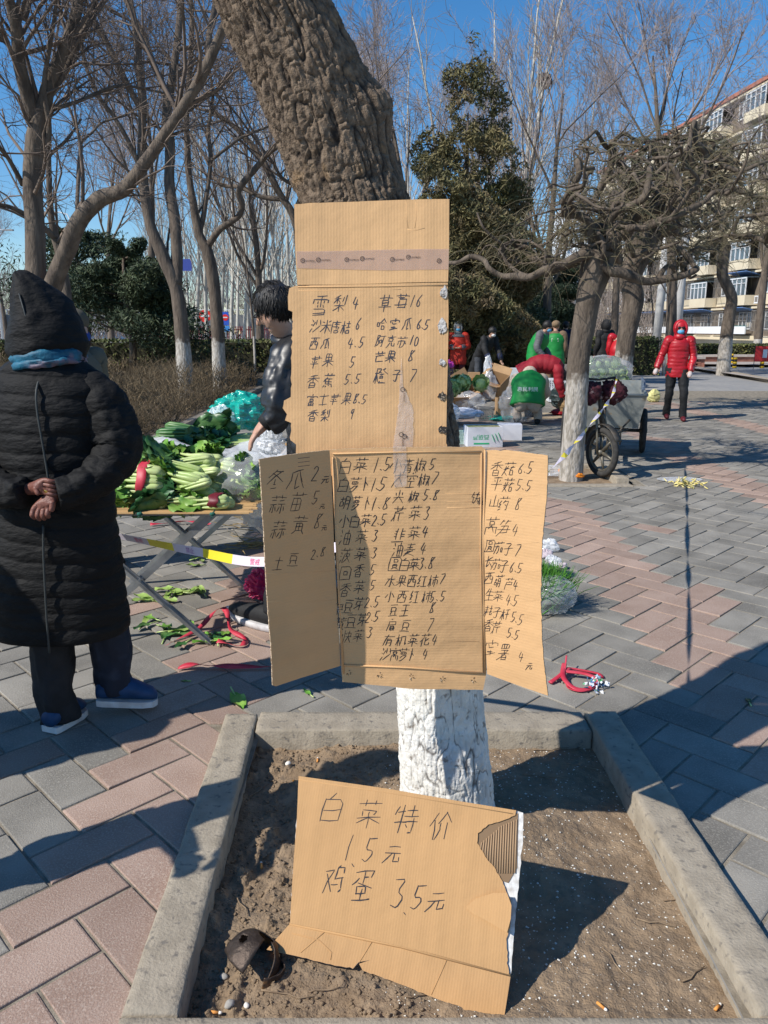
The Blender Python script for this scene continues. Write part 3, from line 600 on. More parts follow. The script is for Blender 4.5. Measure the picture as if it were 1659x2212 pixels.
def upper_board():
    fw = Vector((0, math.cos(PITCH), -math.sin(PITCH))); N = (-fw + Vector((-.03, 0, -.07))).normalized(); P = at(800, 960, 2.035)
    root = thing('price_board', 'tall upper cardboard price board of fruit tied to the leaning trunk', 'price board', tuple(at(800, 965, 2.035)))
    body = [(148, 790), (1375, 770), (1382, 1000), (1378, 1300), (1368, 1700), (1362, 2065), (1370, 2080), (1370, 2330), (140, 2330), (150, 2075), (105, 2040), (110, 1900), (60, 1880), (75, 1830), (40, 1780), (50, 1720), (105, 1690), (110, 1500), (120, 1000), (85, 985), (82, 880), (95, 810)]
    body = ragged(body, {7, 10, 12, 14, 16, 17, 18}, 26, 6, 2)
    bA = lambda c: .004 * math.sin(c.x * 9 + 1) + .0015 * math.sin(c.z * 31)
    bF = lambda c: .003 * math.sin(c.x * 14) + .002 * math.sin(c.z * 17)
    card('panel', root, zp(Z6, body), P, N, X_, m_cbv, bend=bA)
    N2 = (N + Vector((0, 0, .10))).normalized(); hinge = hit(*zp(Z6, [(760, 780)])[0], P, N)
    flap = [(160, 785), (1378, 762), (1386, 500), (1388, 96), (1100, 100), (700, 108), (400, 118), (136, 134), (140, 400), (150, 640)]
    card('top_flap', root, zp(Z6, ragged(flap, {5, 6, 7}, 60, 2, 3)), hinge + N2 * .001, N2, X_, m_cbv, bend=bF)
    def zpt(x, y, n=N, p=P, l=.0):
        q = hit(*zp(Z6, [(x, y)])[0], p, n); return q + n * (l + (bF(q) if n is N2 else bA(q)))
    # raised and pressed crease lines
    def crease(pts, r=.0016, n=N, p=P, l=.0): mb = MB(); mb.tube([zpt(x, y, n, p, l - (.6 * r if r < .0017 else 0)) for x, y in pts], r, 6, sq=1); mb.build('crease', m_cbv, root, True, off=root.location)
    crease([(165, 800), (500, 803), (900, 800), (1372, 792)], .0022); crease([(168, 830), (600, 832), (1000, 826)], .0010);
    crease([(1040, 118), (1045, 230), (1055, 330)], .0014, N2, hinge, .001); crease([(1118, 118), (1122, 240), (1110, 330)], .0014, N2, hinge, .001); crease([(1050, 340), (1110, 350), (1190, 330)], .0013, N2, hinge, .001)
    # torn brown strips along the left edge
    for i, (a, b, w0) in enumerate([(800, 1690, 26), (1700, 2070, 60)]):
        rr = random.Random(i); pl = []
        for k in range(20): pl.append((160 + rr.uniform(-3, 3), a + (b - a) * k / 19))
        for k in range(19, -1, -1): pl.append((160 + w0 * .55 + rr.uniform(-7, 7), a + (b - a) * k / 19 + rr.uniform(-4, 4)))
        card('torn_strip', root, zp(Z6, pl), P + N * (.004 + i * .002), (N + Vector((-.25, 0, 0))).normalized(), X_, m_cbd, th=.0016)
    rr = random.Random(9)  # grey-white torn spots down the right edge
    for i, (x, y, w0, h0, dark) in enumerate([(1345, 850, 42, 60, 0), (1330, 1120, 42, 75, 0), (1330, 1415, 34, 32, 1), (1330, 1685, 42, 40, 2), (1330, 1955, 44, 38, 2)]):
        pl = [(x + math.cos(t) * w0 * rr.uniform(.6, 1), y + math.sin(t) * h0 * rr.uniform(.55, 1.05)) for t in np.linspace(0, 6.283, 22)[:-1]]; pl = [(min(a, 1372), b) for a, b in pl]
        card('torn_spot', root, zp(Z6, pl), P + N * .0028, N, X_, m_torn if dark < 2 else M('torn_dark', (.035, .03, .026), (.3, .24, .17), sc=160, rough=1, thr=(.55, .6)), th=.003, bend=bA)
        if dark < 2:
            pl = [(x - 10 + math.cos(t) * w0 * .5 * rr.uniform(.5, 1), y + h0 * .35 + math.sin(t) * h0 * .3 * rr.uniform(.5, 1)) for t in np.linspace(0, 6.283, 14)[:-1]]
            card('torn_spot', root, zp(Z6, pl), P + N * .0042, N, X_, M('torn_grey', (.16, .14, .12), (.5, .47, .43), sc=200, rough=1, thr=(.45, .6)), th=.002, bend=bA)
    # clear parcel tape with round marks
    m_tape = mix_transparent(M('clear_tape', (.55, .40, .34), rough=.12, spec=.6, bump=.25, bsc=14), .26)
    card('parcel_tape', root, zp(Z6, [(150, 512), (700, 500), (1384, 495), (1382, 662), (900, 668), (520, 655), (160, 650)]), hinge + N2 * .0024, N2, X_, m_tape, th=.0003, edge=m_tape, bend=lambda c: bF(c) + .0006 * math.sin(c.x * 120))
    m_tape2 = mix_transparent(M('clear_tape_b', (.7, .6, .52), rough=.1, spec=.8, bump=.8, bsc=40), .22)
    card('parcel_tape', root, zp(Z6, ragged([(1000, 1360), (1015, 1600), (1095, 1790), (1100, 2000), (1090, 2100), (930, 2110), (975, 1800), (990, 1560)], {1, 2, 6}, 30, 5)), P + N * .0022, N, X_, m_tape2, th=.0004, edge=m_tape2, bend=bA)
    def mark(cx, cy, n, p, s=1.0, txt=True, vert=False):
        mb = MB(); q = [zpt(cx + 19 * s * math.cos(t), cy + 19 * s * math.sin(t), n, p, .0032) for t in np.linspace(0, 6.283, 20)]; qi = [zpt(cx + 15 * s * math.cos(t), cy + 15 * s * math.sin(t), n, p, .0032) for t in np.linspace(0, 6.283, 20)]
        mb.loft([q, qi], cap=False, closed=False)
        mb.build('round_mark', m_ink, root, off=root.location)
        ex = X_ if not vert else Vector((0, 0, -1)); ex = (ex - n * ex.dot(n)).normalized(); ey = n.cross(ex); 
        for tx, dx, h in (('SF', -11, .0085), ('EXPRESS', 25, .0062)):
            if tx == 'EXPRESS' and not txt: continue
            cu = bpy.data.curves.new('print', 'FONT'); cu.body = tx; cu.size = h; cu.shear = .2
            o = bpy.data.objects.new('print_text', cu); C.objects.link(o); cu.materials.append(m_ink)
            pos = zpt(cx + (dx if not vert else 6), cy + (9 if not vert else dx), n, p, .0034) - Vector(root.location)
            o.matrix_world = Matrix.Translation(pos) @ Matrix((ex, ey, n)).transposed().to_4x4(); o.parent = root
    for x, y in ((205, 590), (330, 582), (560, 580), (685, 572), (928, 582), (1058, 565), (1305, 595)): mark(x, y, N2, hinge, txt=(x < 1300))
    for x, y in ((1012, 1632), (1000, 1995), (1028, 2012)): mark(x, y, N, P + N * .0, txt=(y != 2012), vert=True)
    E_ = [('雪', 345, 950, 345, 950, 165), ('梨', 505, 935, 505, 935, 135), ('4', 630, 935, 630, 935, 110), ('沙米唐桔', 310, 1115, 555, 1130, 105), ('6', 655, 1100, 655, 1100, 95), ('西瓜', 295, 1260, 390, 1255, 90), ('4.5', 590, 1258, 680, 1250, 90), ('苹果', 310, 1410, 410, 1395, 112), ('5', 605, 1410, 605, 1410, 92),
          ('香蕉', 285, 1565, 415, 1555, 112), ('5.5', 562, 1550, 648, 1545, 88), ('富士苹果', 275, 1715, 560, 1708, 98), ('8.5', 632, 1705, 700, 1712, 82), ('香梨', 285, 1840, 385, 1840, 100), ('9', 600, 1830, 600, 1830, 80), ('草莓', 870, 940, 1005, 930, 140), ('16', 1090, 920, 1145, 915, 100),
          ('哈蜜瓜', 840, 1105, 1050, 1100, 95), ('6.5', 1145, 1105, 1205, 1110, 88), ('阿克苏', 830, 1240, 1005, 1250, 98), ('10', 1085, 1232, 1122, 1245, 80), ('芒果', 825, 1370, 915, 1368, 100), ('8', 1080, 1360, 1080, 1360, 92), ('橙', 835, 1520, 835, 1520, 130), ('子', 965, 1520, 965, 1520, 95), ('7', 1095, 1518, 1095, 1518, 115)]
    write('handwriting', E_, Z6, P, N, root, m_ink_blue, .0024, seed=3, bend=bA)
upper_board()
def lower_board():
    YB = 1.985; N = Vector((0, -1, 0)); P = Vector((0, YB, 1)); root = thing('price_board', 'lower unfolded cardboard box with two side wings listing vegetable prices', 'price board', tuple(at(890, 1480, YB)))
    loc = root.location
    bC = lambda c: .003 * math.sin(c.x * 15 + .5) + .0018 * math.sin(c.z * 26)
    bL = lambda c: .003 * math.sin(c.z * 12)
    ctr = [(415, 60), (800, 44), (1255, 42), (1275, 60), (1278, 700), (1280, 1302), (1262, 1390), (870, 1378), (485, 1345), (478, 1290), (455, 800), (432, 300)]
    card('centre_panel', root, zp(Z7, ragged(ctr, {0, 1, 6, 7}, 40, 2.0, 5)), P, N, X_, m_cbh, bend=bC)
    BN = {}
    def zpt(x, y, n=N, p=P, l=.0):
        q = hit(*zp(Z7, [(x, y)])[0], p, n); return q + n * (l + (bC(q) if n is N else BN[id(n)](q)))
    def crease(pts, r=.0016, n=N, p=P, l=.0, mt=None): mb = MB(); mb.tube([zpt(x, y, n, p, l - (.6 * r if r < .0017 else 0)) for x, y in pts], r, 6); mb.build('crease', mt or m_cbh, root, True, off=loc)
    crease([(430, 82), (800, 72), (1250, 70)], .0022, l=.0015); crease([(492, 1252), (850, 1262), (1268, 1298)], .0026, l=.002); crease([(430, 100), (455, 700), (490, 1300)], .0022, l=.0015); crease([(1252, 75), (1248, 600), (1262, 1290)], .0018, l=.001); crease([(1272, 62), (1262, 700), (1274, 1298)], .0022, l=.001)
    crease([(1060, 380), (1250, 382)], .0012); crease([(1050, 300), (1250, 310)], .0008); crease([(500, 1130), (900, 1118), (1245, 1122)], .0006); crease([(1060, 345), (1250, 350)], .0007)
    m_dark = M('punched_hole', (.07, .045, .025), rough=1); rr = random.Random(4)
    for i, (x, y) in enumerate(((520, 1297), (692, 1305), (865, 1310), (1037, 1325), (1208, 1333))):
        mb = MB()
        for k in range(5):
            a = k * 1.2566 + rr.random(); b = a + .5; r0, r1 = 4, rr.uniform(13, 21)
            q = [zpt(x + r0 * math.cos(a), y + r0 * math.sin(a), l=.0008), zpt(x + r1 * math.cos(a), y + r1 * math.sin(a), l=.003), zpt(x + r1 * .8 * math.cos(b), y + r1 * .8 * math.sin(b), l=.0008)]
            mb.add(q, [(0, 1, 2)], k % 2)
        mb.build('punched_star', [m_dark, m_edge], root, off=loc)
    # torn paper and tape on the top edge
    for i, pl in enumerate([[(440, 48), (560, 20), (700, 22), (735, 42), (640, 52)], [(740, 44), (840, 14), (1010, 8), (1060, 30), (900, 46)]]):
        card('torn_strip', root, zp(Z7, ragged(pl, {0, 1, 2}, 14, 4, i)), P + N * .012, (N + Vector((0, 0, .5))).normalized(), X_, m_torn if i == 0 else m_cbd, th=.001)
    # left wing, folded towards the camera
    o0, i0 = Vector((-.300, 1.855, 1.24)), Vector((-.140, YB, 1.24)); d = Vector((o0.x - i0.x, o0.y - i0.y, 0)).normalized(); dn = Vector((-.013 * 0, 0, -1)); NL = Vector((0, 0, 1)).cross(d).normalized(); 
    if NL.y > 0: NL = -NL
    PL = zpt(432, 300); PL = Vector((PL.x, YB - .003, PL.z))
    wl = [(410, 62), (300, 72), (150, 92), (22, 112), (40, 400), (62, 720), (85, 1110), (95, 1360), (112, 1366), (250, 1320), (470, 1253), (452, 800), (425, 320)]
    card('left_wing', root, zp(Z7, ragged(wl, {0, 1, 2, 3, 4, 5, 6}, 22, 1.8, 7)), PL, NL, d, m_cbh, bend=bL); BN[id(NL)] = bL
    crease([(60, 745), (250, 740), (445, 730)], .0008, NL, PL); crease([(70, 900), (250, 905), (455, 890)], .0006, NL, PL)
    for k, y in enumerate((108, 130, 152)): crease([(235, y), (300, y - 8)], .0007, NL, PL, .0001, m_ink_blue)
    # right wing
    a = zpt(1280, 700); PR = Vector((a.x, YB - .003, a.z)); q = Vector((.413, 1.885, 1.0)); dr = Vector((q.x - PR.x, q.y - PR.y, 0)).normalized(); NR = Vector((0, 0, 1)).cross(dr).normalized()
    if NR.y > 0: NR = -NR
    bR = lambda c: .09 * max(0, (c - PR).dot(dr)) * max(0, 1.0 - c.z) + .002 * math.sin(c.z * 20)
    wr = [(1280, 62), (1400, 62), (1520, 78), (1618, 92), (1612, 300), (1588, 600), (1580, 850), (1590, 1100), (1625, 1415), (1500, 1375), (1284, 1300), (1270, 900), (1268, 500)]
    card('right_wing', root, zp(Z7, ragged(wr, {0, 1, 2, 3, 4, 5, 6, 7}, 18, 2.2, 8)), PR, NR, dr, m_cbh, bend=bR); BN[id(NR)] = bR
    for y in (300, 410, 560, 720, 880): crease([(1285, y), (1420, y + 25), (1575, y + 10)], .0007, NR, PR)
    c1 = [('白菜', 500, 150, 585, 145, 92), ('1.5', 668, 145, 732, 140, 82), ('白萝卜', 490, 255, 612, 250, 82), ('1.5', 655, 255, 705, 250, 78), ('胡萝卜', 497, 355, 622, 355, 75), ('1.8', 658, 360, 725, 355, 76), ('小白菜', 495, 455, 612, 450, 72), ('2.5', 660, 450, 710, 445, 66), ('油菜', 500, 545, 590, 540, 80), ('3', 665, 535, 665, 535, 68),
          ('菠菜', 503, 645, 585, 638, 82), ('3', 660, 630, 660, 630, 66), ('回香', 500, 745, 575, 730, 74), ('5', 650, 725, 650, 725, 62), ('香菜', 500, 835, 578, 820, 76), ('5', 650, 810, 650, 810, 62), ('绿豆芽', 458, 945, 575, 912, 74), ('2.5', 620, 905, 672, 900, 62), ('黄豆芽', 472, 1022, 592, 998, 76), ('2.5', 625, 985, 672, 980, 62), ('快菜', 507, 1095, 572, 1088, 70), ('3', 635, 1070, 635, 1070, 66),
          ('小青椒', 780, 150, 915, 145, 82), ('5', 980, 140, 980, 140, 68), ('太空椒', 795, 225, 935, 228, 82), ('7', 995, 215, 995, 215, 72), ('尖椒', 795, 318, 878, 318, 72), ('5.8', 945, 310, 1000, 310, 62), ('芹菜', 795, 410, 885, 408, 86), ('3', 950, 410, 950, 410, 76), ('韭菜', 795, 530, 880, 518, 82), ('4', 940, 510, 940, 510, 72), ('油麦', 790, 610, 855, 610, 76), ('4', 930, 605, 930, 605, 66),
          ('圆白菜', 775, 690, 880, 692, 76), ('3.8', 920, 690, 975, 685, 66), ('水果西红柿', 750, 785, 985, 785, 66), ('7', 1035, 775, 1035, 775, 62), ('小西红柿', 745, 870, 950, 870, 66), ('5.5', 980, 872, 1038, 870, 60), ('豆王', 765, 945, 828, 945, 62), ('8', 980, 930, 980, 930, 62), ('扁豆', 755, 1025, 832, 1030, 66), ('7', 970, 1025, 970, 1025, 72),
          ('有机菜花', 740, 1110, 942, 1110, 70), ('4', 992, 1110, 992, 1110, 62), ('沙窝萝卜', 725, 1190, 868, 1190, 74), ('4', 940, 1190, 940, 1190, 62)]
    write('handwriting', c1, Z7, P, N, root, None, .0021, seed=4, bend=bC)
    cl = [('冬瓜', 115, 225, 228, 220, 118), ('2', 330, 190, 330, 190, 88), ('元', 388, 222, 388, 222, 52), ('蒜苗', 125, 360, 235, 345, 108), ('5', 332, 325, 332, 325, 80), ('元', 372, 370, 372, 370, 38), ('蒜黄', 132, 500, 246, 475, 104), ('8', 348, 455, 348, 455, 84), ('元', 385, 490, 385, 490, 36), ('土豆', 132, 690, 215, 668, 74), ('2.8', 325, 640, 378, 625, 56)]
    write('handwriting', cl, Z7, PL, NL, root, None, .0020, seed=5, bend=bL)
    cr = [('香菇', 1335, 165, 1405, 165, 80), ('6.5', 1470, 165, 1520, 160, 66), ('平菇', 1335, 250, 1400, 255, 76), ('5.5', 1458, 255, 1512, 260, 66), ('山药', 1325, 345, 1378, 355, 76), ('8', 1455, 360, 1455, 360, 66), ('莴笋', 1312, 478, 1380, 490, 92), ('4', 1440, 505, 1440, 505, 72), ('圆茄子', 1302, 590, 1402, 610, 66), ('7', 1455, 615, 1455, 615, 66),
          ('长茄子', 1295, 680, 1378, 705, 66), ('6.5', 1422, 710, 1465, 715, 58), ('西葫芦', 1293, 770, 1405, 800, 66), ('4', 1440, 808, 1440, 808, 60), ('生菜', 1298, 860, 1345, 870, 66), ('4.5', 1400, 890, 1440, 895, 60), ('耗子杆', 1293, 950, 1385, 970, 60), ('5.5', 1430, 985, 1470, 1000, 58), ('香芹', 1293, 1030, 1338, 1040, 66), ('5.5', 1410, 1070, 1450, 1082, 56), ('蜜薯', 1310, 1150, 1382, 1175, 88), ('4', 1475, 1200, 1475, 1200, 60), ('元', 1525, 1250, 1525, 1250, 48)]
    write('handwriting', cr, Z7, PR, NR, root, None, .0020, seed=6, bend=bR)
    write('handwriting', [('铁棍', 1222, 328, 1262, 335, 64)], Z7, P, N, root, None, .0018, seed=8, bend=bC)
    mt = mix_transparent(M('clear_tape_b', (.7, .6, .52)), 1) if False else MATS['clear_tape_b']
    card('parcel_tape', root, zp(Z7, [(762, 40), (835, 40), (842, 150), (838, 262), (770, 270)]), P + N * .0022, N, X_, mt, th=.0004, edge=mt, bend=bC)
lower_board()
def leaning_card():
    ray_ = lambda u, v, t: Vector((0, 0, CAMH)) + ray(u, v) * t
    TL, TR, BR, BL = ray_(650, 1678, 2.16), ray_(1126, 1752, 2.02), ray_(1100, 2122, 1.845), ray_(622, 1998, 2.03)
    N = ((TR - TL).cross(BL - TL)); N = -N.normalized() if N.y > 0 else N.normalized(); P = (TL + TR + BL + BR) / 4
    root = thing('price_card', 'torn cardboard card leaning at the tree foot with the special price of cabbage and eggs', 'price card', tuple((BL + BR) / 2)); loc = root.location
    body = [(447, 330), (470, 333), (800, 380), (1100, 432), (1325, 470), (1350, 478), (1349, 600), (1338, 700), (1325, 850), (1310, 1000), (1300, 1130), (1000, 1048), (700, 978), (412, 922), (425, 700), (440, 500)]
    m_w = M('card_white_layer', (.66, .65, .63), (.45, .42, .38), sc=70, rough=.9, bump=.3, bsc=60)
    card('panel', root, zp(Z8, ragged(body, {5, 6, 7, 8, 9, 13, 14}, 22, 2.2, 3)), P, N, (TR - TL), m_w, th=.003)
    front = [(447, 330), (470, 333), (800, 380), (1100, 432), (1322, 468), (1318, 488), (1265, 510), (1210, 525), (1168, 560), (1165, 600), (1195, 650), (1240, 705), (1270, 765), (1300, 830), (1302, 870), (1298, 940), (1282, 985), (1285, 1030), (1292, 1128), (1000, 1048), (700, 978), (412, 922), (425, 700), (440, 500)]
    bend = lambda c: .004 * math.sin((c.x) * 8) + .003 * math.sin(c.z * 14)
    card('front_sheet', root, zp(Z8, ragged(front, {5, 6, 7, 8, 9, 10, 11, 12, 13, 14, 15, 16, 17}, 12, 2.5, 6)), P + N * .0062, N, (TR - TL), m_cbv2, th=.0045, bend=None)
    zpt = lambda x, y, l=0: hit(*zp(Z8, [(x, y)])[0], P, N) + N * l
    for k in range(15):   # bare flutes where the face paper is torn away
        x = 1176 + k * 10; xe = x + 6; y0 = 596 - k * 8.2 if x < 1240 else 536 - (x - 1240) * .42; y1 = min(640 + k * 11, 720); y0 = max(y0, 498)
        mb = MB(); mb.tube([zpt(x + 8, y0, .0035), zpt(x + 4, (y0 + y1) / 2, .0035), zpt(x + 1, y1, .0035)], .0019, 6); mb.build('flute', m_flute, root, True, off=loc)
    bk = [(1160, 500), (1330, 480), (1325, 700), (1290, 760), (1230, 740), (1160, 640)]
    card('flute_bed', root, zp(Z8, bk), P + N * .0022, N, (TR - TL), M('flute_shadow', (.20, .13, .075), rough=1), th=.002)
    curl = [(1118, 858), (1160, 822), (1230, 800), (1285, 800), (1303, 850), (1300, 905), (1285, 960), (1200, 910), (1150, 885)]
    card('curled_paper', root, zp(Z8, curl), zpt(1118, 858, .0085), (N + Vector((-.22, 0, .05))).normalized(), (TR - TL), m_cbv2, th=.0008)
    def crease(pts, r=.0012, l=.0052, mt=None): mb = MB(); mb.tube([zpt(x, y, l - .0009) for x, y in pts], r, 6); mb.build('crease', mt or m_cbv2, root, True, off=loc)
    crease([(450, 345), (800, 396), (1310, 482)], .0018, .006); crease([(795, 400), (780, 700), (752, 980)], .0011, .0058); crease([(1098, 440), (1085, 700), (1065, 1060)], .0009, .0058); crease([(560, 360), (545, 600), (520, 930)], .0006, .0058)
    # bottom flap folded forward over the soil
    c0, c1 = zpt(412, 924), zpt(1300, 1130); f0 = gp(*zp(Z8, [(318, 1028)])[0], -.012); f1 = gp(*zp(Z8, [(1280, 1290)])[0], -.022); NF = (c1 - c0).cross(f0 - c0).normalized(); NF = NF if NF.z > 0 else -NF
    flap = [(412, 924), (700, 978), (1000, 1048), (1300, 1130), (1288, 1210), (1275, 1290), (1130, 1278), (1000, 1225), (850, 1165), (705, 1112), (690, 1085), (735, 1070), (688, 1078), (665, 1105), (560, 1085), (430, 1052), (318, 1028)]
    card('bottom_flap', root, zp(Z8, ragged(flap, {5, 6, 7, 8, 13, 14}, 15, 2, 9)), c0 + NF * .002, NF, (c1 - c0), m_cbv2, th=.0055, edge=m_torn)
    fz = lambda x, y: hit(*zp(Z8, [(x, y)])[0], c0 + NF * .002, NF) + NF * .0004
    for pts in ([(745, 992), (690, 1080)], [(560, 950), (455, 1040)], [(1045, 1065), (980, 1210)], [(420, 962), (530, 990), (580, 1040), (575, 1070)]):
        mb = MB(); mb.tube([fz(*q) for q in pts], .0012, 6); mb.build('crease', m_cbv2, root, True, off=loc)
    mb = MB(); mb.tube([zpt(412, 924, .001), zpt(860, 1015, .001), zpt(1298, 1130, .001)], .0042, 8); mb.build('fold', m_cbv2, root, True, off=loc)
    E_ = [('白', 585, 455, 585, 455, 118), ('菜', 730, 485, 730, 485, 128), ('特', 880, 503, 880, 503, 120), ('价', 1018, 530, 1018, 530, 118), ('1', 652, 615, 652, 615, 112), ('.', 675, 655, 675, 655, 100), ('5', 732, 628, 732, 628, 100), ('元', 828, 640, 828, 640, 88),
          ('鸡', 592, 742, 592, 742, 110), ('蛋', 705, 772, 705, 772, 122), ('3', 850, 805, 850, 805, 122), ('.', 880, 850, 880, 850, 100), ('5', 928, 818, 928, 818, 108), ('元', 1003, 830, 1003, 830, 96)]
    write('handwriting', E_, Z8, P + N * .0065, N, root, None, .0027, seed=9)
leaning_card()
# ================================================================ trees
m_tb = M('tree_bark_dark', (.085, .066, .052), (.165, .13, .10), sc=14, rough=.95, bump=.8, bsc=40, stretch=(1, 1, .25), bd=.02)
m_tw = M('twig_bark', (.12, .09, .07), (.19, .145, .115), sc=6, rough=.9)
m_wash = M('whitewash_far', (.50, .47, .43), (.32, .29, .26), sc=22, rough=.9, bump=.5, bsc=30, stretch=(1, 1, .3), bd=.02)
m_pale = M('poplar_bark', (.52, .49, .43), (.36, .34, .29), sc=5, rough=.8); m_ptw = M('poplar_twig', (.34, .29, .24), (.44, .38, .31), sc=4, rough=.9)
m_pur = M('purple_twig', (.27, .22, .20), (.38, .32, .30), sc=4, rough=.9)
MINR = [.003]
def twigs(T, rg, p, d, L, r, lev, spec, off):
    """spec: list of (segments, sides, children, length ratio, spread, wobble, lift)"""
    seg, n, kids, lr, spread, wob, lift = spec[lev]
    pts = [p]; dd = d
    for k in range(seg):
        dd = (dd + Vector((rg.gauss(0, 1), rg.gauss(0, 1), rg.gauss(0, 1))) * wob + Vector((0, 0, lift))).normalized(); pts.append(pts[-1] + dd * (L / seg))
    tk = getattr(T, 'thick', None); (tk if tk is not None and r > .022 else T).add([q - off for q in pts], [r * (1 - .72 * k / seg) for k in range(seg + 1)], n)
    if lev + 1 < len(spec):
        for k in range(kids):
            i = rg.uniform(.22, 1) * seg; a = int(min(i, seg - 1)); q = pts[a].lerp(pts[a + 1], i - a)
            base = (pts[a + 1] - pts[a]).normalized(); sd_ = base.cross(Vector((rg.gauss(0, 1), rg.gauss(0, 1), rg.gauss(0, 1)))).normalized()
            nd = (base + sd_ * spread * rg.uniform(.5, 1.3)).normalized()
            twigs(T, rg, q, nd, L * lr * rg.uniform(.6, 1.15), max(r * .5 * (1 - .5 * i / seg), MINR[0]), lev + 1, spec, off)
def smooth(pts, rs_, k=3):
    out = []; ro = []; n = len(pts)
    for i in range(n - 1):
        p0, p1, p2, p3 = pts[max(i - 1, 0)], pts[i], pts[i + 1], pts[min(i + 2, n - 1)]
        for j in range(k):
            t = j / k; out.append(.5 * ((2 * p1) + (p2 - p0) * t + (2 * p0 - 5 * p1 + 4 * p2 - p3) * t * t + (3 * p1 - p0 - 3 * p2 + p3) * t ** 3)); ro.append(rs_[i] * (1 - t) + rs_[i + 1] * t)
    return out + [pts[-1]], ro + [rs_[-1]]
def rough_tube(mb, pts, rs_, n=14, m=0, seed=0, amp=.08, ks=5):
    pts, rs_ = smooth([Vector(p) for p in pts], rs_, ks); k = len(mb.v); mb.tube(pts, rs_, n, m)
    A = np.array(mb.v[k:]); c = np.repeat(np.array([tuple(p) for p in pts]), n, 0); r = np.repeat(np.array(rs_), n)[:, None]
    f = fbm(A[:, 0] * 6, A[:, 1] * 6, A[:, 2] * 2.5, 3, seed)[:, None]; A = c + (A - c) * (1 + 2.2 * amp * f)
    mb.v[k:] = [tuple(a) for a in A]
def traced_tree(name, label, Y, paths, spec, base, wash=None, seed=0, group=None, z1=.5, tw=None, kids=10, tl=1.8, bark=None, crown_mat=None):
    """paths: limbs traced in the zoomed photograph (x, y, width), at one distance, grown into a tree with real thickness"""
    root = thing(name, label, 'tree', tuple(base), group=group); off = Vector(base); mb = MB(); T = Tubes(); rg = random.Random(seed); fw = (Vector((0, 1, 0)))
    for pi, (dy, path) in enumerate(paths):
        n = len(path); P = []; W = []
        for i, (x, y, wd) in enumerate(path):
            t = i / (n - 1); yy = Y + dy * t + (.0 if pi == 0 else 0); P.append(at(x * z1, y * z1, yy)); W.append(wd * z1 / FPX * (P[-1] - Vector((0, 0, CAMH))).dot(Vector((0, math.cos(PITCH), -math.sin(PITCH)))) / 2)
        if pi == 0: P = [Vector((P[0].x, P[0].y, base[2] - .1))] + P if P[0].z > base[2] else P; W = ([W[0] * 1.1] + W) if len(W) < len(P) else W
        rough_tube(mb, [p - off for p in P], W, 14, 0, seed + pi)
        for k in range(kids if pi == 0 else int(kids * .8)):
            i = rg.uniform(.35 if pi == 0 else .15, .98) * (len(P) - 1); a = int(i); q = P[a].lerp(P[a + 1], i - a); b = (P[a + 1] - P[a]).normalized()
            nd = (b + Vector((rg.gauss(0, 1), rg.gauss(0, 1), rg.gauss(0, .6))) * .75).normalized()
            twigs(T, rg, q, nd, tl * rg.uniform(.5, 1.2), min(W[a] * .45, .03), 0, spec, off)
        twigs(T, rg, P[-1], (P[-1] - P[-2]).normalized(), tl * 1.6, W[-1], 0, spec, off)
    mb.build('trunk', whitewash('washed_%.2f' % wash, m_tb, wash) if wash else (bark or m_tb), root, True); T.build('crown', crown_mat or m_tw, root); return root
SP_L = [(5, 4, 5, .62, .8, .16, .05), (4, 3, 4, .6, .9, .2, .03), (3, 3, 3, .55, .9, .22, .0), (3, 3, 0, .5, 1, .2, 0)]
G_L = 'bare trees in the shrub bed'
traced_tree('bare_tree', 'thick forked bare tree behind the hooded woman with a limb curving right', 9.5, [
    (0, [(190, 1640, 120), (170, 1500, 112), (158, 1250, 95), (155, 1134, 84), (150, 950, 80), (140, 800, 78), (155, 600, 88), (190, 460, 66), (215, 350, 58), (270, 230, 52), (310, 120, 48), (340, 0, 42), (360, -160, 34)]),
    (-.6, [(150, 520, 70), (110, 380, 58), (80, 250, 54), (72, 130, 52), (40, 0, 46), (15, -120, 36)]),
    (-1.2, [(205, 1300, 80), (240, 1200, 78), (290, 1080, 74), (340, 960, 72), (430, 860, 66), (530, 820, 60), (600, 740, 54), (700, 600, 50), (780, 480, 46), (870, 330, 46), (940, 180, 42), (985, 50, 30), (1010, -90, 24)]),
    (.7, [(218, 395, 34), (290, 290, 36), (345, 170, 32), (400, 40, 30), (430, -90, 24)]), (-.3, [(205, 640, 28), (212, 540, 22), (190, 380, 20), (215, 200, 18), (238, 60, 16), (245, -60, 12)]),
    (.3, [(105, 80, 30), (125, 0, 24), (130, -80, 18)]), (.5, [(900, 250, 24), (905, 140, 26), (925, 40, 22), (935, -60, 16)]), (0.4, [(230, 470, 18), (330, 440, 16), (450, 390, 14), (540, 370, 12), (700, 400, 9)]), (-.5, [(100, 800, 22), (40, 690, 18), (0, 640, 16), (-60, 560, 12)])],
    SP_L, at(95, 930, 9.5) * 1 if False else Vector((at(90, 800, 9.5).x, 9.5, 0)), None, 1, G_L, kids=12, tl=1.5)
traced_tree('bare_tree', 'slender dark bare tree right behind the thick forked one on the left', 12, [
    (0, [(300, 1420, 46), (285, 1250, 42), (258, 1100, 36), (230, 1000, 30), (215, 850, 26), (210, 650, 22), (214, 480, 18), (220, 300, 14)]), (.5, [(335, 1000, 18), (335, 850, 18), (345, 700, 16), (350, 610, 14), (325, 540, 12), (300, 460, 8)]), (.4, [(350, 612, 12), (400, 570, 11), (440, 530, 10), (540, 500, 7)]), (-.6, [(240, 1030, 30), (160, 960, 24), (60, 900, 18), (-20, 880, 14)])],
    SP_L[1:], Vector((at(150, 800, 12).x, 12, 0)), None, 2, G_L, kids=7, tl=1.4)
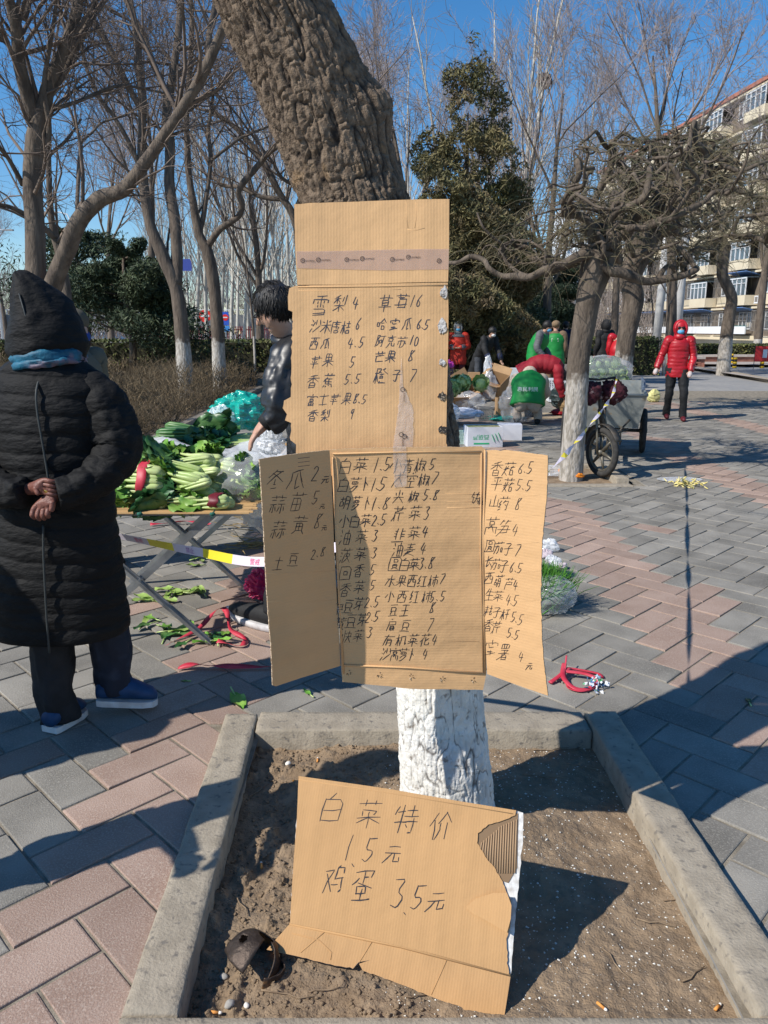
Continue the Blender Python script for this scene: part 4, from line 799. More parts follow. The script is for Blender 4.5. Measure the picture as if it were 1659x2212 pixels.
traced_tree('bare_tree', 'bare tree with two tall stems rising from a whitewashed foot, left of centre', 17, [
    (0, [(796, 1560, 66), (788, 1450, 60), (772, 1300, 58), (745, 1200, 56), (700, 1100, 55), (650, 970, 46), (620, 800, 42), (612, 640, 38), (615, 450, 35), (603, 300, 32), (590, 140, 30), (560, 0, 28), (545, -120, 24)]),
    (.8, [(760, 1230, 50), (765, 1100, 50), (755, 950, 46), (732, 800, 45), (735, 620, 42), (720, 470, 40), (742, 350, 36), (768, 170, 32), (782, 0, 30), (790, -120, 24)]),
    (-.7, [(610, 740, 22), (560, 620, 20), (490, 500, 18), (430, 420, 17), (370, 280, 16), (350, 150, 12)]), (.7, [(722, 400, 28), (665, 280, 26), (620, 150, 22), (560, 40, 18), (520, -40, 14)]), (-.5, [(610, 480, 24), (540, 340, 24), (480, 220, 22), (410, 90, 20), (370, 0, 16)]), (.6, [(775, 210, 18), (840, 200, 16), (900, 180, 14), (960, 160, 10)])],
    SP_L, Vector((at(395, 800, 17).x, 17, 0)), 1.28, 3, G_L, kids=12, tl=2.2)
traced_tree('bare_tree', 'bare tree with a crooked right branch, nearest to the no entry signs', 19, [
    (0, [(945, 1540, 60), (940, 1420, 56), (925, 1250, 52), (900, 1100, 50), (860, 1010, 40), (830, 850, 32), (812, 700, 28), (806, 500, 24), (820, 300, 24), (830, 120, 22), (822, -40, 18)]),
    (-.8, [(900, 1060, 30), (950, 990, 27), (1030, 935, 25), (1046, 880, 25), (1032, 820, 25), (1110, 720, 25), (1172, 650, 22), (1240, 620, 14)]), (.6, [(866, 1000, 22), (890, 860, 20), (910, 690, 19), (900, 560, 17), (920, 420, 14), (905, 300, 10)]), (.5, [(915, 690, 14), (980, 640, 14), (1050, 590, 12), (1150, 550, 10), (1190, 530, 8)]), (0, [(815, 480, 12), (860, 430, 12), (930, 400, 10), (1000, 300, 8)])],
    SP_L, Vector((at(470, 800, 19).x, 19, 0)), 1.25, 4, G_L, kids=9, tl=2.0)
traced_tree('bare_tree', 'dark bare tree leaning left out from behind the upper price board', 21, [
    (0, [(1330, 1500, 50), (1320, 1300, 44), (1300, 1134, 40), (1275, 950, 34), (1205, 830, 30), (1150, 720, 28), (1100, 640, 26), (1010, 545, 22), (930, 490, 16), (860, 470, 10)]), (.7, [(1230, 860, 22), (1130, 850, 20), (1040, 810, 18), (960, 800, 14), (930, 770, 10)]), (-.7, [(1280, 900, 20), (1300, 820, 20), (1220, 770, 16), (1180, 700, 12)])],
    SP_L, Vector((at(665, 800, 21).x, 21, 0)), None, 5, G_L, kids=10, tl=2.2)
# generic bare trees: crown grown by rule
SP_T = [(8, 7, 11, .42, .75, .07, .06), (5, 4, 8, .5, .7, .14, .05), (4, 3, 6, .5, .75, .18, .03), (3, 3, 3, .5, .8, .2, .02)]
SP_P = [(10, 6, 17, .26, .42, .028, .03), (5, 3, 7, .45, .5, .09, .10), (3, 3, 4, .5, .5, .14, .08)]
PROTO = {}
def grown(kind, seed, H, r, spec, bark, tw, wash, lean=(0, 0)):
    T0 = Tubes(); T = Tubes(); T.thick = T0; rg = random.Random(seed); pts = [Vector((0, 0, -.1))]; d = Vector((lean[0], lean[1], 1)).normalized(); n = 10
    for k in range(n): d = (d + Vector((rg.gauss(0, .045), rg.gauss(0, .045), .02))).normalized(); pts.append(pts[-1] + d * H / n)
    rr = [r * (1 - .85 * (k / n) ** 1.2) for k in range(n + 1)]; mb = MB(); mb.tube(pts, rr, 8)
    q = pts[0]; mb.m = [1 if (wash and sum(mb.v[i][2] for i in f) / len(f) < wash) else 0 for f in mb.f]
    lo = .28 if kind != 'poplar' else .25
    for k in range(spec[0][2]):
        i = rg.uniform(lo, 1) * n; a = int(min(i, n - 1)); p = pts[a].lerp(pts[a + 1], i - a); an = rg.uniform(0, 6.283); s = spec[0][4]
        nd = Vector((math.cos(an) * s, math.sin(an) * s, 1)).normalized(); twigs(T, rg, p, nd, H * spec[0][3] * (1.25 - i / n * .7), rr[a] * .5, 1 if kind != 'wide' else 0, spec, Vector((0, 0, 0)))
    me_t = bpy.data.meshes.new('trunk'); me_t.from_pydata(mb.v, [], mb.f); me_t.polygons.foreach_set('material_index', mb.m); me_t.polygons.foreach_set('use_smooth', [True] * len(mb.f))
    for m in (bark, m_wash): me_t.materials.append(m)
    V, F = T.arrays(); me_c = arr_mesh('crown', V, F); me_c.materials.append(tw); V, F = T0.arrays(); me_l = arr_mesh('limbs', V, F); me_l.materials.append(bark); return me_t, me_c, me_l
def plant(name, label, cat, key, x, y, sc=1, rz=0, group=None, z=0, parts=('trunk', 'crown', 'limbs')):
    r = thing(name, label, cat, (x, y, z), rz, group); r.scale = (sc, sc, sc)
    for nm, me in zip(parts, PROTO[key]):
        if not len(me.polygons): continue
        o = bpy.data.objects.new(nm, me); C.objects.link(o); o.parent = r
    return r
SP_W = [(6, 5, 7, .55, .8, .09, .05), (5, 4, 7, .55, .75, .13, .05), (4, 3, 6, .55, .75, .17, .03), (3, 3, 4, .5, .8, .2, .02)]
MINR[0] = .0065
for i in range(3): PROTO['poplar', i] = grown('poplar', 20 + i, 15, .13, SP_P, m_pale, m_ptw, None)
for i in range(2): PROTO['young', i] = grown('young', 30 + i, 7, .05, [(6, 4, 10, .4, .8, .1, .05), (4, 3, 5, .5, .8, .14, .05), (3, 3, 3, .5, .8, .2, .03)], m_tb, m_tw, 1.1)
for i in range(2): PROTO['wide', i] = grown('wide', 44 + i, 9, .17, [(7, 5, 9, .55, .60, .08, .05), (6, 4, 6, .55, .62, .11, .05), (4, 3, 6, .5, .7, .16, .04), (3, 3, 4, .5, .8, .2, .03)], m_tb, m_pur, 1.15)
rg = random.Random(77)
pop = [(424, 44), (446, 38), (462, 52), (478, 47), (498, 40), (512, 55), (524, 45), (538, 50), (552, 42), (566, 58), (578, 48), (592, 43), (604, 55), (618, 46), (630, 50), (642, 60), (408, 58), (388, 62), (372, 66), (345, 60), (320, 64), (487, 62), (545, 66), (610, 68), (660, 62), (690, 64), (720, 66), (750, 62)]
pop.sort(); NTH = 'leftmost second third fourth fifth sixth seventh eighth ninth tenth'.split(); cnt = {}
for i, (u, d) in enumerate(pop):
    p = at(u, 720, d); pl = ('left of the no entry sign' if u < 440 else 'behind the no entry signs' if u < 500 else 'right of the blue sign' if u < 600 else 'behind the price board')
    k_ = cnt[pl] = cnt.get(pl, -1) + 1
    plant('poplar', NTH[k_] + (' from the left' if k_ else '') + ' of the thin pale poplars ' + pl, 'tree', ('poplar', i % 3), p.x, d, rg.uniform(.8, 1.12), rg.uniform(0, 6.28), 'thin pale poplars ' + pl)
for i, (u, d, s) in enumerate([(1118, 26, .82), (1112, 38, 1.25), (1035, 40, 1.1), (1100, 48, 1.1), (975, 42, 1.1), (900, 45, 1.0), (1240, 50, 1.1)]):
    p = at(u, 720, d); plant('poplar', ['tall white stemmed poplar behind the dark cypress', 'tallest white barked poplar with a bird nest, right of the cypress', 'pale poplar standing left behind the cypress', 'pale poplar far behind the market stalls', 'pale poplar just right of the big trunk', 'pale poplar hidden by the big trunk', 'pale poplar behind the first twisted tree'][i], 'tree', ('poplar', (i + 1) % 3), p.x, d, s, i)
for i, (u, d, s, k, lab) in enumerate([(1185, 24, .92, 0, 'broad bare tree with purplish twigs above the stalls'), (1455, 30, 1.28, 1, 'big bare tree with purplish twigs filling the sky upper right'), (905, 27, .95, 1, 'bare tree with dark limbs just right of the big leaning trunk'), (1000, 36, 1.1, 0, 'bare tree with hanging seed pods behind the cypress'), (1640, 40, 1.3, 0, 'bare tree rising over the flats at the right edge'), (240, 42, 1.15, 1, 'bare tree far behind the pine on the left'), (15, 60, 1.0, 0, 'small far bare tree at the left edge behind the hood'), (560, 33, 1.1, 0, 'broad bare tree in front of the poplar grove'), (330, 30, 1.1, 1, 'bare tree behind the pine, left of the two stemmed one'), (690, 36, 1.2, 1, 'bare tree behind the upper price board'), (1330, 38, 1.2, 0, 'bare tree behind the second twisted tree')]):
    p = at(u, 720, d); plant('bare_tree', lab, 'tree', ('wide', k), p.x, d, s, i * 1.3)
for i, (u, d, lab) in enumerate([(1440, 27, 'young bare tree with white foot left of the red coat'), (1412, 40, 'thin young tree by the concrete poles'), (548, 27, 'thin young tree with a white foot by the man in leather'), (1330, 60, 'thin young tree before the left end of the flats'), (1190, 34, 'thin young tree behind the green vests'), (1080, 33, 'thin young tree behind the woman in the dark coat')]):
    p = at(u, 720, d); plant('young_tree', lab, 'tree', ('young', i % 2), p.x, d, 1.0 if d < 50 else 1.2, i)
# bird nest in the tallest poplar
# ---------------------------------------------------------------- twisted pagoda trees
m_gn = M('gnarled_bark', (.065, .05, .038), (.15, .118, .09), sc=10, rough=.95, bump=1, bsc=35, stretch=(1, 1, .35), bd=.02); m_gt = M('drooping_twig', (.06, .065, .035), (.22, .17, .10), sc=3, rough=.85)
m_cut = M('cut_wood', (.55, .38, .2), rough=.9)
def pagoda(label, Y, trunk, R_, zc, seed, wash, nl=13, droop=900, zr=.35, z1=1.0, hgt=.9):
    P = [at(u, v, Y) for u, v, w_ in trunk]; base = Vector((P[0].x, Y, 0)); off = base; root = thing('pagoda_tree', label, 'tree', tuple(base), group='twisted weeping pagoda trees'); rg = random.Random(seed); mb = MB()
    dep = Y * math.cos(PITCH) + .2; W = [w_ / FPX * dep / 2 for u, v, w_ in trunk]; P[0] = Vector((P[0].x, Y, -.06))
    rough_tube(mb, [p - off for p in P], W, 26, 0, seed, .06, 12); top = P[-1]; T = Tubes()
    mb.build('trunk', whitewash('worn_wash_%.2f' % wash, m_gn, wash, (.44, .40, .35), (.26, .23, .19)), root, True)
    lm = MB(); nodes_ = []
    def gnarl(p, d, L, r, lev):
        pts = [p]; n = 12 if lev == 0 else 7; rs_ = [r]
        for k in range(n):
            d = (d + Vector((rg.gauss(0, .62), rg.gauss(0, .62), rg.gauss(.02, .5)))).normalized(); q = pts[-1] + d * L / n
            if q.z < zc - .15: d.z = abs(d.z) * .4; q = pts[-1] + d * L / n
            if q.z > zc + hgt: d.z = -abs(d.z) * .5; q = pts[-1] + d * L / n
            pts.append(q); rs_.append(r * (1 - .6 * (k + 1) / n) * rg.uniform(.85, 1.2))
            nodes_.append((q, r, d))
        rough_tube(lm, [q - off for q in pts], rs_, 9 if lev == 0 else 6, 0, seed + len(nodes_), .12)
        if lev < 2:
            for k in range(3 if lev == 0 else 2):
                a = rg.randint(2, n); nd = (d + Vector((rg.gauss(0, 1), rg.gauss(0, 1), rg.gauss(.1, .5)))).normalized(); gnarl(pts[a], nd, L * rg.uniform(.4, .65), r * .5, lev + 1)
    for k in range(nl):
        a = 6.283 * k / nl + rg.uniform(-.2, .2); gnarl(top + Vector((0, 0, rg.uniform(-.1, .25))), Vector((math.cos(a), math.sin(a), rg.uniform(-.1, .6))).normalized(), R_ * rg.uniform(.85, 1.25), W[-1] * rg.uniform(.22, .38), 0)
    lm.build('limbs', m_gn, root, True)
    for k in range(droop):
        q, r, d = nodes_[rg.randrange(len(nodes_))]; a = rg.uniform(0, 6.283); L = rg.uniform(.3, .95) * (1 if R_ < 2.2 else 1.35); pts = [q]; h = Vector((math.cos(a), math.sin(a), rg.uniform(.4, 1.8))).normalized()
        for s in range(6): h = (h + Vector((rg.gauss(0, .1), rg.gauss(0, .1), -.36))).normalized(); pts.append(pts[-1] + h * L / 6)
        T.add([x - off for x in pts], [(.0042 - .0005 * s) * (1 if Y < 12 else 1.5) for s in range(7)], 3)
    T.build('crown', m_gt, root); return root
pagoda('twisted pagoda tree beside the cargo tricycle, its trunk grey white below', 8.15, [(1232, 1040, 56), (1238, 960, 50), (1246, 860, 48), (1252, 760, 47), (1268, 660, 48), (1285, 590, 62), (1295, 545, 66)], 1.55, 2.15, 61, 1.05, 11, 650, hgt=1.0)
pagoda('larger twisted pagoda tree behind the tricycle with a white foot and a sawn stub', 14.5, [(1338, 870, 42), (1345, 800, 40), (1352, 730, 38), (1368, 650, 42), (1362, 600, 44), (1385, 540, 50), (1400, 505, 52)], 3.1, 2.75, 62, 1.1, 12, 950, hgt=2.1)
pagoda('crooked pagoda tree with a bright white foot at the right by the bollards', 27, [(1562, 800, 29), (1568, 740, 27), (1575, 680, 25), (1580, 640, 22), (1560, 590, 22), (1565, 540, 20), (1560, 520, 20)], 4.2, 4.0, 63, 1.25, 9, 800, hgt=3.2)
pagoda('twisted pagoda tree just outside the right edge, its crown reaching into the photo', 10.5, [(1850, 940, 46), (1845, 800, 44), (1840, 650, 44), (1835, 520, 48), (1830, 470, 50)], 2.5, 2.85, 64, 1.1, 9, 900, hgt=1.9)
# ---------------------------------------------------------------- evergreens
def foliage(n, box, shape, size, seed, elong=2.6):
    """leaf-sized faces through the volume; shape(x,y,z) in -1..1 keeps or drops a point"""
    g = np.random.default_rng(seed); pts = np.zeros((0, 3))
    while len(pts) < n:
        q = g.uniform(-1, 1, (n * 2, 3)); q = q[shape(q)]; pts = np.concatenate([pts, q])
    pts = pts[:n] * np.array(box); a = g.normal(size=(n, 3)); a /= np.linalg.norm(a, axis=1, keepdims=True); b = np.cross(a, g.normal(size=(n, 3))); b /= np.linalg.norm(b, axis=1, keepdims=True)
    s = size * g.uniform(.5, 1.4, n)[:, None]; V = np.stack([pts - a * s * elong / 2 - b * s * .2, pts - b * s * .5, pts + a * s * elong / 2, pts + b * s * .5], 1).reshape(-1, 3)
    return V, np.arange(n * 4).reshape(n, 4)
m_cyp = M('cypress_green', (.10, .10, .04), (.20, .165, .075), sc=.9, rough=.85, rnd=.4, c3=(.17, .125, .07), sc3=1.5); m_pine = M('pine_green', (.032, .055, .028), (.07, .09, .04), sc=1.2, rough=.7, rnd=.4); m_hedge = M('hedge_green', (.06, .085, .02), (.13, .13, .04), sc=1.5, rough=.6, rnd=.45)
def cypress():
    Y = 21; b = at(990, 800, Y); H = 8.4; root = thing('cypress', 'tall dull green cypress standing in the middle behind the market stalls', 'tree', (b.x, Y, 0))
    def sh(q):
        z = (q[:, 2] + 1) / 2; r = np.hypot(q[:, 0], q[:, 1]); lim = np.clip((1 - z) * 1.5, 0, 1) ** .7 * (.75 + .30 * np.sin(q[:, 2] * 13 + 3 * np.arctan2(q[:, 1], q[:, 0]))) + .04
        return (r < lim) & (fbm(q[:, 0] * 3.5, q[:, 1] * 3.5, q[:, 2] * 8, 3, 5) > .02)
    V, Q = foliage(95000, (2.15, 2.15, H / 2), sh, .036, 1, 4.2); V[:, 2] += H / 2 + .25; V[:, 0] += V[:, 2] * .02
    link('crown', arr_mesh('crown', V, Q), m_cyp, root); mb = MB(); mb.tube([(0, 0, -.1), (0, 0, 3), (.1, 0, 5), (.1, 0, 6.8)], [.16, .13, .07, .02], 8); mb.build('trunk', m_tb, root, True)
cypress()
def pine(name, label, u, Y, Rr, H, seed, n=9000, low=.35, tiers=7, mat=m_pine):
    b = at(u, 800, Y); root = thing(name, label, 'tree', (b.x, Y, 0)); rg = random.Random(seed); T = Tubes(); VV = []; QQ = []; off = 0
    mb = MB(); mb.tube([(0, 0, -.1), (.1, 0, H * .4), (-.05, 0, H * .75), (0, 0, H)], [Rr * .06, Rr * .05, Rr * .035, .02], 8); mb.build('trunk', m_tb, root, True)
    nb = tiers * 6
    for k in range(nb):
        z = H * (low + (1 - low) * (k / nb) ** .9); L = Rr * (1.05 - .75 * k / nb) * rg.uniform(.7, 1.2); a = rg.uniform(0, 6.283); p = Vector((0, 0, z)); pts = [p]; d = Vector((math.cos(a), math.sin(a), rg.uniform(-.05, .35)))
        for s in range(4): d = (d + Vector((rg.gauss(0, .2), rg.gauss(0, .2), rg.gauss(.05, .12)))).normalized(); pts.append(pts[-1] + d * L / 4)
        T.add(pts, [.035, .028, .02, .014, .006], 4)
        for s in (2, 3, 4):
            m = int(n * 3.4 / nb / 3); V, Q = foliage(m, (L * .34, L * .34, L * .20), lambda q: (q ** 2).sum(1) < 1, .034, rg.randrange(9999), 4.5); V += np.array(tuple(pts[s])); VV.append(V); QQ.append(Q + off); off += len(V)
    T.build('limbs', m_tb, root); link('crown', arr_mesh('crown', np.concatenate(VV), np.concatenate(QQ)), mat, root)
pine('pine', 'dark spreading pine between the hooded woman and the two stemmed bare tree', 285, 21, 2.0, 3.4, 1, 10500, .36)
pine('pine', 'loose pine seen through the fork of the thick tree on the left', 190, 24, 2.2, 4.3, 2, 4500, .42)
pine('pine', 'dark pine standing right of the upper price board behind the stalls', 1035, 23, 1.9, 3.9, 3, 15000, .12)
pine('pine', 'low rounded pine behind the people in green vests', 1190, 31, 1.8, 3.9, 4, 13000, .15)
pine('pine', 'dark pine behind the cypress to the right of the trunk', 955, 26, 2.0, 5.4, 5, 13000, .2)
def hedge(label, x0, x1, y0, y1, z0, z1, n, seed, name='hedge', mat=m_hedge, size=.05, group=None):
    c = Vector(((x0 + x1) / 2, (y0 + y1) / 2, z0)); root = thing(name, label, 'hedge', tuple(c), group=group); h = z1 - z0
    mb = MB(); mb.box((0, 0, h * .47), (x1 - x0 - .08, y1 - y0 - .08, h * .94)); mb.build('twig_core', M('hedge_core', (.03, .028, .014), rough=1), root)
    def sh(q): m_ = np.abs(q).max(1); return (m_ > .86) & (fbm(q[:, 0] * (x1 - x0) * 2, q[:, 1] * 3, q[:, 2] * 3, 2, seed) > -.35)
    V, Q = foliage(n, ((x1 - x0) / 2 + .04, (y1 - y0) / 2 + .04, h / 2 + .04), sh, size, seed, 1.8); V[:, 2] += h / 2; link('foliage', arr_mesh('foliage', V, Q), mat, root)
hedge('clipped green hedge right behind the stalls and the woman in the dark coat', 2.3, 6.6, 21.6, 22.6, 0, .95, 14000, 1)
hedge('second clipped hedge further back behind the stalls', 2.0, 9.5, 27, 28, 0, 1.25, 12000, 2)
hedge('long clipped hedge in the brick planter on the right', 7.6, 24, 36.3, 37.6, .33, .82, 16000, 3, size=.07)
hedge('low green hedge on the left beyond the brown shrubs', -16, -3.4, 27, 28.2, 0, 1.15, 12000, 4, size=.07)
hedge('yellow green hedge before the red fence, behind the man in leather', -7.5, -1.5, 33, 34, 0, .95, 6000, 5, size=.08)
# brown leafless shrubs
def shrubs():
    m = M('dry_shrub', (.12, .088, .05), (.22, .165, .098), sc=1.3, rough=.95, rnd=.3); T = Tubes(); g = random.Random(8); V = []
    n = 0
    while n < 26000:
        y = 8.8 + (g.random() ** 1.4) * 13; x = -3.45 - (g.random() ** 1.3) * min(9, 1.2 + y * .62)
        e = min((-3.3 - x) / .7, 1) ** .5; hh = (.78 + .3 * float(vnoise(np.array([x * .9]), np.array([y * .9]), np.array([0.]), 3)[0])) * e * (1.0 if y < 17 else 1.1)
        if hh < .15: continue
        n += 1; z = g.random() ** .6 * hh; L = g.uniform(.12, .34); a = g.uniform(0, 6.283); t = g.uniform(.15, 1.3); d = Vector((math.cos(a) * math.sin(t), math.sin(a) * math.sin(t), math.cos(t)))
        p = Vector((x, y, max(z - L * .6, 0))); q = p + d * L * .5; T.add([p, q, q + (d + Vector((g.gauss(0, .4), g.gauss(0, .4), .1))) * L * .5], [.0042 + .0004 * (y - 8), .0035 + .0003 * (y - 8), .0015], 3)
    V_, F_ = T.arrays(); tag(link('dry_shrubs', arr_mesh('dry_shrubs', V_, F_), m), 'mass of brown leafless shrubs filling the bed on the left', kind='stuff')
shrubs()
def bed():
    xs = np.linspace(-14, -3.3, 60); ys = np.linspace(7.6, 30, 90); X, Y = np.meshgrid(xs, ys, indexing='ij'); Z = .03 + .05 * np.clip((-3.3 - X), 0, 1.5) + .03 * fbm(X * 2, Y * 2, 0 * X, 3, 2)
    i, j = np.meshgrid(np.arange(59), np.arange(89), indexing='ij'); a = (i * 90 + j).ravel()
    tag(link('bed_soil', arr_mesh('bed_soil', np.stack([X, Y, Z], -1).reshape(-1, 3), np.stack([a, a + 90, a + 91, a + 1], -1)), M('bed_soil', (.13, .095, .06), (.19, .145, .10), sc=4, rough=1, bump=.6, bsc=40), smooth=True), 'bare brown soil of the shrub bed', kind='structure')
    for k in range(16):
        y = 7.8 + k * .82; mb = MB(); mb.box((0, 0, 0), (.12, .80, .13)); o = mb.build('kerb_stone', m_kerb); o.location = (-3.22, y, .02); tag(o, ('nearest' if k == 0 else 'farthest' if k == 15 else '%s from the near end' % 'second third fourth fifth sixth seventh eighth ninth tenth eleventh twelfth thirteenth fourteenth fifteenth'.split()[k - 1]) + ' of the kerb stones along the shrub bed', 'kerb', 'kerb stones along the shrub bed')
bed()
# ================================================================ people
m_skin = M('skin', (.46, .26, .18), (.52, .31, .22), sc=20, rough=.55, sub=.08); m_skin_shaded = M('skin_ruddy_shaded', (.15, .055, .04), (.22, .09, .065), sc=40, rough=.5, bump=.3, bsc=120)  # second skin: ruddy, with the sleeve's shade on the hands put into its colour
m_hair = M('black_hair', (.009, .008, .008), (.02, .017, .015), sc=120, rough=.5, bump=.8, bsc=90, stretch=(1, 1, .2)); m_mask = M('blue_mask', (.12, .42, .68), rough=.8, bump=.3, bsc=60); m_maskw = M('white_mask', (.7, .7, .7), rough=.8)
m_blk = M('black_cloth', (.011, .011, .012), (.016, .016, .017), sc=20, rough=.75, bump=.5, bsc=25, bd=.01); m_glass = M('dark_glasses', (.01, .008, .01), rough=.15)
m_glove = M('thin_glove', (.55, .48, .46), rough=.6)
def skin_mesh(name, nodes_, edges, mat, parent, sub=2, root=0):
    me = bpy.data.meshes.new(name); me.from_pydata([tuple(n[0]) for n in nodes_], edges, []); o = link(name, me, mat, parent)
    sk = o.modifiers.new('skin', 'SKIN'); sk.use_smooth_shade = True
    if not me.skin_vertices: bpy.context.view_layer.update()
    for i, v in enumerate(me.skin_vertices[0].data):
        r = nodes_[i][1]; v.radius = r if isinstance(r, tuple) else (r, r); v.use_root = (i == root)
    s = o.modifiers.new('sub', 'SUBSURF'); s.levels = sub; s.render_levels = sub; return o
def puffy(mb, pts, rads, ax, baffle=0, bulge=.0, n=24, ds=.014, seed=0, wr=.0, m=0, cap=True, wf=14):
    """cloth tube round a path: elliptical rings, stitched baffles and wrinkles as relief"""
    pts = [Vector(p) for p in pts]; ra = [r if isinstance(r, tuple) else (r, r) for r in rads]; k = 6
    P, a = smooth(pts, [r[0] for r in ra], k); _, b = smooth(pts, [r[1] for r in ra], k)
    P = np.array([tuple(p) for p in P]); s = np.concatenate([[0], np.cumsum(np.linalg.norm(np.diff(P, axis=0), axis=1))]); N = max(4, int(s[-1] / ds)); ss = np.linspace(0, s[-1], N)
    P = np.stack([np.interp(ss, s, P[:, i]) for i in range(3)], -1); a = np.interp(ss, s, a); b = np.interp(ss, s, b)
    T = np.gradient(P, axis=0); T /= np.linalg.norm(T, axis=1, keepdims=True) + 1e-9
    if ax is not None: A = np.array(tuple(ax))[None] - T * (T @ np.array(tuple(ax)))[:, None]; A /= np.linalg.norm(A, axis=1, keepdims=True) + 1e-9
    else:
        A = np.zeros_like(T); u = np.cross(T[0], [0.3, .9, .1]); A[0] = u / np.linalg.norm(u)
        for i in range(1, N): u = A[i - 1] - T[i] * (A[i - 1] @ T[i]); A[i] = u / np.linalg.norm(u)
    B = np.cross(T, A); th = np.arange(n) * 2 * math.pi / n; c, sn = np.cos(th), np.sin(th)
    S = ss[:, None] + 0 * c; d = 0
    if baffle: ph = S / baffle + .10 * vnoise(c[None] * 1.5 + 0 * S, sn[None] * 1.5 + 0 * S, S * 3, seed); d = d + bulge * (np.abs(np.sin(math.pi * ph)) ** .38 - .7)
    if wr: d = d + wr * fbm(c[None] * 2.0 + 0 * S, sn[None] * 2.0 + 0 * S, S * wf, 4, seed + 1)
    O = A[:, None] * ((a[:, None] + d) * c)[..., None] + B[:, None] * ((b[:, None] + d) * sn)[..., None]
    V = P[:, None] + O; mb.loft([[Vector(q) for q in r_] for r_ in V], m, cap)
def hand_nodes(nodes_, edges, wi, w_, d, side, up, s=1.0, curl=.3):
    """palm, four unequal fingers and a thumb that leaves the side of the palm"""
    d = d.normalized(); side = side.normalized(); palm = w_ + d * .045 * s; nodes_.append((palm, (.026 * s, .018 * s))); pi = len(nodes_) - 1; edges.append((wi, pi))
    for k, (o_, L) in enumerate(((-.027, .058), (-.010, .068), (.009, .064), (.026, .050))):
        a = palm + d * .035 * s + side * o_ * s; b = a + (d + up * curl).normalized() * L * .5 * s; c = b + (d * .6 + up * curl * 2.2).normalized() * L * .5 * s
        q = len(nodes_); nodes_ += [(a, .0105 * s), (b, .009 * s), (c, .007 * s)]; edges += [(pi, q), (q, q + 1), (q + 1, q + 2)]
    a = palm - side * .03 * s - d * .01; b = a + (d * .7 - side * .7).normalized() * .03 * s; q = len(nodes_); nodes_ += [(a, .012 * s), (b, .010 * s), (b + d * .022 * s, .008 * s)]; edges += [(pi, q), (q, q + 1), (q + 1, q + 2)]
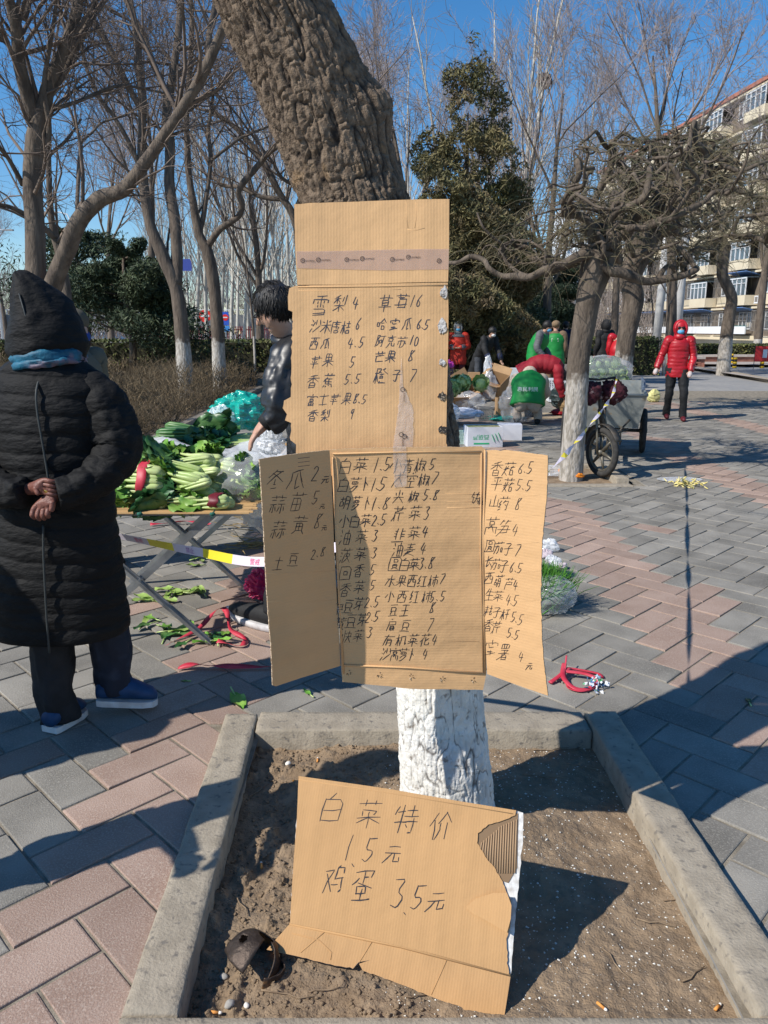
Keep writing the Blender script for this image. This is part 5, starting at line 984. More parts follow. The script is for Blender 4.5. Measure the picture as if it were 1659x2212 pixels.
def person(label, loc, rz, J=None, sc=1.0, jacket=None, hem=.80, bulk=1.0, baffle=0, bulge=0, trousers=None, shoes=None, hair=None, hood=None, hat=None, mask=None, glasses=False, vest=None, group=None, gloves=None, cuffs=None, yoke=None, extra=None, legs=True, collar=None, nres=18, skin=None, vtap=1.0):
    V = Vector; D = dict(pel=V((0, 0, .93)), wai=V((0, 0, 1.06)), che=V((0, .0, 1.25)), nb=V((0, .01, 1.40)), hd=V((0, -.01, 1.545)), shL=V((-.175, 0, 1.36)), elL=V((-.225, .02, 1.10)), wrL=V((-.225, -.06, .87)), shR=V((.175, 0, 1.36)), elR=V((.225, .02, 1.10)), wrR=V((.225, -.06, .87)),
             hiL=V((-.09, 0, .88)), knL=V((-.10, -.02, .48)), anL=V((-.10, .02, .085)), hiR=V((.09, 0, .88)), knR=V((.10, -.02, .48)), anR=V((.10, .02, .085)), face=V((0, -1, 0)))
    for k, v in (J or {}).items(): D[k] = V(v)
    root = thing('person', label, 'person', loc, rz, group); root.scale = (sc,) * 3
    f = D['face'].normalized(); up = (D['hd'] - D['nb']).normalized(); rt = f.cross(V((0, 0, 1))).normalized(); up = rt.cross(f).normalized() if abs(f.z) < .9 else up; h = D['hd']
    n_ = [(D['pel'], (.11, .09)), (D['wai'], (.10, .08)), (D['che'], (.11, .085)), (D['nb'], .055), (D['nb'].lerp(h, .45), .048), (h - up * .055 + f * .012, (.055, .06)), (h + f * .005, (.070, .078)), (h + up * .055 - f * .005, (.070, .076)), (h + up * .10 - f * .01, (.04, .045)), (h + f * .088 - up * .012, (.012, .012)), (h + f * .098 - up * .028, (.010, .010)),
          (h + rt * .078 - up * .01, (.008, .014)), (h - rt * .078 - up * .01, (.008, .014))]
    e_ = [(0, 1), (1, 2), (2, 3), (3, 4), (4, 5), (5, 6), (6, 7), (7, 8), (6, 9), (9, 10), (6, 11), (6, 12)]
    for s in 'LR':
        q = len(n_); n_ += [(D['sh' + s], .05), (D['el' + s], .04), (D['wr' + s], .027)]; e_ += [(2, q), (q, q + 1), (q + 1, q + 2)]; d = (D['wr' + s] - D['el' + s]); hand_nodes(n_, e_, q + 2, D['wr' + s], d, rt if s == 'L' else -rt, f if abs(d.normalized().dot(f)) < .8 else V((0, 0, -1)))
        if legs: q = len(n_); n_ += [(D['hi' + s], .075), (D['kn' + s], .055), (D['an' + s], .038)]; e_ += [(0, q), (q, q + 1), (q + 1, q + 2)]
    skin_mesh('body', n_, e_, skin or m_skin, root, 1)
    ax = (D['shR'] - D['shL']).normalized()
    if jacket:
        mb = MB(); pe, wa, ch, nb = D['pel'], D['wai'], D['che'], D['nb']; dn = (pe - wa).normalized(); b_ = bulk; lo = pe + dn * (.93 - hem)
        puffy(mb, [lo, lo.lerp(pe, .5), pe, wa, ch, ch.lerp(nb, .55), nb, nb.lerp(h, .25)], [(.185 * b_, .135 * b_), (.185 * b_, .135 * b_), (.175 * b_, .13 * b_), (.165 * b_, .125 * b_), (.18 * b_, .13 * b_), (.165 * b_, .115 * b_), (.10, .09), (.07, .075)], ax, baffle, bulge, nres, seed=int(loc[0] * 10) + 3, wr=.02)
        for s in 'LR':
            sh, el, wr = D['sh' + s], D['el' + s], D['wr' + s]; puffy(mb, [ch.lerp(sh, .55) + V((0, 0, .02)), sh, sh.lerp(el, .5), el, el.lerp(wr, .6), wr + (wr - el).normalized() * .01], [.07 * b_, .075 * b_, .066 * b_, .06 * b_, .055 * b_, .045 * b_], None, baffle, bulge, 12, seed=5, wr=.022)
        mb.build('jacket', jacket, root, True)
    if cuffs:
        mb = MB()
        for s in 'LR': sh, el, wr = D['sh' + s], D['el' + s], D['wr' + s]; mb.tube([el.lerp(wr, .45), el.lerp(wr, .95)], [.062 * bulk, .053 * bulk], 12)
        mb.build('cuffs', cuffs, root, True)
    if yoke:
        mb = MB(); puffy(mb, [D['che'].lerp(D['nb'], .45), D['che'].lerp(D['nb'], .8), D['nb']], [(.182 * bulk, .132 * bulk), (.15 * bulk, .115 * bulk), (.10, .09)], ax, n=nres); mb.build('yoke', yoke, root, True)
    if vest:
        mb = MB(); pe, wa, ch, nb = D['pel'], D['wai'], D['che'], D['nb']; dn = (pe - wa).normalized(); b_ = bulk * 1.07; lo = pe + dn * (.93 - hem) * .9
        puffy(mb, [lo, pe, wa, ch, ch.lerp(nb, .6), nb], [(.19 * b_ * vtap, .142 * b_ * vtap), (.182 * b_, .138 * b_), (.172 * b_, .134 * b_), (.182 * b_, .138 * b_), (.15 * b_, .12 * b_), (.10, .095)], ax, n=nres, seed=9, wr=.03, wf=7); mb.build('vest', vest, root, True)
    if trousers and legs:
        mb = MB()
        for s in 'LR': hi, kn, an = D['hi' + s], D['kn' + s], D['an' + s]; puffy(mb, [D['pel'].lerp(hi, .5) + V((0, 0, .04)), hi, hi.lerp(kn, .5), kn, kn.lerp(an, .6), an + V((0, 0, -.02))], [(.10, .11), (.098, .105), .086, .07, .062, .064], V((1, 0, 0)), n=14, seed=2, wr=.02)
        mb.build('trousers', trousers, root, True)
    if legs:
        for s in 'LR':
            an = D['an' + s]; ff = V((f.x, f.y, 0)).normalized() if abs(f.x) + abs(f.y) > .05 else V((0, -1, 0)); mb = MB(); g = an - V((0, 0, .0)); zf = an.z - .085
            mb.tube([V((g.x, g.y, zf + .05)) - ff * .055, V((g.x, g.y, zf + .048)), V((g.x, g.y, zf + .043)) + ff * .08, V((g.x, g.y, zf + .035)) + ff * .15, V((g.x, g.y, zf + .03)) + ff * .185], [.036, .045, .043, .036, .014], 12, sq=1.0)
            mb.build('shoe', shoes or m_blk, root, True)
    if hair: mb = MB(); mb.blob(h + up * .030 - f * .022, (.092, .1, .1), 20, 14, amp=.10, fr=5, seed=3); mb.build('hair', hair, root, True)
    if hood:
        mb = MB(); mb.blob(h + up * .02 - f * .04, (.118, .118, .145), 22, 16, amp=.05, seed=4)
        c = h + f * .045 + up * .005; rim = [c + rt * .088 * math.cos(t) + up * .125 * math.sin(t) - f * .02 * abs(math.sin(t)) for t in np.linspace(0, 6.283, 25)]; mb.tube(rim, .026, 10, cap=False); mb.tube([D['nb'] + V((0, 0, -.02)), D['nb'].lerp(h, .5)], [.11, .095], 16)
        mb.build('hood', hood, root, True)
    if hat: mb = MB(); mb.blob(h + up * .05 - f * .012, (.098, .105, .085), 20, 10, amp=.06); mb.build('hat', hat, root, True)
    if collar: mb = MB(); mb.tube([D['nb'] + V((math.cos(t) * .095, math.sin(t) * .085, .03)) for t in np.linspace(0, 6.283, 17)], .04, 10, cap=False); mb.build('collar', collar, root, True)
    if mask: mb = MB(); mb.blob(h + f * .055 - up * .042, (.056, .052, .045), 14, 10); mb.build('face_mask', mask, root, True)
    if glasses:
        mb = MB()
        for s in (-1, 1): mb.blob(h + f * .079 + rt * .033 * s + up * .022, (.031, .014, .024), 12, 8)
        mb.tube([h + f * .087 - rt * .03 + up * .026, h + f * .087 + rt * .03 + up * .026], .005, 6); mb.build('sunglasses', m_glass, root, True)
    elif True:
        mb = MB()
        for s in (-1, 1): mb.blob(h + f * .076 + rt * .03 * s + up * .016, (.012, .006, .006), 8, 6)
        mb.build('eyes', m_hair, root, True)
    if gloves:
        for s in 'LR':
            mb = MB(); wr = D['wr' + s]; d = (wr - D['el' + s]).normalized(); mb.blob(wr + d * .075, (.042, .036, .062), 12, 9, amp=.2, fr=4, seed=4, rot=d.to_track_quat('Z', 'Y').to_matrix()); mb.build('glove', gloves, root, True)
    return root
# ---------------------------------------------------------------- hooded woman in the foreground
def hooded_woman():
    m_coat = M('quilted_black_nylon', (.0065, .0065, .007), (.010, .010, .010), sc=3, rough=.72, spec=.22, bump=.7, bsc=26, bd=.012, stretch=(1, 1, 2.4)); m_pipe = M('coat_piping', (.035, .04, .04), rough=.6)
    root = thing('person', 'hooded woman seen from behind in a long quilted black coat, hands on her back', 'person', (-1.24, 2.86, 0)); L = lambda x, y, z: Vector((x + 1.24, y - 2.86, z))
    mb = MB(); puffy(mb, [L(-1.285, 2.865, .385), L(-1.285, 2.865, .46), L(-1.28, 2.865, .62), L(-1.265, 2.865, .82), L(-1.25, 2.87, 1.0), L(-1.245, 2.875, 1.15), L(-1.24, 2.88, 1.27), L(-1.235, 2.885, 1.35), L(-1.23, 2.89, 1.41), L(-1.225, 2.89, 1.46)],
        [(.272, .175), (.276, .18), (.262, .175), (.232, .165), (.212, .155), (.212, .16), (.226, .155), (.222, .138), (.165, .12), (.095, .095)], Vector((1, -.05, 0)), .066, .0095, 84, .0055, 3, .012, cap=True, wf=13); mb.build('coat', m_coat, root, True)
    for nm, pts in (('sleeve', [L(-1.13, 2.88, 1.335), L(-1.065, 2.87, 1.31), L(-1.01, 2.85, 1.22), L(-.985, 2.82, 1.11), L(-1.035, 2.75, 1.03), L(-1.10, 2.69, .995), L(-1.155, 2.655, .985)]), ('sleeve', [L(-1.35, 2.88, 1.335), L(-1.42, 2.87, 1.31), L(-1.48, 2.85, 1.2), L(-1.50, 2.81, 1.08), L(-1.43, 2.74, 1.0), L(-1.34, 2.68, .985), L(-1.265, 2.655, .99)])):
        mb = MB(); puffy(mb, pts, [(.075, .08), (.088, .09), (.083, .085), (.082, .085), (.074, .07), (.062, .06), (.05, .052)], None, .075, .009, 44, .006, 7, .020, wf=17); mb.build(nm, m_coat, root, True)
    # hood: peaked, leaning left, open to the right and away from us
    c = [(-1.225, 2.90, 1.42, .11, .11), (-1.235, 2.90, 1.485, .148, .135), (-1.242, 2.90, 1.55, .138, .132), (-1.256, 2.895, 1.61, .112, .116), (-1.278, 2.885, 1.67, .076, .086), (-1.296, 2.877, 1.718, .044, .052), (-1.310, 2.872, 1.742, .022, .026), (-1.314, 2.87, 1.752, .007, .009)]
    mb = MB(); puffy(mb, [L(*q[:3]) for q in c], [q[3:] for q in c], Vector((1, 0, 0)), .042, .0012, 44, .006, 9, .020, wf=10); mb.build('hood', m_coat, root, True)
    mb = MB(); mb.tube([L(*q) for q in ((-1.278, 2.795, 1.67), (-1.257, 2.775, 1.61), (-1.243, 2.764, 1.55), (-1.236, 2.762, 1.49))], .0025, 6); mb.build('hood_seam', m_pipe, root, True)
    mb = MB(); pts = [(-1.225, 2.792, 1.40), (-1.222, 2.728, 1.34), (-1.22, 2.712, 1.27), (-1.212, 2.706, 1.18), (-1.205, 2.705, 1.08), (-1.20, 2.70, 1.02)]; mb.tube([L(*q) for q in smooth([Vector(p) for p in pts], [0] * 6, 4)[0]], .0042, 8)
    pts = [(-1.232, 2.692, .86), (-1.238, 2.682, .75), (-1.243, 2.676, .62), (-1.247, 2.672, .5), (-1.252, 2.676, .37)]; mb.tube([L(*q) for q in smooth([Vector(p) for p in pts], [0] * 5, 4)[0]], .0042, 8); mb.build('back_seam', m_pipe, root, True)
    m_sc = M('patterned_scarf', (.014, .13, .21), (.008, .06, .11), sc=26, rough=.6, c3=(.16, .12, .16), sc3=9, thr3=(.50, .56), bump=.5, bsc=40)
    mb = MB(); ring = [L(-1.232 + .112 * math.cos(t), 2.885 + .115 * math.sin(t), 1.445 + .014 * math.cos(t * 1 + .6)) for t in np.linspace(0, 6.283, 40)]; puffy(mb, ring, [(.024, .018)] * 40, Vector((0, 0, 1)), 0, 0, 14, .01, 2, .022, cap=False, wf=18)
    ring = [L(-1.234 + .118 * math.cos(t), 2.882 + .118 * math.sin(t), 1.425 + .012 * math.cos(t + .3)) for t in np.linspace(0, 6.283, 40)]; puffy(mb, ring, [(.016, .014)] * 40, Vector((0, 0, 1)), 0, 0, 14, .01, 5, .022, cap=False, wf=18); mb.build('scarf', m_sc, root, True)
    # body with head, clasped hands and legs under the clothes
    V = Vector; n_ = [(L(-1.25, 2.88, .92), (.13, .10)), (L(-1.24, 2.88, 1.15), (.12, .09)), (L(-1.235, 2.89, 1.32), (.12, .08)), (L(-1.23, 2.895, 1.43), .05), (L(-1.22, 2.90, 1.50), .06), (L(-1.21, 2.91, 1.56), .072), (L(-1.21, 2.90, 1.62), .05), (L(-1.135, 2.94, 1.55), .012)]
    e_ = [(0, 1), (1, 2), (2, 3), (3, 4), (4, 5), (5, 6), (5, 7)]
    for sh, el, wr in (((-1.07, 2.87, 1.31), (-.99, 2.82, 1.10), (-1.165, 2.665, .985)), ((-1.42, 2.87, 1.31), (-1.50, 2.80, 1.04), (-1.235, 2.665, 1.0))):
        md = ((-1.09, 2.70, .998) if sh[0] > -1.2 else (-1.37, 2.70, .985)); q = len(n_); n_ += [(L(*sh), .04), (L(*el), .03), (L(*md), .026), (L(*wr), (.024, .02))]; e_ += [(2, q), (q, q + 1), (q + 1, q + 2), (q + 2, q + 3)]
    wR = 11; wL = 15
    # upper hand hangs with curled fingers, lower hand wraps round the wrist
    q = len(n_); n_ += [(L(-1.192, 2.642, .962), (.034, .022))]; e_ += [(wR, q)]
    for k, (dx, ln) in enumerate(((-.030, .052), (-.012, .060), (.006, .057), (.023, .046))):
        a = L(-1.200 + dx, 2.630, .936); b = L(-1.204 + dx, 2.617, .936 - ln * .42); c_ = L(-1.202 + dx * .9, 2.634, .936 - ln * .72); z = len(n_); n_ += [(a, .0112), (b, .0102), (c_, .0085)]; e_ += [(q, z), (z, z + 1), (z + 1, z + 2)]
    z = len(n_); n_ += [(L(-1.160, 2.628, .955), .012), (L(-1.166, 2.618, .925), .0095)]; e_ += [(q, z), (z, z + 1)]
    q = len(n_); n_ += [(L(-1.205, 2.655, 1.015), (.028, .02))]; e_ += [(wL, q)]
    for k, dz in enumerate((.022, .006, -.010, -.024)): z = len(n_); n_ += [(L(-1.188, 2.640, 1.015 + dz), .0098), (L(-1.165, 2.634, 1.010 + dz), .009), (L(-1.148, 2.646, 1.006 + dz), .0078)]; e_ += [(q, z), (z, z + 1), (z + 1, z + 2)]
    z = len(n_); n_ += [(L(-1.218, 2.632, 1.005), .011), (L(-1.205, 2.626, .985), .009)]; e_ += [(q, z), (z, z + 1)]
    for x, y in ((-1.315, 2.83), (-1.13, 2.93)): q = len(n_); n_ += [(L(x, 2.88, .85), .08), (L(x, (y + 2.88) / 2, .46), .06), (L(x, y, .10), .042)]; e_ += [(0, q), (q, q + 1), (q + 1, q + 2)]
    skin_mesh('body', n_, e_, m_skin_shaded, root, 2)
    mb = MB(); mb.blob(L(-1.182, 2.634, .998), (.010, .006, .010), 8, 6); mb.build('gold_ring', M('gold', (.8, .5, .15), rough=.25, metal=1), root, True)
    m_tr = M('black_trousers', (.012, .012, .014), (.017, .017, .02), sc=20, rough=.8, bump=.4, bsc=30); m_jean = M('dark_jeans', (.014, .018, .032), (.03, .038, .062), sc=14, rough=.85, thr=(.5, .7))
    for nm, pts, mt in (('trouser_leg', [(-1.315, 2.87, .75), (-1.322, 2.85, .50), (-1.318, 2.83, .30), (-1.31, 2.82, .15), (-1.305, 2.815, .03)], m_tr), ('trouser_leg', [(-1.155, 2.89, .75), (-1.135, 2.91, .50), (-1.125, 2.93, .32), (-1.12, 2.945, .2), (-1.115, 2.95, .09)], m_jean)):
        mb = MB(); puffy(mb, [L(*q) for q in pts], [(.095, .105), (.082, .095), (.074, .085), (.072, .08), (.074, .08)], V((1, 0, 0)), 0, 0, 30, .01, 3, .03, wf=10); mb.build(nm, mt, root, True)
    m_sh = M('blue_shoe_shaded', (.012, .055, .15), (.008, .04, .11), sc=30, rough=.6); m_so = M('shoe_sole', (.7, .7, .7), (.55, .5, .48), sc=20, rough=.7); m_or = M('shoe_trim', (.6, .10, .05), rough=.6)  # shoe blue is darkened: the shadow on it is put into the colour
    def shoe(c, d, lift, ln=.27):
        d = V(d).normalized(); c = L(*c); up = V((0, 0, 1)); mb = MB(); prof = [(-.5, .034, .030), (-.42, .040, .036), (-.2, .043, .040), (.05, .046, .046), (.25, .047, .034), (.42, .038, .024), (.49, .016, .014)]
        rings = []; rs2 = []; rs3 = []; sd_ = up.cross(d)
        for s, wd, ht in prof:
            o = c + d * s * ln + up * (lift * (0.5 - s)); rings.append([o + sd_ * wd * math.cos(t) + up * (.024 + ht * (1 + math.sin(t))) for t in np.linspace(0, 6.283, 17)[:-1]])
            rs2.append([o + sd_ * wd * 1.08 * math.cos(t) * 1.0 + up * (.013 + .013 * (1 if math.sin(t) > 0 else -1)) for t in np.linspace(.2, 6.48, 17)[:-1]])
        mb.loft(rings, 0); mb.build('shoe', m_sh, root, True); mb = MB(); mb.loft(rs2, 0); mb.build('shoe_sole', m_so, root); mb = MB(); a = rings[2]
        mb.tube([rings[2][1] * 1.0, rings[2][13 % 16] * 1.0 + up * .0, rings[4][14]], .004, 6); 
        mb = MB(); r0 = [p + (p - c) * .01 for p in rings[3]]; mb.tube([r0[12], r0[14], r0[0] + up * .004], .0045, 6); mb.build('shoe_trim', m_or, root, True)
    shoe((-1.285, 2.83, 0), (.35, 1, 0), .004, .19); shoe((-1.065, 2.93, .02), (1, .22, 0), .03, .24)
hooded_woman()
# ---------------------------------------------------------------- man in the leather jacket behind the board
def leather_man():
    m_le = M('black_leather', (.010, .011, .013), (.016, .017, .020), sc=6, rough=.42, spec=.55, bump=.25, bsc=9, bd=.01, det=2); base = Vector((-.42, 3.92, 0)); root = thing('person', 'young man with short black hair and a shiny black leather jacket bending over the greens', 'person', tuple(base)); L = lambda u, v, Y: at(u, v, Y) - base; V = Vector
    h = L(590, 672, 3.86); f = V((-.86, .30, -.42)).normalized(); rt = f.cross(V((0, 0, 1))).normalized(); up = rt.cross(f)
    n_ = [(L(705, 1040, 4.0), (.12, .1)), (L(700, 900, 4.02), (.12, .1)), (L(672, 800, 3.99), (.13, .1)), (L(632, 745, 3.93), .06), (L(612, 712, 3.89), .056), (h - up * .055 + f * .01, (.060, .064)), (h, (.078, .084)), (h + up * .06, (.074, .080)), (h + up * .105 - f * .01, (.045, .05)), (h + f * .10 - up * .014, .013), (h + f * .104 - up * .03, .011), (h + rt * -.078 - up * .012 - f * .005, (.010, .022)), (h + rt * .078 - up * .012, (.008, .018))]
    e_ = [(0, 1), (1, 2), (2, 3), (3, 4), (4, 5), (5, 6), (6, 7), (7, 8), (6, 9), (9, 10), (6, 11), (6, 12)]
    el, wr = L(603, 878, 3.74), L(575, 912, 3.72)
    q = len(n_); n_ += [(L(640, 770, 3.84), .055), (el, .045), (wr, .028)]; e_ += [(2, q), (q, q + 1), (q + 1, q + 2)]; hand_nodes(n_, e_, q + 2, wr, V((-.75, -.1, -.85)), V((.2, -1, 0)), V((.4, 0, -.6)), 1.15, .35)
    q = len(n_); n_ += [(L(760, 790, 4.1), .055), (L(760, 900, 4.15), .045), (L(690, 940, 4.2), .03)]; e_ += [(2, q), (q, q + 1), (q + 1, q + 2)]; hand_nodes(n_, e_, q + 2, L(690, 940, 4.2), V((-1, 0, -.3)), V((0, 1, 0)), V((0, 0, -1)), 1.1)
    for a, b, c in (((-.33, 3.95, .92), (-.5, 3.88, .5), (-.56, 3.80, .10)), ((-.2, 4.0, .92), (-.2, 4.0, .5), (-.18, 4.12, .10))): q = len(n_); n_ += [(V(a) - base, .085), (V(b) - base, .06), (V(c) - base, .045)]; e_ += [(0, q), (q, q + 1), (q + 1, q + 2)]
    skin_mesh('body', n_, e_, m_skin, root, 2)
    mb = MB(); puffy(mb, [L(712, 1075, 4.0), L(706, 1000, 4.0), L(700, 900, 4.02), L(678, 815, 4.0), L(655, 770, 3.97), L(634, 742, 3.93), L(622, 725, 3.91)], [(.215, .15), (.21, .15), (.205, .15), (.20, .15), (.15, .13), (.088, .085), (.078, .075)], V((.9, .45, 0)), 0, 0, 48, .01, 4, .03, wf=7)
    puffy(mb, [L(672, 775, 3.9), L(640, 768, 3.85), L(618, 800, 3.80), L(607, 845, 3.76), L(604, 885, 3.73), L(594, 905, 3.72), L(580, 916, 3.715)], [.09, .105, .092, .084, .078, .066, .054], None, .10, .006, 40, .007, 6, .030, wf=11); mb.build('leather_jacket', m_le, root, True)
    mb = MB(); mb.tube([L(632 + 0 * t, 738, 3.925) + V((.085 * math.cos(t), .08 * math.sin(t), .015 + .02 * math.sin(t))) for t in np.linspace(0, 6.283, 22)], .026, 10, cap=False); mb.build('collar', m_le, root, True)
    mb = MB(); mb.tube([wr + V((.03, 0, .025)), wr + V((-.012, -.0, -.012))], [.05, .04], 16); mb.build('knit_cuff', m_blk, root, True)
    mb = MB(); mb.blob(h + up * .035 - f * .028, (.098, .102, .094), 44, 30, amp=.04, fr=4, seed=3); rg_ = random.Random(4); T = Tubes()
    for k in range(3400):
        a = V((rg_.gauss(0, 1), rg_.gauss(0, 1), rg_.gauss(.25, 1))).normalized(); c = h + up * .035 - f * .028 + a * .092
        if (c - h).dot(f) > .058 and (c - h).dot(up) < .05: continue
        if (c - h).dot(up) < -.055: continue
        fl = (f * .55 - up * .75 if a.dot(up) < .55 else f * .9 + up * .15); t = (fl - a * fl.dot(a) * .85 + V((rg_.gauss(0, .13), rg_.gauss(0, .13), rg_.gauss(0, .13)))).normalized()
        T.add([c, c + t * .022 + a * .002, c + t * .046 - up * .004], [.0030, .0024, .0006], 3)
    mb.build('hair', m_hair, root, True); T.build('hair_strands', m_hair, root)
    mb = MB(); mb.tube([h - rt * .079 + up * .004, h - rt * .070 + f * .05 + up * .012, h - rt * .04 + f * .094 + up * .012], .003, 6); mb.tube([h - rt * .04 + f * .094 + up * .012, h + rt * .04 + f * .094 + up * .012], .003, 6); mb.build('glasses', m_glass, root, True)
    mb = MB()
    for pts in ([(-.33, 3.95, .92), (-.42, 3.92, .7), (-.5, 3.87, .5), (-.54, 3.83, .28), (-.565, 3.80, .10)], [(-.2, 4.0, .92), (-.2, 4.0, .7), (-.2, 4.0, .5), (-.19, 4.05, .28), (-.18, 4.12, .1)]): puffy(mb, [V(p) - base for p in pts], [.115, .10, .08, .072, .07], V((1, 0, 0)), 0, 0, 24, .012, 3, .03)
    mb.build('trousers', m_blk, root, True)
    m_so = M('white_rubber', (.6, .58, .58), (.45, .43, .43), sc=30, rough=.7)
    for a, b in (((-.54, 3.77), (-.86, 4.02)), ((-.2, 4.05), (-.42, 4.25))):
        a, b = V((*a, 0)) - base, V((*b, 0)) - base; d = b - a; mb = MB(); mb.tube([a + V((0, 0, .075)), a + d * .2 + V((0, 0, .085)), a + d * .5 + V((0, 0, .07)), a + d * .8 + V((0, 0, .055)), a + d * .95 + V((0, 0, .05))], [.045, .052, .05, .045, .02], 14); mb.build('shoe', m_blk, root, True)
        sd_ = V((-d.y, d.x, 0)).normalized(); ring = lambda z, g: [a + d * (.5 + .55 * math.cos(t)) + sd_ * .056 * g * math.sin(t) + V((0, 0, z + .018 * max(0, math.cos(t)) ** 2)) for t in np.linspace(0, 6.283, 25)[:-1]]
        mb = MB(); mb.loft([ring(.002, .9), ring(.004, 1), ring(.034, 1.02), ring(.036, .9)], 0); mb.build('shoe_sole', m_so, root, True)
leather_man()
# ---------------------------------------------------------------- people in the middle distance
V3 = Vector
m_red = M('red_down', (.46, .012, .022), (.36, .008, .016), sc=4, rough=.42, spec=.5, bump=.3, bsc=20); m_red2 = M('crimson_cloth', (.30, .012, .022), rough=.7, bump=.4, bsc=20); m_orr = M('orange_red_cloth', (.62, .045, .025), rough=.7); m_gry = M('grey_cloth', (.16, .17, .18), rough=.85)
m_grn = M('green_vest', (.008, .23, .045), (.006, .19, .035), sc=8, rough=.6, bump=.3, bsc=12); m_navy = M('navy_cloth', (.012, .018, .05), rough=.75); m_cream = M('cream_fleece', (.55, .44, .34), (.48, .38, .29), sc=30, rough=.95, bump=.6, bsc=60); m_brn = M('brown_cloth', (.17, .11, .07), rough=.9); m_maroon = M('maroon_shoe', (.12, .012, .018), rough=.6); m_char = M('charcoal_cloth', (.05, .055, .065), rough=.8)
def on(u, Y): return (at(u, 720, Y).x, Y, 0)
person('walking woman in a red quilted down coat with hood, sunglasses and blue mask', (5.05, 13.45, 0), R(-12), dict(anR=(.14, -.12, .085), knR=(.12, -.14, .47), anL=(-.10, .12, .10), knL=(-.10, -.02, .48), elL=(-.27, .02, 1.10), wrL=(-.34, -.06, .90), elR=(.245, .0, 1.10), wrR=(.20, -.12, .86)), 1.0, m_red, .74, 1.0, .062, .010, m_blk, m_maroon, None, m_red, mask=m_mask, glasses=True, gloves=m_glove, nres=30)
person('person in an orange red jacket with grey hood beside the upper board', on(990, 20), R(-8), dict(wrL=(-.06, -.20, 1.07), wrR=(.06, -.20, 1.07), elL=(-.25, .0, 1.1), elR=(.25, 0, 1.1)), 1.02, m_orr, .66, 1.15, trousers=m_maroon, hood=m_gry, mask=m_mask, yoke=m_gry, cuffs=m_gry)
person('woman in a long black coat with navy cuffs leaning over, bag in hand', on(1040, 18.5), R(35), dict(nb=(0, -.30, 1.34), che=(0, -.20, 1.22), hd=(0, -.38, 1.47), wai=(0, -.06, 1.06), shL=(-.17, -.27, 1.32), shR=(.17, -.27, 1.32), elL=(-.2, -.36, 1.08), wrL=(-.16, -.48, .86), elR=(.22, -.34, 1.08), wrR=(.2, -.48, .85), face=(0, -1, -.4)), 1.0, m_blk, .42, 1.12, trousers=m_char, hair=m_hair, mask=m_maskw, cuffs=m_navy)
person('small figure in red far behind the hedge and the leaning woman', on(1086, 40), 0, None, .95, m_red2, .6, 1.1, trousers=m_blk, hair=m_hair)
person('man with black hair in a green vest over a grey quilted jacket, leaning left', on(1158, 17.5), R(60), dict(nb=(0, -.16, 1.38), che=(0, -.1, 1.23), hd=(0, -.24, 1.50), shL=(-.18, -.14, 1.34), shR=(.18, -.14, 1.34), elL=(-.25, -.12, 1.08), wrL=(-.2, -.25, .9), elR=(.25, -.1, 1.08), wrR=(.2, -.25, .9), face=(0, -1, -.4)), 1.06, M('grey_quilt', (.11, .11, .115), rough=.7), .78, 1.15, .05, .008, m_navy, hair=m_hair, mask=m_mask, vest=m_grn)
p_back = person('person in a brown fur cap and green vest with white lettering, seen from behind', on(1200, 18.5), R(165), None, 1.04, m_brn, .62, 1.15, trousers=m_brn, hat=M('fur_cap', (.22, .15, .09), rough=1, bump=1, bsc=60), vest=m_grn)
person('person in dark navy clothes standing behind the green vests', on(1222, 24), R(150), None, 1.06, m_navy, .6, 1.15, trousers=m_blk, hair=m_hair)
bent = dict(pel=(0, 0, .86), wai=(0, -.15, .95), che=(0, -.36, .93), nb=(0, -.52, .86), hd=(0, -.62, .76), shL=(-.17, -.46, .86), shR=(.17, -.46, .86), elL=(-.2, -.5, .6), wrL=(-.15, -.58, .4), elR=(.2, -.5, .6), wrR=(.15, -.58, .4), face=(0, -.6, -.8), hiL=(-.09, 0, .82), hiR=(.09, 0, .82))
person('person in a crimson coat bent right over beside the white crates', on(1150, 13.9), R(80), bent, 1.0, m_red2, .72, 1.3, .09, .008, m_blk, hood=M('fur_trim', (.10, .085, .075), (.2, .18, .16), sc=60, rough=1, bump=1, bsc=80))
crouch = dict(pel=(0, .12, .30), wai=(0, .05, .46), che=(0, -.10, .60), nb=(0, -.24, .68), hd=(0, -.36, .66), shL=(-.19, -.16, .64), shR=(.19, -.16, .64), elL=(-.25, -.32, .45), wrL=(-.14, -.46, .34), elR=(.25, -.32, .45), wrR=(.14, -.46, .34), face=(0, -.8, -.6), hiL=(-.1, .1, .30), hiR=(.1, .1, .30), knL=(-.17, -.28, .42), knR=(.17, -.28, .42), anL=(-.15, -.10, .085), anR=(.15, -.10, .085))
p_crouch = person('person in green vest over cream fleece crouching with back turned beside the mat', (at(1150, 720, 12.6).x, 12.75, 0), R(168), crouch, 1.12, m_cream, .93, 1.3, trousers=m_cream, hood=m_cream, vest=m_grn, vtap=.62, collar=m_cream)
person('person in a black coat with pale patches on the back near the second twisted tree', on(1308, 20.5), R(200), None, 1.05, m_blk, .5, 1.2, trousers=m_blk, hood=m_blk)
person('person in a red coat partly behind the whitewashed trunk', on(1336, 19.5), R(140), dict(nb=(0, -.2, 1.36), hd=(0, -.28, 1.48), che=(0, -.12, 1.23)), 1.0, m_red, .62, 1.1, trousers=m_blk, hair=m_hair)
person('person in an olive coat and dark blue mask half hidden behind the hooded woman', (at(158, 720, 4.9).x, 4.9, 0), R(70), None, 1.0, M('olive_cloth', (.12, .11, .08), rough=.9), .6, 1.05, trousers=m_blk, hat=M('olive_cap', (.10, .085, .06), rough=.95), mask=M('navy_mask', (.01, .05, .25), rough=.8))
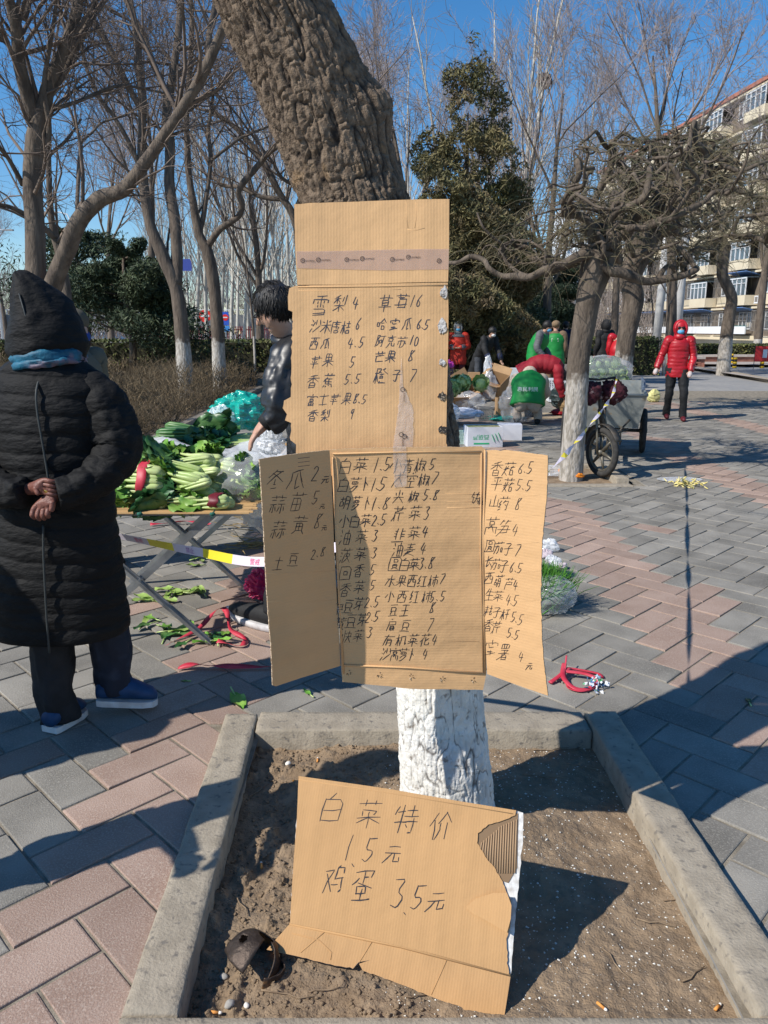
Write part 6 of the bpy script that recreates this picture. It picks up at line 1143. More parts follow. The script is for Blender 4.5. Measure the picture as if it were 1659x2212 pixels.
person('person in a dark coat standing just outside the left edge, whose shadow crosses the kerb', (-1.58, 1.70, 0), R(26), dict(elR=(.20, -.05, 1.12), wrR=(.10, -.22, 1.05), elL=(-.2, -.05, 1.12), wrL=(-.1, -.22, 1.05)), .97, m_char, .62, .82, trousers=m_blk, hood=m_char)
person('person in a long black coat standing just outside the left edge', (-2.45, 2.14, 0), R(-30), None, 1.0, m_blk, .45, 1.1, trousers=m_blk, hood=m_blk)
# white letters on the vests
def vest_print(root, y, z, txt, size, sc=1, rot=None):
    cu = bpy.data.curves.new('lettering', 'FONT'); cu.body = txt; cu.size = size; cu.align_x = 'CENTER'; o = bpy.data.objects.new('lettering', cu); C.objects.link(o); cu.materials.append(M('print_white', (.75, .75, .72), rough=.7)); o.parent = root; o.location = (0, y, z); o.rotation_euler = rot or (R(90), 0, R(180)); return o
vest_print(p_back, .163, 1.22, '惠民', .085); vest_print(p_crouch, .29, .52, '惠民利民', .075, rot=(R(62), 0, R(180)))
m_patch = M('pale_patch', (.42, .46, .5), rough=.6)
# ================================================================ market: tables, greens, bags, boxes
VV = Vector
m_film = mix_transparent(M('plastic_film', (.80, .82, .84), rough=.12, spec=.9, bump=.4, bsc=12, bd=.02), .26); m_film2 = mix_transparent(M('milky_film', (.82, .84, .86), rough=.2, spec=.7, bump=.4, bsc=12, bd=.02), .50)
m_tealf = mix_transparent(M('teal_film', (.01, .42, .33), rough=.15, spec=.8, bump=.9, bsc=18, bd=.02), .82); m_whiteb = M('white_plastic', (.72, .73, .74), rough=.4, bump=.4, bsc=14)
m_leaf = M('leaf_green', (.09, .24, .03), (.19, .37, .06), sc=14, rough=.45, rnd=.3, c3=(.25, .42, .08), sc3=7); m_leafd = M('leaf_dark_green', (.02, .085, .028), (.045, .14, .035), sc=12, rough=.4, rnd=.3, c3=(.10, .2, .06), sc3=9); m_stalk = M('stalk_pale', (.34, .48, .14), (.50, .58, .26), sc=12, rough=.4, rnd=.12, sub=.05)
m_bam = M('bamboo', (.52, .31, .13), (.62, .40, .19), sc=9, rough=.6, rnd=.18, stretch=(.2, 1, 1)); m_alu = M('worn_aluminium', (.28, .29, .30), (.42, .43, .44), sc=9, rough=.38, metal=.75, bump=.2, bsc=60); m_redp = M('red_strip', (.46, .02, .045), (.56, .06, .09), sc=12, rough=.5)
m_straw = M('straw', (.42, .30, .12), (.3, .2, .08), sc=30, rough=.9)
m_lpale = M('leaf_pale_green', (.20, .33, .07), (.34, .45, .13), sc=16, rough=.5, rnd=.2)
def leaf(mb, p, d, up, L, W, curl=.4, ruf=.12, seed=0, m=0, nu=6, nv=4):
    d = d.normalized(); sd_ = up.cross(d).normalized(); up = d.cross(sd_); rr = random.Random(seed); ph = rr.uniform(0, 6); vs = []
    for i in range(nu + 1):
        t = i / nu; wv = W * (math.sin(math.pi * min(1, t * .86 + .10)) ** .7) / 2; c = p + d * L * t - up * curl * L * t * t * .5
        for j in range(nv + 1):
            s = j / nv * 2 - 1; vs.append(c + sd_ * wv * s + up * (ruf * W * math.sin(ph + 9 * t + 5 * s) * abs(s) + .12 * W * s * s))
    mb.add(vs, [(i * (nv + 1) + j, (i + 1) * (nv + 1) + j, (i + 1) * (nv + 1) + j + 1, i * (nv + 1) + j + 1) for i in range(nu) for j in range(nv)], m)
def choy_meshes(seed, fat=.022, L=.30, nleaf=16, ns=7, spread=.045):
    """one head lying along x: fat pale butt at +x, leaves towards -x"""
    rr = random.Random(seed); A = MB(); B = MB()
    for k in range(ns):
        a = 6.283 * k / ns; y, z = math.cos(a) * fat, math.sin(a) * fat * .8
        A.tube([(L * .42, y * .5, z * .5), (L * .36, y * 1.15, z * 1.15), (L * .2, y * 1.35, z * 1.35), (0, y * 1.2, z * 1.2), (-L * .18, y * 1.5, z * 1.4)], [fat * .5, fat * .72, fat * .62, fat * .34, fat * .2], 8, 0)
        B.tube([(-L * .18, y * 1.5, z * 1.4), (-L * .4, y * 2.0, z * 1.6)], [.003, .002], 4)
    A.blob((L * .41, 0, 0), (fat * .7, fat * .95, fat * .8), 10, 7)
    for k in range(nleaf):
        a = rr.uniform(0, 6.283); p = VV((-L * rr.uniform(.02, .2), math.cos(a) * spread * .6, math.sin(a) * spread * .5)); d = VV((-1, math.cos(a) * .35, math.sin(a) * .3)); leaf(B, p, d, VV((rr.uniform(-.2, .2), math.cos(a) * .4, abs(math.sin(a)) + .4)), L * rr.uniform(.28, .44), L * rr.uniform(.16, .28), rr.uniform(-.2, .6), .22, seed * 31 + k)
    out = []
    for mb, nm in ((A, 'stalks'), (B, 'leaves')):
        me = bpy.data.meshes.new(nm); me.from_pydata(mb.v, [], mb.f); me.polygons.foreach_set('use_smooth', [True] * len(mb.f)); out.append(me)
    return out
def choy_kind(seed, mats, **k):
    ms = choy_meshes(seed, **k)
    for me, m in zip(ms, mats): me.materials.append(m)
    return ms
CH = [choy_kind(1, (m_stalk, m_leaf)), choy_kind(2, (m_stalk, m_leaf)), choy_kind(3, (m_stalk, m_leafd), fat=.013, L=.30, nleaf=20), choy_kind(4, (m_stalk, m_leafd), fat=.012, nleaf=16, L=.34, spread=.06), choy_kind(5, (m_leafd, m_leafd), fat=.018, L=.42, nleaf=10, spread=.05)]
def head(kind, loc, rot, sc, parent):
    """a head inside a bundle: a part with its stalks and leaves"""
    h = bpy.data.objects.new('choy_head', CH[kind][0]); C.objects.link(h); h.parent = parent; h.location = loc; h.rotation_euler = rot; h.scale = (sc,) * 3
    l = bpy.data.objects.new('leaves', CH[kind][1]); C.objects.link(l); l.parent = h; return h
def bundle(label, c, rz, rows, kind, sc, band=None, group=None, name='greens_bundle', jit=.5, tiltx=0):
    t = thing(name, label, 'greens', tuple(c), rz, group); rr = random.Random(int(c[0] * 100)); pitch = .054 * sc
    for r, n in enumerate(rows):
        for k in range(n): head(kind if not isinstance(kind, tuple) else kind[(r + k) % len(kind)], (rr.uniform(-.03, .03) - r * .012, (k - (n - 1) / 2) * pitch, pitch * .55 + r * pitch * .86), (rr.uniform(0, 6.28) if not tiltx else 0, rr.uniform(-.14, .14) * jit * 2, rr.uniform(-.22, .22) * jit), sc, t)
    if band:
        n = max(rows); h_ = pitch * (.55 + len(rows) * .86); mb = MB(); w_ = n * pitch / 2 + .012; ring = lambda x, g: [VV((x + .006 * math.sin(5 * a), math.cos(a) * w_ * g, h_ / 2 + math.sin(a) * h_ / 2 * g + .004)) for a in np.linspace(0, 6.283, 30)[:-1]]
        mb.loft([ring(.012, 1.0), ring(.02, 1.06), ring(.035, 1.02), ring(.05, 1.08), ring(.062, 1.02)], cap=False); mb.build('band', band, t, True)
    return t
def crumple(name, parent, c, rad, mat, seed, amp=.28, fr=2.4, n=34, flat=.0, label=None, cat=None, sharp=True, group=None, smooth=False, fold=.12):
    """bag shaped body with folds"""
    c = VV(c); mb = MB(); vs = []; k = n
    for i in range(k):
        t = math.pi * i / (k - 1)
        for j in range(n): p = 2 * math.pi * j / n; vs.append((math.sin(t) * math.cos(p), math.sin(t) * math.sin(p), math.cos(t)))
    A = np.array(vs); f1 = fbm(A[:, 0] * fr + seed * 3.3, A[:, 1] * fr, A[:, 2] * fr, 3, seed); f2 = 1 - np.abs(vnoise(A[:, 0] * fr * 2.2, A[:, 1] * fr * 2.2 + seed, A[:, 2] * fr * 2.2, seed + 7)) * 2
    A = A * (1 + amp * f1 + fold * f2)[:, None] * np.array(rad); A[:, 2] = np.maximum(A[:, 2], -rad[2] * .85 + .02 * f2)
    mb.add([VV(a) for a in A], [(i * n + j, (i + 1) * n + j, (i + 1) * n + (j + 1) % n, i * n + (j + 1) % n) for i in range(k - 1) for j in range(n)])
    o = mb.build(name, mat, parent, smooth); o.location = c
    if label: tag(o, label, cat, group)
    return o
def sheet(name, c, sx, sy, mat, label, cat, seed, hfun, n=60, rz=0, smooth=False):
    xs = np.linspace(-1, 1, n); X, Y = np.meshgrid(xs, xs, indexing='ij'); edge = 1 + .12 * vnoise(X * 3, Y * 3, 0 * X, seed); Xw, Yw = X * sx * edge, Y * sy * edge
    cr = 1 - np.abs(vnoise(X * 4.5, Y * 4.5, 0 * X + 2, seed + 1)) * 2; cr2 = 1 - np.abs(vnoise(X * 11, Y * 11, 0 * X + 2, seed + 2)) * 2
    Z = hfun(X, Y) + .022 * cr + .008 * cr2; i, j = np.meshgrid(np.arange(n - 1), np.arange(n - 1), indexing='ij'); a = (i * n + j).ravel()
    o = link(name, arr_mesh(name, np.stack([Xw, Yw, Z], -1).reshape(-1, 3), np.stack([a, a + n, a + n + 1, a + 1], -1)), mat, smooth=smooth); o.location = c; o.rotation_euler = (0, 0, rz); return tag(o, label, cat)
def x_frame(root, base, x0, x1, y, ztop):
    for k, (a, b) in enumerate((((x0, ztop), (x1, .0)), ((x1 + .05, ztop), (x0 - .02, .0)))):
        mb = MB(); yy = y + (k - .5) * .034; mb.bar(VV((a[0], yy, a[1])) - base, VV((b[0], yy, b[1] + .01)) - base, .006, .036); mb.bar(VV((a[0] + .013, yy + .013 * (1 if k else -1), a[1])) - base, VV((b[0] + .013, yy + .013 * (1 if k else -1), b[1] + .01)) - base, .03, .005); mb.build('leg', m_alu, root)
    mb = MB(); cx, cz = (x0 + x1) / 2 + .01, ztop / 2; mb.disc(VV((cx, y, cz)) - base, .012, (0, 1, 0), 10, th=.08); mb.build('rivet', m_alu, root)
def slat_table(label, x0, x1, y0, y1, z):
    base = VV(((x0 + x1) / 2, (y0 + y1) / 2, 0)); root = thing('slat_table', label, 'table', tuple(base)); rr = random.Random(3); me = None; n = int((y1 - y0) / .024)
    mb = MB(); mb.box((0, 0, 0), (x1 - x0, .017, .008)); me = bpy.data.meshes.new('slat'); me.from_pydata(mb.v, [], mb.f); me.materials.append(m_bam)
    for k in range(n): o = bpy.data.objects.new('slat', me); C.objects.link(o); o.parent = root; o.location = (rr.uniform(-.02, .02), y0 + .012 + k * .024 - base.y, z + rr.uniform(-.002, .002)); o.rotation_euler = (0, 0, rr.uniform(-.004, .004))
    m_tw_ = M('green_twine', (.02, .12, .09), rough=.8)
    for fx in (.18, .42, .80):
        mb = MB(); X = x0 + (x1 - x0) * fx - base.x; mb.tube([(X, y0 - .008 - base.y, z + .006), (X, y1 - base.y, z + .007)], .0022, 5); mb.blob((X, y0 - .012 - base.y, z), (.014, .01, .010), 8, 6, amp=.4, fr=6, seed=2)
        for q in range(3): mb.tube([(X, y0 - .014 - base.y, z), (X + rr.uniform(-.02, .02), y0 - .02 - base.y, z - .02)], .0015, 4)
        mb.build('twine', m_tw_, root, True)
    for y in (y0 + .04, y1 - .08): 
        x_frame(root, base, x1 - .92, x1 - .24, y, z - .012)
        mb = MB(); mb.bar(VV((x0 + .05, y, z - .012)) - base, VV((x1 - .05, y, z - .012)) - base, .025, .014); mb.build('rail', m_alu, root)
    return root
TZ = .685
slat_table('folding table with a bamboo slat top and crossed aluminium legs behind the hooded woman', -1.56, -.64, 3.60, 4.62, TZ)
slat_table('second folding slat table further back carrying dark greens', -1.75, -.45, 5.2, 5.95, TZ)
bundle('fat bok choy bundle with a wide red band beside the hooded woman', at(318, 1078, 3.82) + VV((0, 0, 0)), R(-8), (4, 4, 3), 0, 1.22, m_redp)
bundle('big stack of long stalked bok choy in the middle of the slat table', (at(425, 1070, 3.9).x, 3.9, TZ + .006), R(-14), (8, 7, 6, 4), (2, 3, 0), 1.15, jit=1.1)
bundle('two plump bok choy heads lying at the front edge of the slats', (at(455, 1098, 3.68).x, 3.69, TZ + .006), R(-12), (2,), 1, .95, M('dark_red_band', (.14, .01, .02), rough=.5))
bundle('pale leafy choy piled on top of the plastic film', (at(420, 1000, 4.2).x, 4.2, TZ + .13), R(150), (3, 2), 0, .9)
bundle('round leaved dark spinach at the back left of the first table', (at(385, 1010, 4.3).x, 4.3, TZ + .06), R(170), (4, 3), 2, .95)
bundle('dark green long leaves heaped on the back table', (at(405, 950, 5.5).x, 5.5, TZ + .005), R(172), (5, 5, 4), 4, 1.2)
bundle('thin leafy greens spread on the back table below the hand', (at(500, 950, 5.45).x, 5.45, TZ + .005), R(8), (8, 7), 3, 1.1)
sheet('plastic_film', (at(440, 1010, 4.4).x, 4.42, TZ + .03), .58, .28, m_film2, 'crumpled clear plastic film thrown over the greens at the back of the table', 'plastic film', 3, lambda X, Y: (.17 + .06 * vnoise(X * 3, 0 * X, 0 * X, 3)) * np.clip(1 - X ** 4, 0, 1) * np.clip(1 - Y ** 2, 0, 1) ** .5 + .05 * vnoise(X * 2, Y * 2, 0 * X, 5))
def bagged(label, u, v, Y, rad, seed):
    p = at(u, v, Y); t = thing('bag_of_greens', label, 'bag', tuple(p)); rr = random.Random(seed)
    for k in range(5): head(rr.choice((0, 1)), (rr.uniform(-.04, .04), rr.uniform(-.05, .05), rr.uniform(-.03, .05)), (rr.uniform(0, 6), rr.uniform(-.6, .6), rr.uniform(-.8, .8) + 2.2), .85, t)
    crumple('film', t, (0, 0, .0), rad, m_film, seed, .2, 1.7, 40, smooth=True, fold=.07); return t
bagged('clear bag of bok choy at the right end of the table by the board', 532, 1035, 3.92, (.15, .12, .14), 5)
bagged('smaller clear bag of choy between the red banded bundle and the big stack', 372, 1055, 3.98, (.10, .09, .075), 6)
crumple('plastic_bag', None, at(518, 893, 6.6), (.24, .2, .16), m_tealf, 3, .3, 2.2, 44, label='shiny teal green plastic bag behind the tables near the man in leather', cat='plastic bag', fold=.16)
crumple('plastic_bag', None, at(478, 915, 6.4), (.13, .12, .13), m_film2, 8, .3, 2.2, 30, label='small milky plastic bag left of the teal green one', cat='plastic bag', fold=.16)
def crate(label, c, sz, mat, rz=0, nx=8, nz=4, name='crate', group=None, holes=True, lid=False, cat='crate'):
    w_, d_, h_ = sz; t = thing(name, label, cat, tuple(c), rz, group)
    mb = MB(); mb.box((0, 0, .01), (w_, d_, .02)); mb.build('base', mat, t)
    mb = MB()
    for z in (h_ - .015,):
        for sx in (-1, 1): mb.box((sx * w_ / 2, 0, z), (.022, d_ + .022, .03)); mb.box((0, sx * (d_ / 2), z + .0015), (w_ + .018, .021, .03))
    mb.build('rim', mat, t)
    for sx, sy, L, nn in ((0, -1, w_, nx), (0, 1, w_, nx), (-1, 0, d_, max(3, int(nx * d_ / w_))), (1, 0, d_, max(3, int(nx * d_ / w_)))):
        mb = MB()
        for k in range(nn + 1):
            o_ = -L / 2 + L * k / nn; p = (o_, sy * d_ / 2, h_ / 2) if sy else (sx * w_ / 2, o_, h_ / 2); mb.box(p, (.010 if sy else .008, .008 if sy else .010, h_ - .04))
        for k in range(nz):
            z = .02 + (h_ - .05) * k / nz; p = (0, sy * (d_ / 2 - .001), z) if sy else (sx * (w_ / 2 - .001), 0, z); mb.box(p, (L if sy else .006, .006 if sy else L, .010 if k else .03))
        mb.build('side_lattice', mat, t)
    return t
crate('white lattice basket at the elbow of the man in leather', (at(556, 985, 4.25).x, 4.25, TZ + .05), (.26, .3, .12), m_whiteb, R(12), 12, 3, name='basket', cat='basket')
crumple('plastic_bag', None, at(585, 958, 3.95), (.06, .05, .07), m_film2, 18, .4, 2.6, 30, label='thin white carrier bag hanging from the hand of the man in leather', cat='plastic bag', fold=.2)
crumple('plastic_bag', None, at(560, 1100, 4.4), (.10, .08, .12), m_film2, 21, .4, 2.6, 30, label='white bag of scraps by the table legs, left of the wing of the board', cat='plastic bag', fold=.2)
crumple('plastic_bag', None, VV((at(562, 1150, 4.3).x, 4.3, .08)), (.09, .08, .09), M('pink_plastic', (.6, .02, .10), rough=.3, bump=.5, bsc=20), 22, .4, 2.6, 26, label='crumpled bright pink plastic on the ground left of the lower board', cat='plastic bag', fold=.2)
# caution tape
m_ty = M('tape_yellow', (.80, .66, .04), rough=.45); m_twh = M('tape_white', (.66, .60, .68), rough=.45); m_tpu = M('tape_purple_print', (.38, .18, .42), rough=.5); m_tpk = M('tape_pink_print', (.75, .12, .25), rough=.5)
def tape(label, pts, w_, twist=0, period=.34, marks=True):
    P, _ = smooth([VV(p) for p in pts], [0] * len(pts), 16); root = thing('caution_tape', label, 'tape', tuple(P[0])); off = P[0]; mb = MB(); s = 0; prev = None; L = []
    for i, p in enumerate(P):
        d = (P[min(i + 1, len(P) - 1)] - P[max(i - 1, 0)]).normalized(); u = (VV((0, 0, 1)) - d * d.z).normalized(); v = d.cross(u); a = twist * s + .5 * math.sin(s * 3.1); ww = w_ * (1 if not twist else (.55 + .45 * abs(math.cos(s * 2.7 + 1)))); q = (u * math.cos(a) + v * math.sin(a)) * ww / 2
        L.append((p - q, p + q, s)); 
        if i + 1 < len(P): s += (P[i + 1] - p).length
    for (a, b, s0), (c, d, s1) in zip(L, L[1:]): mb.add([a, b, d, c], [(0, 1, 2, 3)], 0 if (s0 / period) % 1 < (.42 if not twist else .3) else 1)
    o = mb.build('strip', [m_ty, m_twh], root, off=off); sm = o.modifiers.new('t', 'SOLIDIFY'); sm.thickness = .0006
    if marks:
        for k in range(int(s / period)):
            s0 = (k + .72) * period; i = min(range(len(L)), key=lambda j: abs(L[j][2] - s0)); a, b, _ = L[i]; c, d, _ = L[min(i + 1, len(L) - 1)]; ex = (c - a).normalized(); ey = (b - a).normalized(); n = ex.cross(ey).normalized(); 
            if n.y > 0: n = -n; 
            cu = bpy.data.curves.new('print', 'FONT'); cu.body = '警戒' if k % 2 else '禁止'; cu.size = w_ * .72; me_o = bpy.data.objects.new('print_text', cu); C.objects.link(me_o); cu.materials.append(m_tpk if k % 2 else m_tpu); me_o.parent = root; ez = ex.cross(ey)
            if ez.y > 0: ey2 = ey; ex2 = -ex; ez = ex2.cross(ey2)
            else: ex2, ey2 = ex, ey
            me_o.matrix_world = Matrix.Translation((a + b) / 2 - off - ey2 * w_ * .28 + ez * .0012) @ Matrix((ex2, ey2, ez)).transposed().to_4x4()
    return root
tape('yellow and white caution tape from the left past the table legs to the tree', [at(60, 1120, 3.35), at(269, 1160, 3.15), at(420, 1190, 2.9), at(571, 1213, 2.7), (-.08, 2.45, .86), (.10, 2.18, .90)], .036, 0)
tape('twisted caution tape running from the big tree to the handlebar of the tricycle', [(.30, 2.32, .95), (.78, 3.5, .925), (1.45, 5.3, .94), (2.05, 6.95, .975), (2.52, 8.42, 1.06)], .030, 3.4, .5, False)
# leaves, strips and scraps on the ground
def ground_leaves(label, u, v, n, r, mats, seed, sz=.12):
    p = gp(u, v); t = thing('leaf_scraps', label, 'leaves', tuple(p)); rr = random.Random(seed)
    for k in range(n):
        mb = MB(); a = rr.uniform(0, 6.28); L = sz * rr.uniform(.6, 1.2); q = VV((rr.gauss(0, r), rr.gauss(0, r * .5), .006 + .004 * k % .02)); d = VV((math.cos(a), math.sin(a) * .6, rr.uniform(0, .15))); leaf(mb, q, d, VV((0, 0, 1)), L, L * rr.uniform(.35, .5), rr.uniform(-.1, .25), .16, seed * 9 + k)
        mb.tube([q - d.normalized() * L * .45 + VV((0, 0, .002)), q + d.normalized() * L * .1], [.004, .003], 5, 1); mb.build('leaf', [rr.choice(mats), m_stalk], t, True)
ground_leaves('pale torn choy leaves on the pavers under the table', 395, 1278, 9, .10, [m_lpale, m_leaf], 1)
ground_leaves('choy leaves lying in the sun by the right shoe of the hooded woman', 325, 1300, 4, .06, [m_leaf, m_lpale], 2)
ground_leaves('long row of trampled leaves by the front table foot', 350, 1362, 10, .13, [m_leaf, m_lpale, m_leafd], 3)
ground_leaves('dark leaves tangled with red strip at the foot of the table leg', 475, 1385, 9, .09, [m_leafd, m_leaf], 4)
ground_leaves('small pale leaves behind the table legs', 420, 1212, 5, .09, [m_lpale], 5, .09)
ground_leaves('single dark green leaf on the pavers above the pit kerb', 510, 1500, 1, .01, [m_leaf], 6, .13)
ground_leaves('small green leaf with a long stem above the far kerb', 672, 1503, 1, .01, [m_leaf], 7, .08)
ground_leaves('tiny torn leaf in the shade on the right pavement', 1617, 1522, 1, .005, [m_leafd], 8, .05)
ground_leaves('tiny green leaf at the corner of the left kerb', 402, 1474, 1, .005, [m_leaf], 9, .04)
def strip(label, pts, w_=.02, seed=0, cat='plastic strip'):
    P = [gp(u, v) + VV((0, 0, z)) for u, v, z in pts]; P, _ = smooth(P, [0] * len(P), 8); off = P[0]; mb = MB(); L = []
    for i, p in enumerate(P):
        d = (P[min(i + 1, len(P) - 1)] - P[max(i - 1, 0)]).normalized(); a = .6 * math.sin(i * .45 + seed); u_ = VV((-d.y, d.x, 0)).normalized() * math.cos(a) + VV((0, 0, 1)) * math.sin(a); ww = w_ * (.6 + .4 * abs(math.sin(i * .3 + seed))); L.append((p - u_ * ww / 2 + VV((0, 0, ww / 2 + .003)), p + u_ * ww / 2 + VV((0, 0, ww / 2 + .003))))
    mb.add([q for a in L for q in a], [(2 * i, 2 * i + 1, 2 * i + 3, 2 * i + 2) for i in range(len(L) - 1)]); o = mb.build('plastic_strip', m_redp, smooth=True, off=off); o.location = off; s = o.modifiers.new('t', 'SOLIDIFY'); s.thickness = .001; return tag(o, label, cat)
strip('red plastic strip lying on the pavers left of the lower board', [(385, 1448, .0), (430, 1446, .01), (490, 1448, .005), (600, 1445, .0)], .03)
strip('thin red strip in the sun behind the table legs', [(325, 1137, .0), (400, 1133, .01), (455, 1135, 0), (475, 1127, .01)], .035, 2)
strip('tangle of dark red strip round the foot of the table leg', [(360, 1400, 0), (430, 1370, .02), (470, 1345, .06), (490, 1345, .05), (500, 1370, .01), (530, 1385, .0), (520, 1400, 0), (470, 1395, .01)], .03, 4)
def red_loops():
    t = thing('red_tie', 'knotted loops of red plastic tie lying right of the lower board', 'plastic tie', tuple(gp(1235, 1475))); off = VV(t.location)
    for k, pts in enumerate([[(1188, 1478, 0), (1205, 1470, .01), (1225, 1458, .02), (1235, 1452, .01), (1290, 1458, .0), (1300, 1466, 0)], [(1218, 1450, .03), (1216, 1475, .02), (1240, 1492, .005), (1270, 1492, .0), (1290, 1478, .01), (1265, 1468, .02), (1220, 1462, .02)], [(1222, 1475, 0), (1228, 1490, 0), (1255, 1497, 0), (1280, 1490, 0)], [(1222, 1445, .06), (1220, 1465, .02), (1228, 1480, 0)]]):
        P = [gp(u, v) + VV((0, 0, z)) for u, v, z in pts]; P, _ = smooth(P, [0] * len(P), 8); mb = MB(); mb.tube([p + VV((0, 0, .009)) - off for p in P], [.012 if k < 2 else .004] * len(P), 8, sq=.45); mb.build('loop', m_redp, t, True)
red_loops()
def scraps():
    t = thing('paper_scrap', 'crumpled blue, white and green paper scrap beside the red plastic tie', 'paper scrap', tuple(gp(1283, 1485))); rr = random.Random(5); cs = [M('scrap_white', (.72, .74, .78), rough=.7), M('scrap_blue', (.12, .38, .72), rough=.7), M('scrap_green', (.14, .48, .22), rough=.7), M('scrap_pale_blue', (.42, .58, .72), rough=.7)]
    for k in range(46):
        mb = MB(); p = VV((rr.gauss(0, .022), rr.gauss(0, .022), rr.uniform(.004, .045))); a = VV((rr.gauss(0, 1), rr.gauss(0, 1), rr.gauss(0, 1))).normalized(); b = a.cross(VV((rr.gauss(0, 1), rr.gauss(0, 1), rr.gauss(0, 1)))).normalized(); s = rr.uniform(.008, .02)
        mb.add([p, p + a * s, p + a * s + b * s * .8 + a.cross(b) * s * .3, p + b * s], [(0, 1, 2), (0, 2, 3)]); mb.build('paper_piece', cs[k % 4 if k % 3 else 0], t)
scraps()
def roots(label, u, v, seed, n=26):
    p = gp(u, v); T = Tubes(); rr = random.Random(seed)
    for k in range(n):
        a = rr.uniform(-.5, .9) + (3.14 if rr.random() < .4 else 0); q = VV((rr.gauss(0, .09), rr.gauss(0, .07), .012)); pts = [q]; d = VV((math.cos(a), math.sin(a) * .5, .15))
        for s in range(4): d = (d + VV((rr.gauss(0, .35), rr.gauss(0, .3), rr.gauss(-.05, .15)))).normalized(); x = pts[-1] + d * .06; x.z = max(x.z, .005); pts.append(x)
        T.add(pts, [.004, .0035, .003, .0025, .001], 4)
    V_, F_ = T.arrays(); o = link('root_scraps', arr_mesh('root_scraps', V_, F_), m_straw, smooth=True); o.location = p; tag(o, label, 'plant scraps')
roots('straw coloured root scraps under the right end of the table', 545, 1135, 1); roots('brown root scraps in the shadow left of the lower board', 545, 1180, 2)
# bag and herbs right of the lower board
def herb_bag():
    p = gp(1180, 1322); t = thing('bag_of_herbs', 'bunch of feathery herbs and clear bag standing on the pavers behind the right wing', 'bag', (p.x - .03, p.y, 0)); T = Tubes(); rr = random.Random(2)
    for k in range(900):
        q = VV((rr.gauss(-.02, .05), rr.gauss(.06, .05), .02)); pts = [q]; d = VV((rr.gauss(0, .4), rr.gauss(0, .3), 1)).normalized()
        for s in range(3): d = (d + VV((rr.gauss(0, .3), rr.gauss(0, .3), 0))).normalized(); pts.append(pts[-1] + d * .085)
        T.add(pts, [.0035, .003, .0025, .001], 3)
    T.build('herbs', M('herb_green', (.04, .16, .015), (.10, .28, .03), sc=30, rough=.7, rnd=.3), t); crumple('film', t, (.06, -.02, .105), (.125, .095, .11), m_film, 12, .22, 2.0, 40, smooth=True, fold=.1)
    crumple('wrapper', t, (-.05, .08, .27), (.05, .04, .02), M('yellow_label', (.8, .5, .03), rough=.5), 3, n=14)
herb_bag()
rr_ = random.Random(6)
for k, (u, v, s) in enumerate([(1185, 1190, .05), (1178, 1205, .035), (1200, 1222, .03), (1215, 1228, .022), (1190, 1215, .03), (1176, 1228, .03)]):
    crumple('garlic_skin', None, gp(u, v) + VV((0, 0, s * .7)), (s * 1.3, s, s), [m_film2, M('papery_skin', (.5, .42, .45), rough=.7)][k % 2], k + 3, .4, 2.4, 16, label=['clear crumpled wrapper behind the right wing', 'pale papery skin beside the clear wrapper', 'small clear scrap in the round shadow', 'papery skin at the edge of the round shadow', 'clear scrap between the papery skins', 'papery skin close to the edge of the right wing'][k], cat='scrap', fold=.25)
# ================================================================ stalls behind
m_box = M('brown_carton', (.42, .26, .13), (.36, .22, .11), sc=6, rough=.8, bump=.2, bsc=20); m_boxw = M('white_carton', (.70, .70, .74), (.62, .62, .66), sc=5, rough=.6); m_inner = M('carton_inside', (.33, .21, .11), rough=.9); m_prt = M('green_print', (.03, .42, .17), rough=.6)
def zq(zx, zy): return 963.9 + .21 * zx, 688.5 + .21 * zy
def carton(label, c, sz, mat, rz=0, rx=0, ry=0, flaps=True, open_=True, prt=None, cat='box'):
    w_, d_, h_ = sz; t = thing('carton', label, cat, tuple(c), rz); t.rotation_euler = (rx, ry, rz); th = .006
    mb = MB(); mb.box((0, 0, th / 2), (w_, d_, th)); mb.box((0, -d_ / 2 + th / 2, h_ / 2 + .003), (w_, th, h_)); mb.box((0, d_ / 2 - th / 2, h_ / 2 + .003), (w_, th, h_)); mb.box((-w_ / 2 + th / 2, 0, h_ / 2 + .003), (th, d_ - 2 * th, h_)); mb.box((w_ / 2 - th / 2, 0, h_ / 2 + .003), (th, d_ - 2 * th, h_)); mb.build('walls', mat, t)
    if open_:
        if flaps:
            for k, (p, s, r) in enumerate((((0, -d_ / 2 - d_ * .17, h_), (w_, d_ * .42, th), (-.5, 0, 0)), ((0, d_ / 2 + d_ * .14, h_ + d_ * .12), (w_, d_ * .42, th), (.8, 0, 0)), ((-w_ / 2 - w_ * .1, 0, h_ + .02), (w_ * .28, d_, th), (0, -.5, 0)))):
                mb = MB(); mb.box((0, 0, 0), s); o = mb.build('flap', mat, t); o.location = p; o.rotation_euler = r
    else: mb = MB(); mb.box((0, 0, h_ + .004), (w_, d_, th)); mb.build('lid', mat, t)
    return t
def gr(zx, zy): u, v = zq(zx, zy); return gp(u, v)
b1 = carton('white carton with green printing and three green strokes just above the lower board', gr(390, 1322) + VV((0, .17, 0)), (.475, .34, .27), m_boxw, R(4), flaps=False)
mb = MB()
for k in range(3): mb.tube([(.085 + k * .042, -.172, .175 - k * -.012), (.125 + k * .042, -.172, .075 - k * -.015)], .013, 8, sq=.2)
mb.build('green_strokes', m_prt, b1); mb = MB(); mb.box((-.05, -.1712, .052), (.21, .001, .022)); mb.build('green_bar', m_prt, b1)
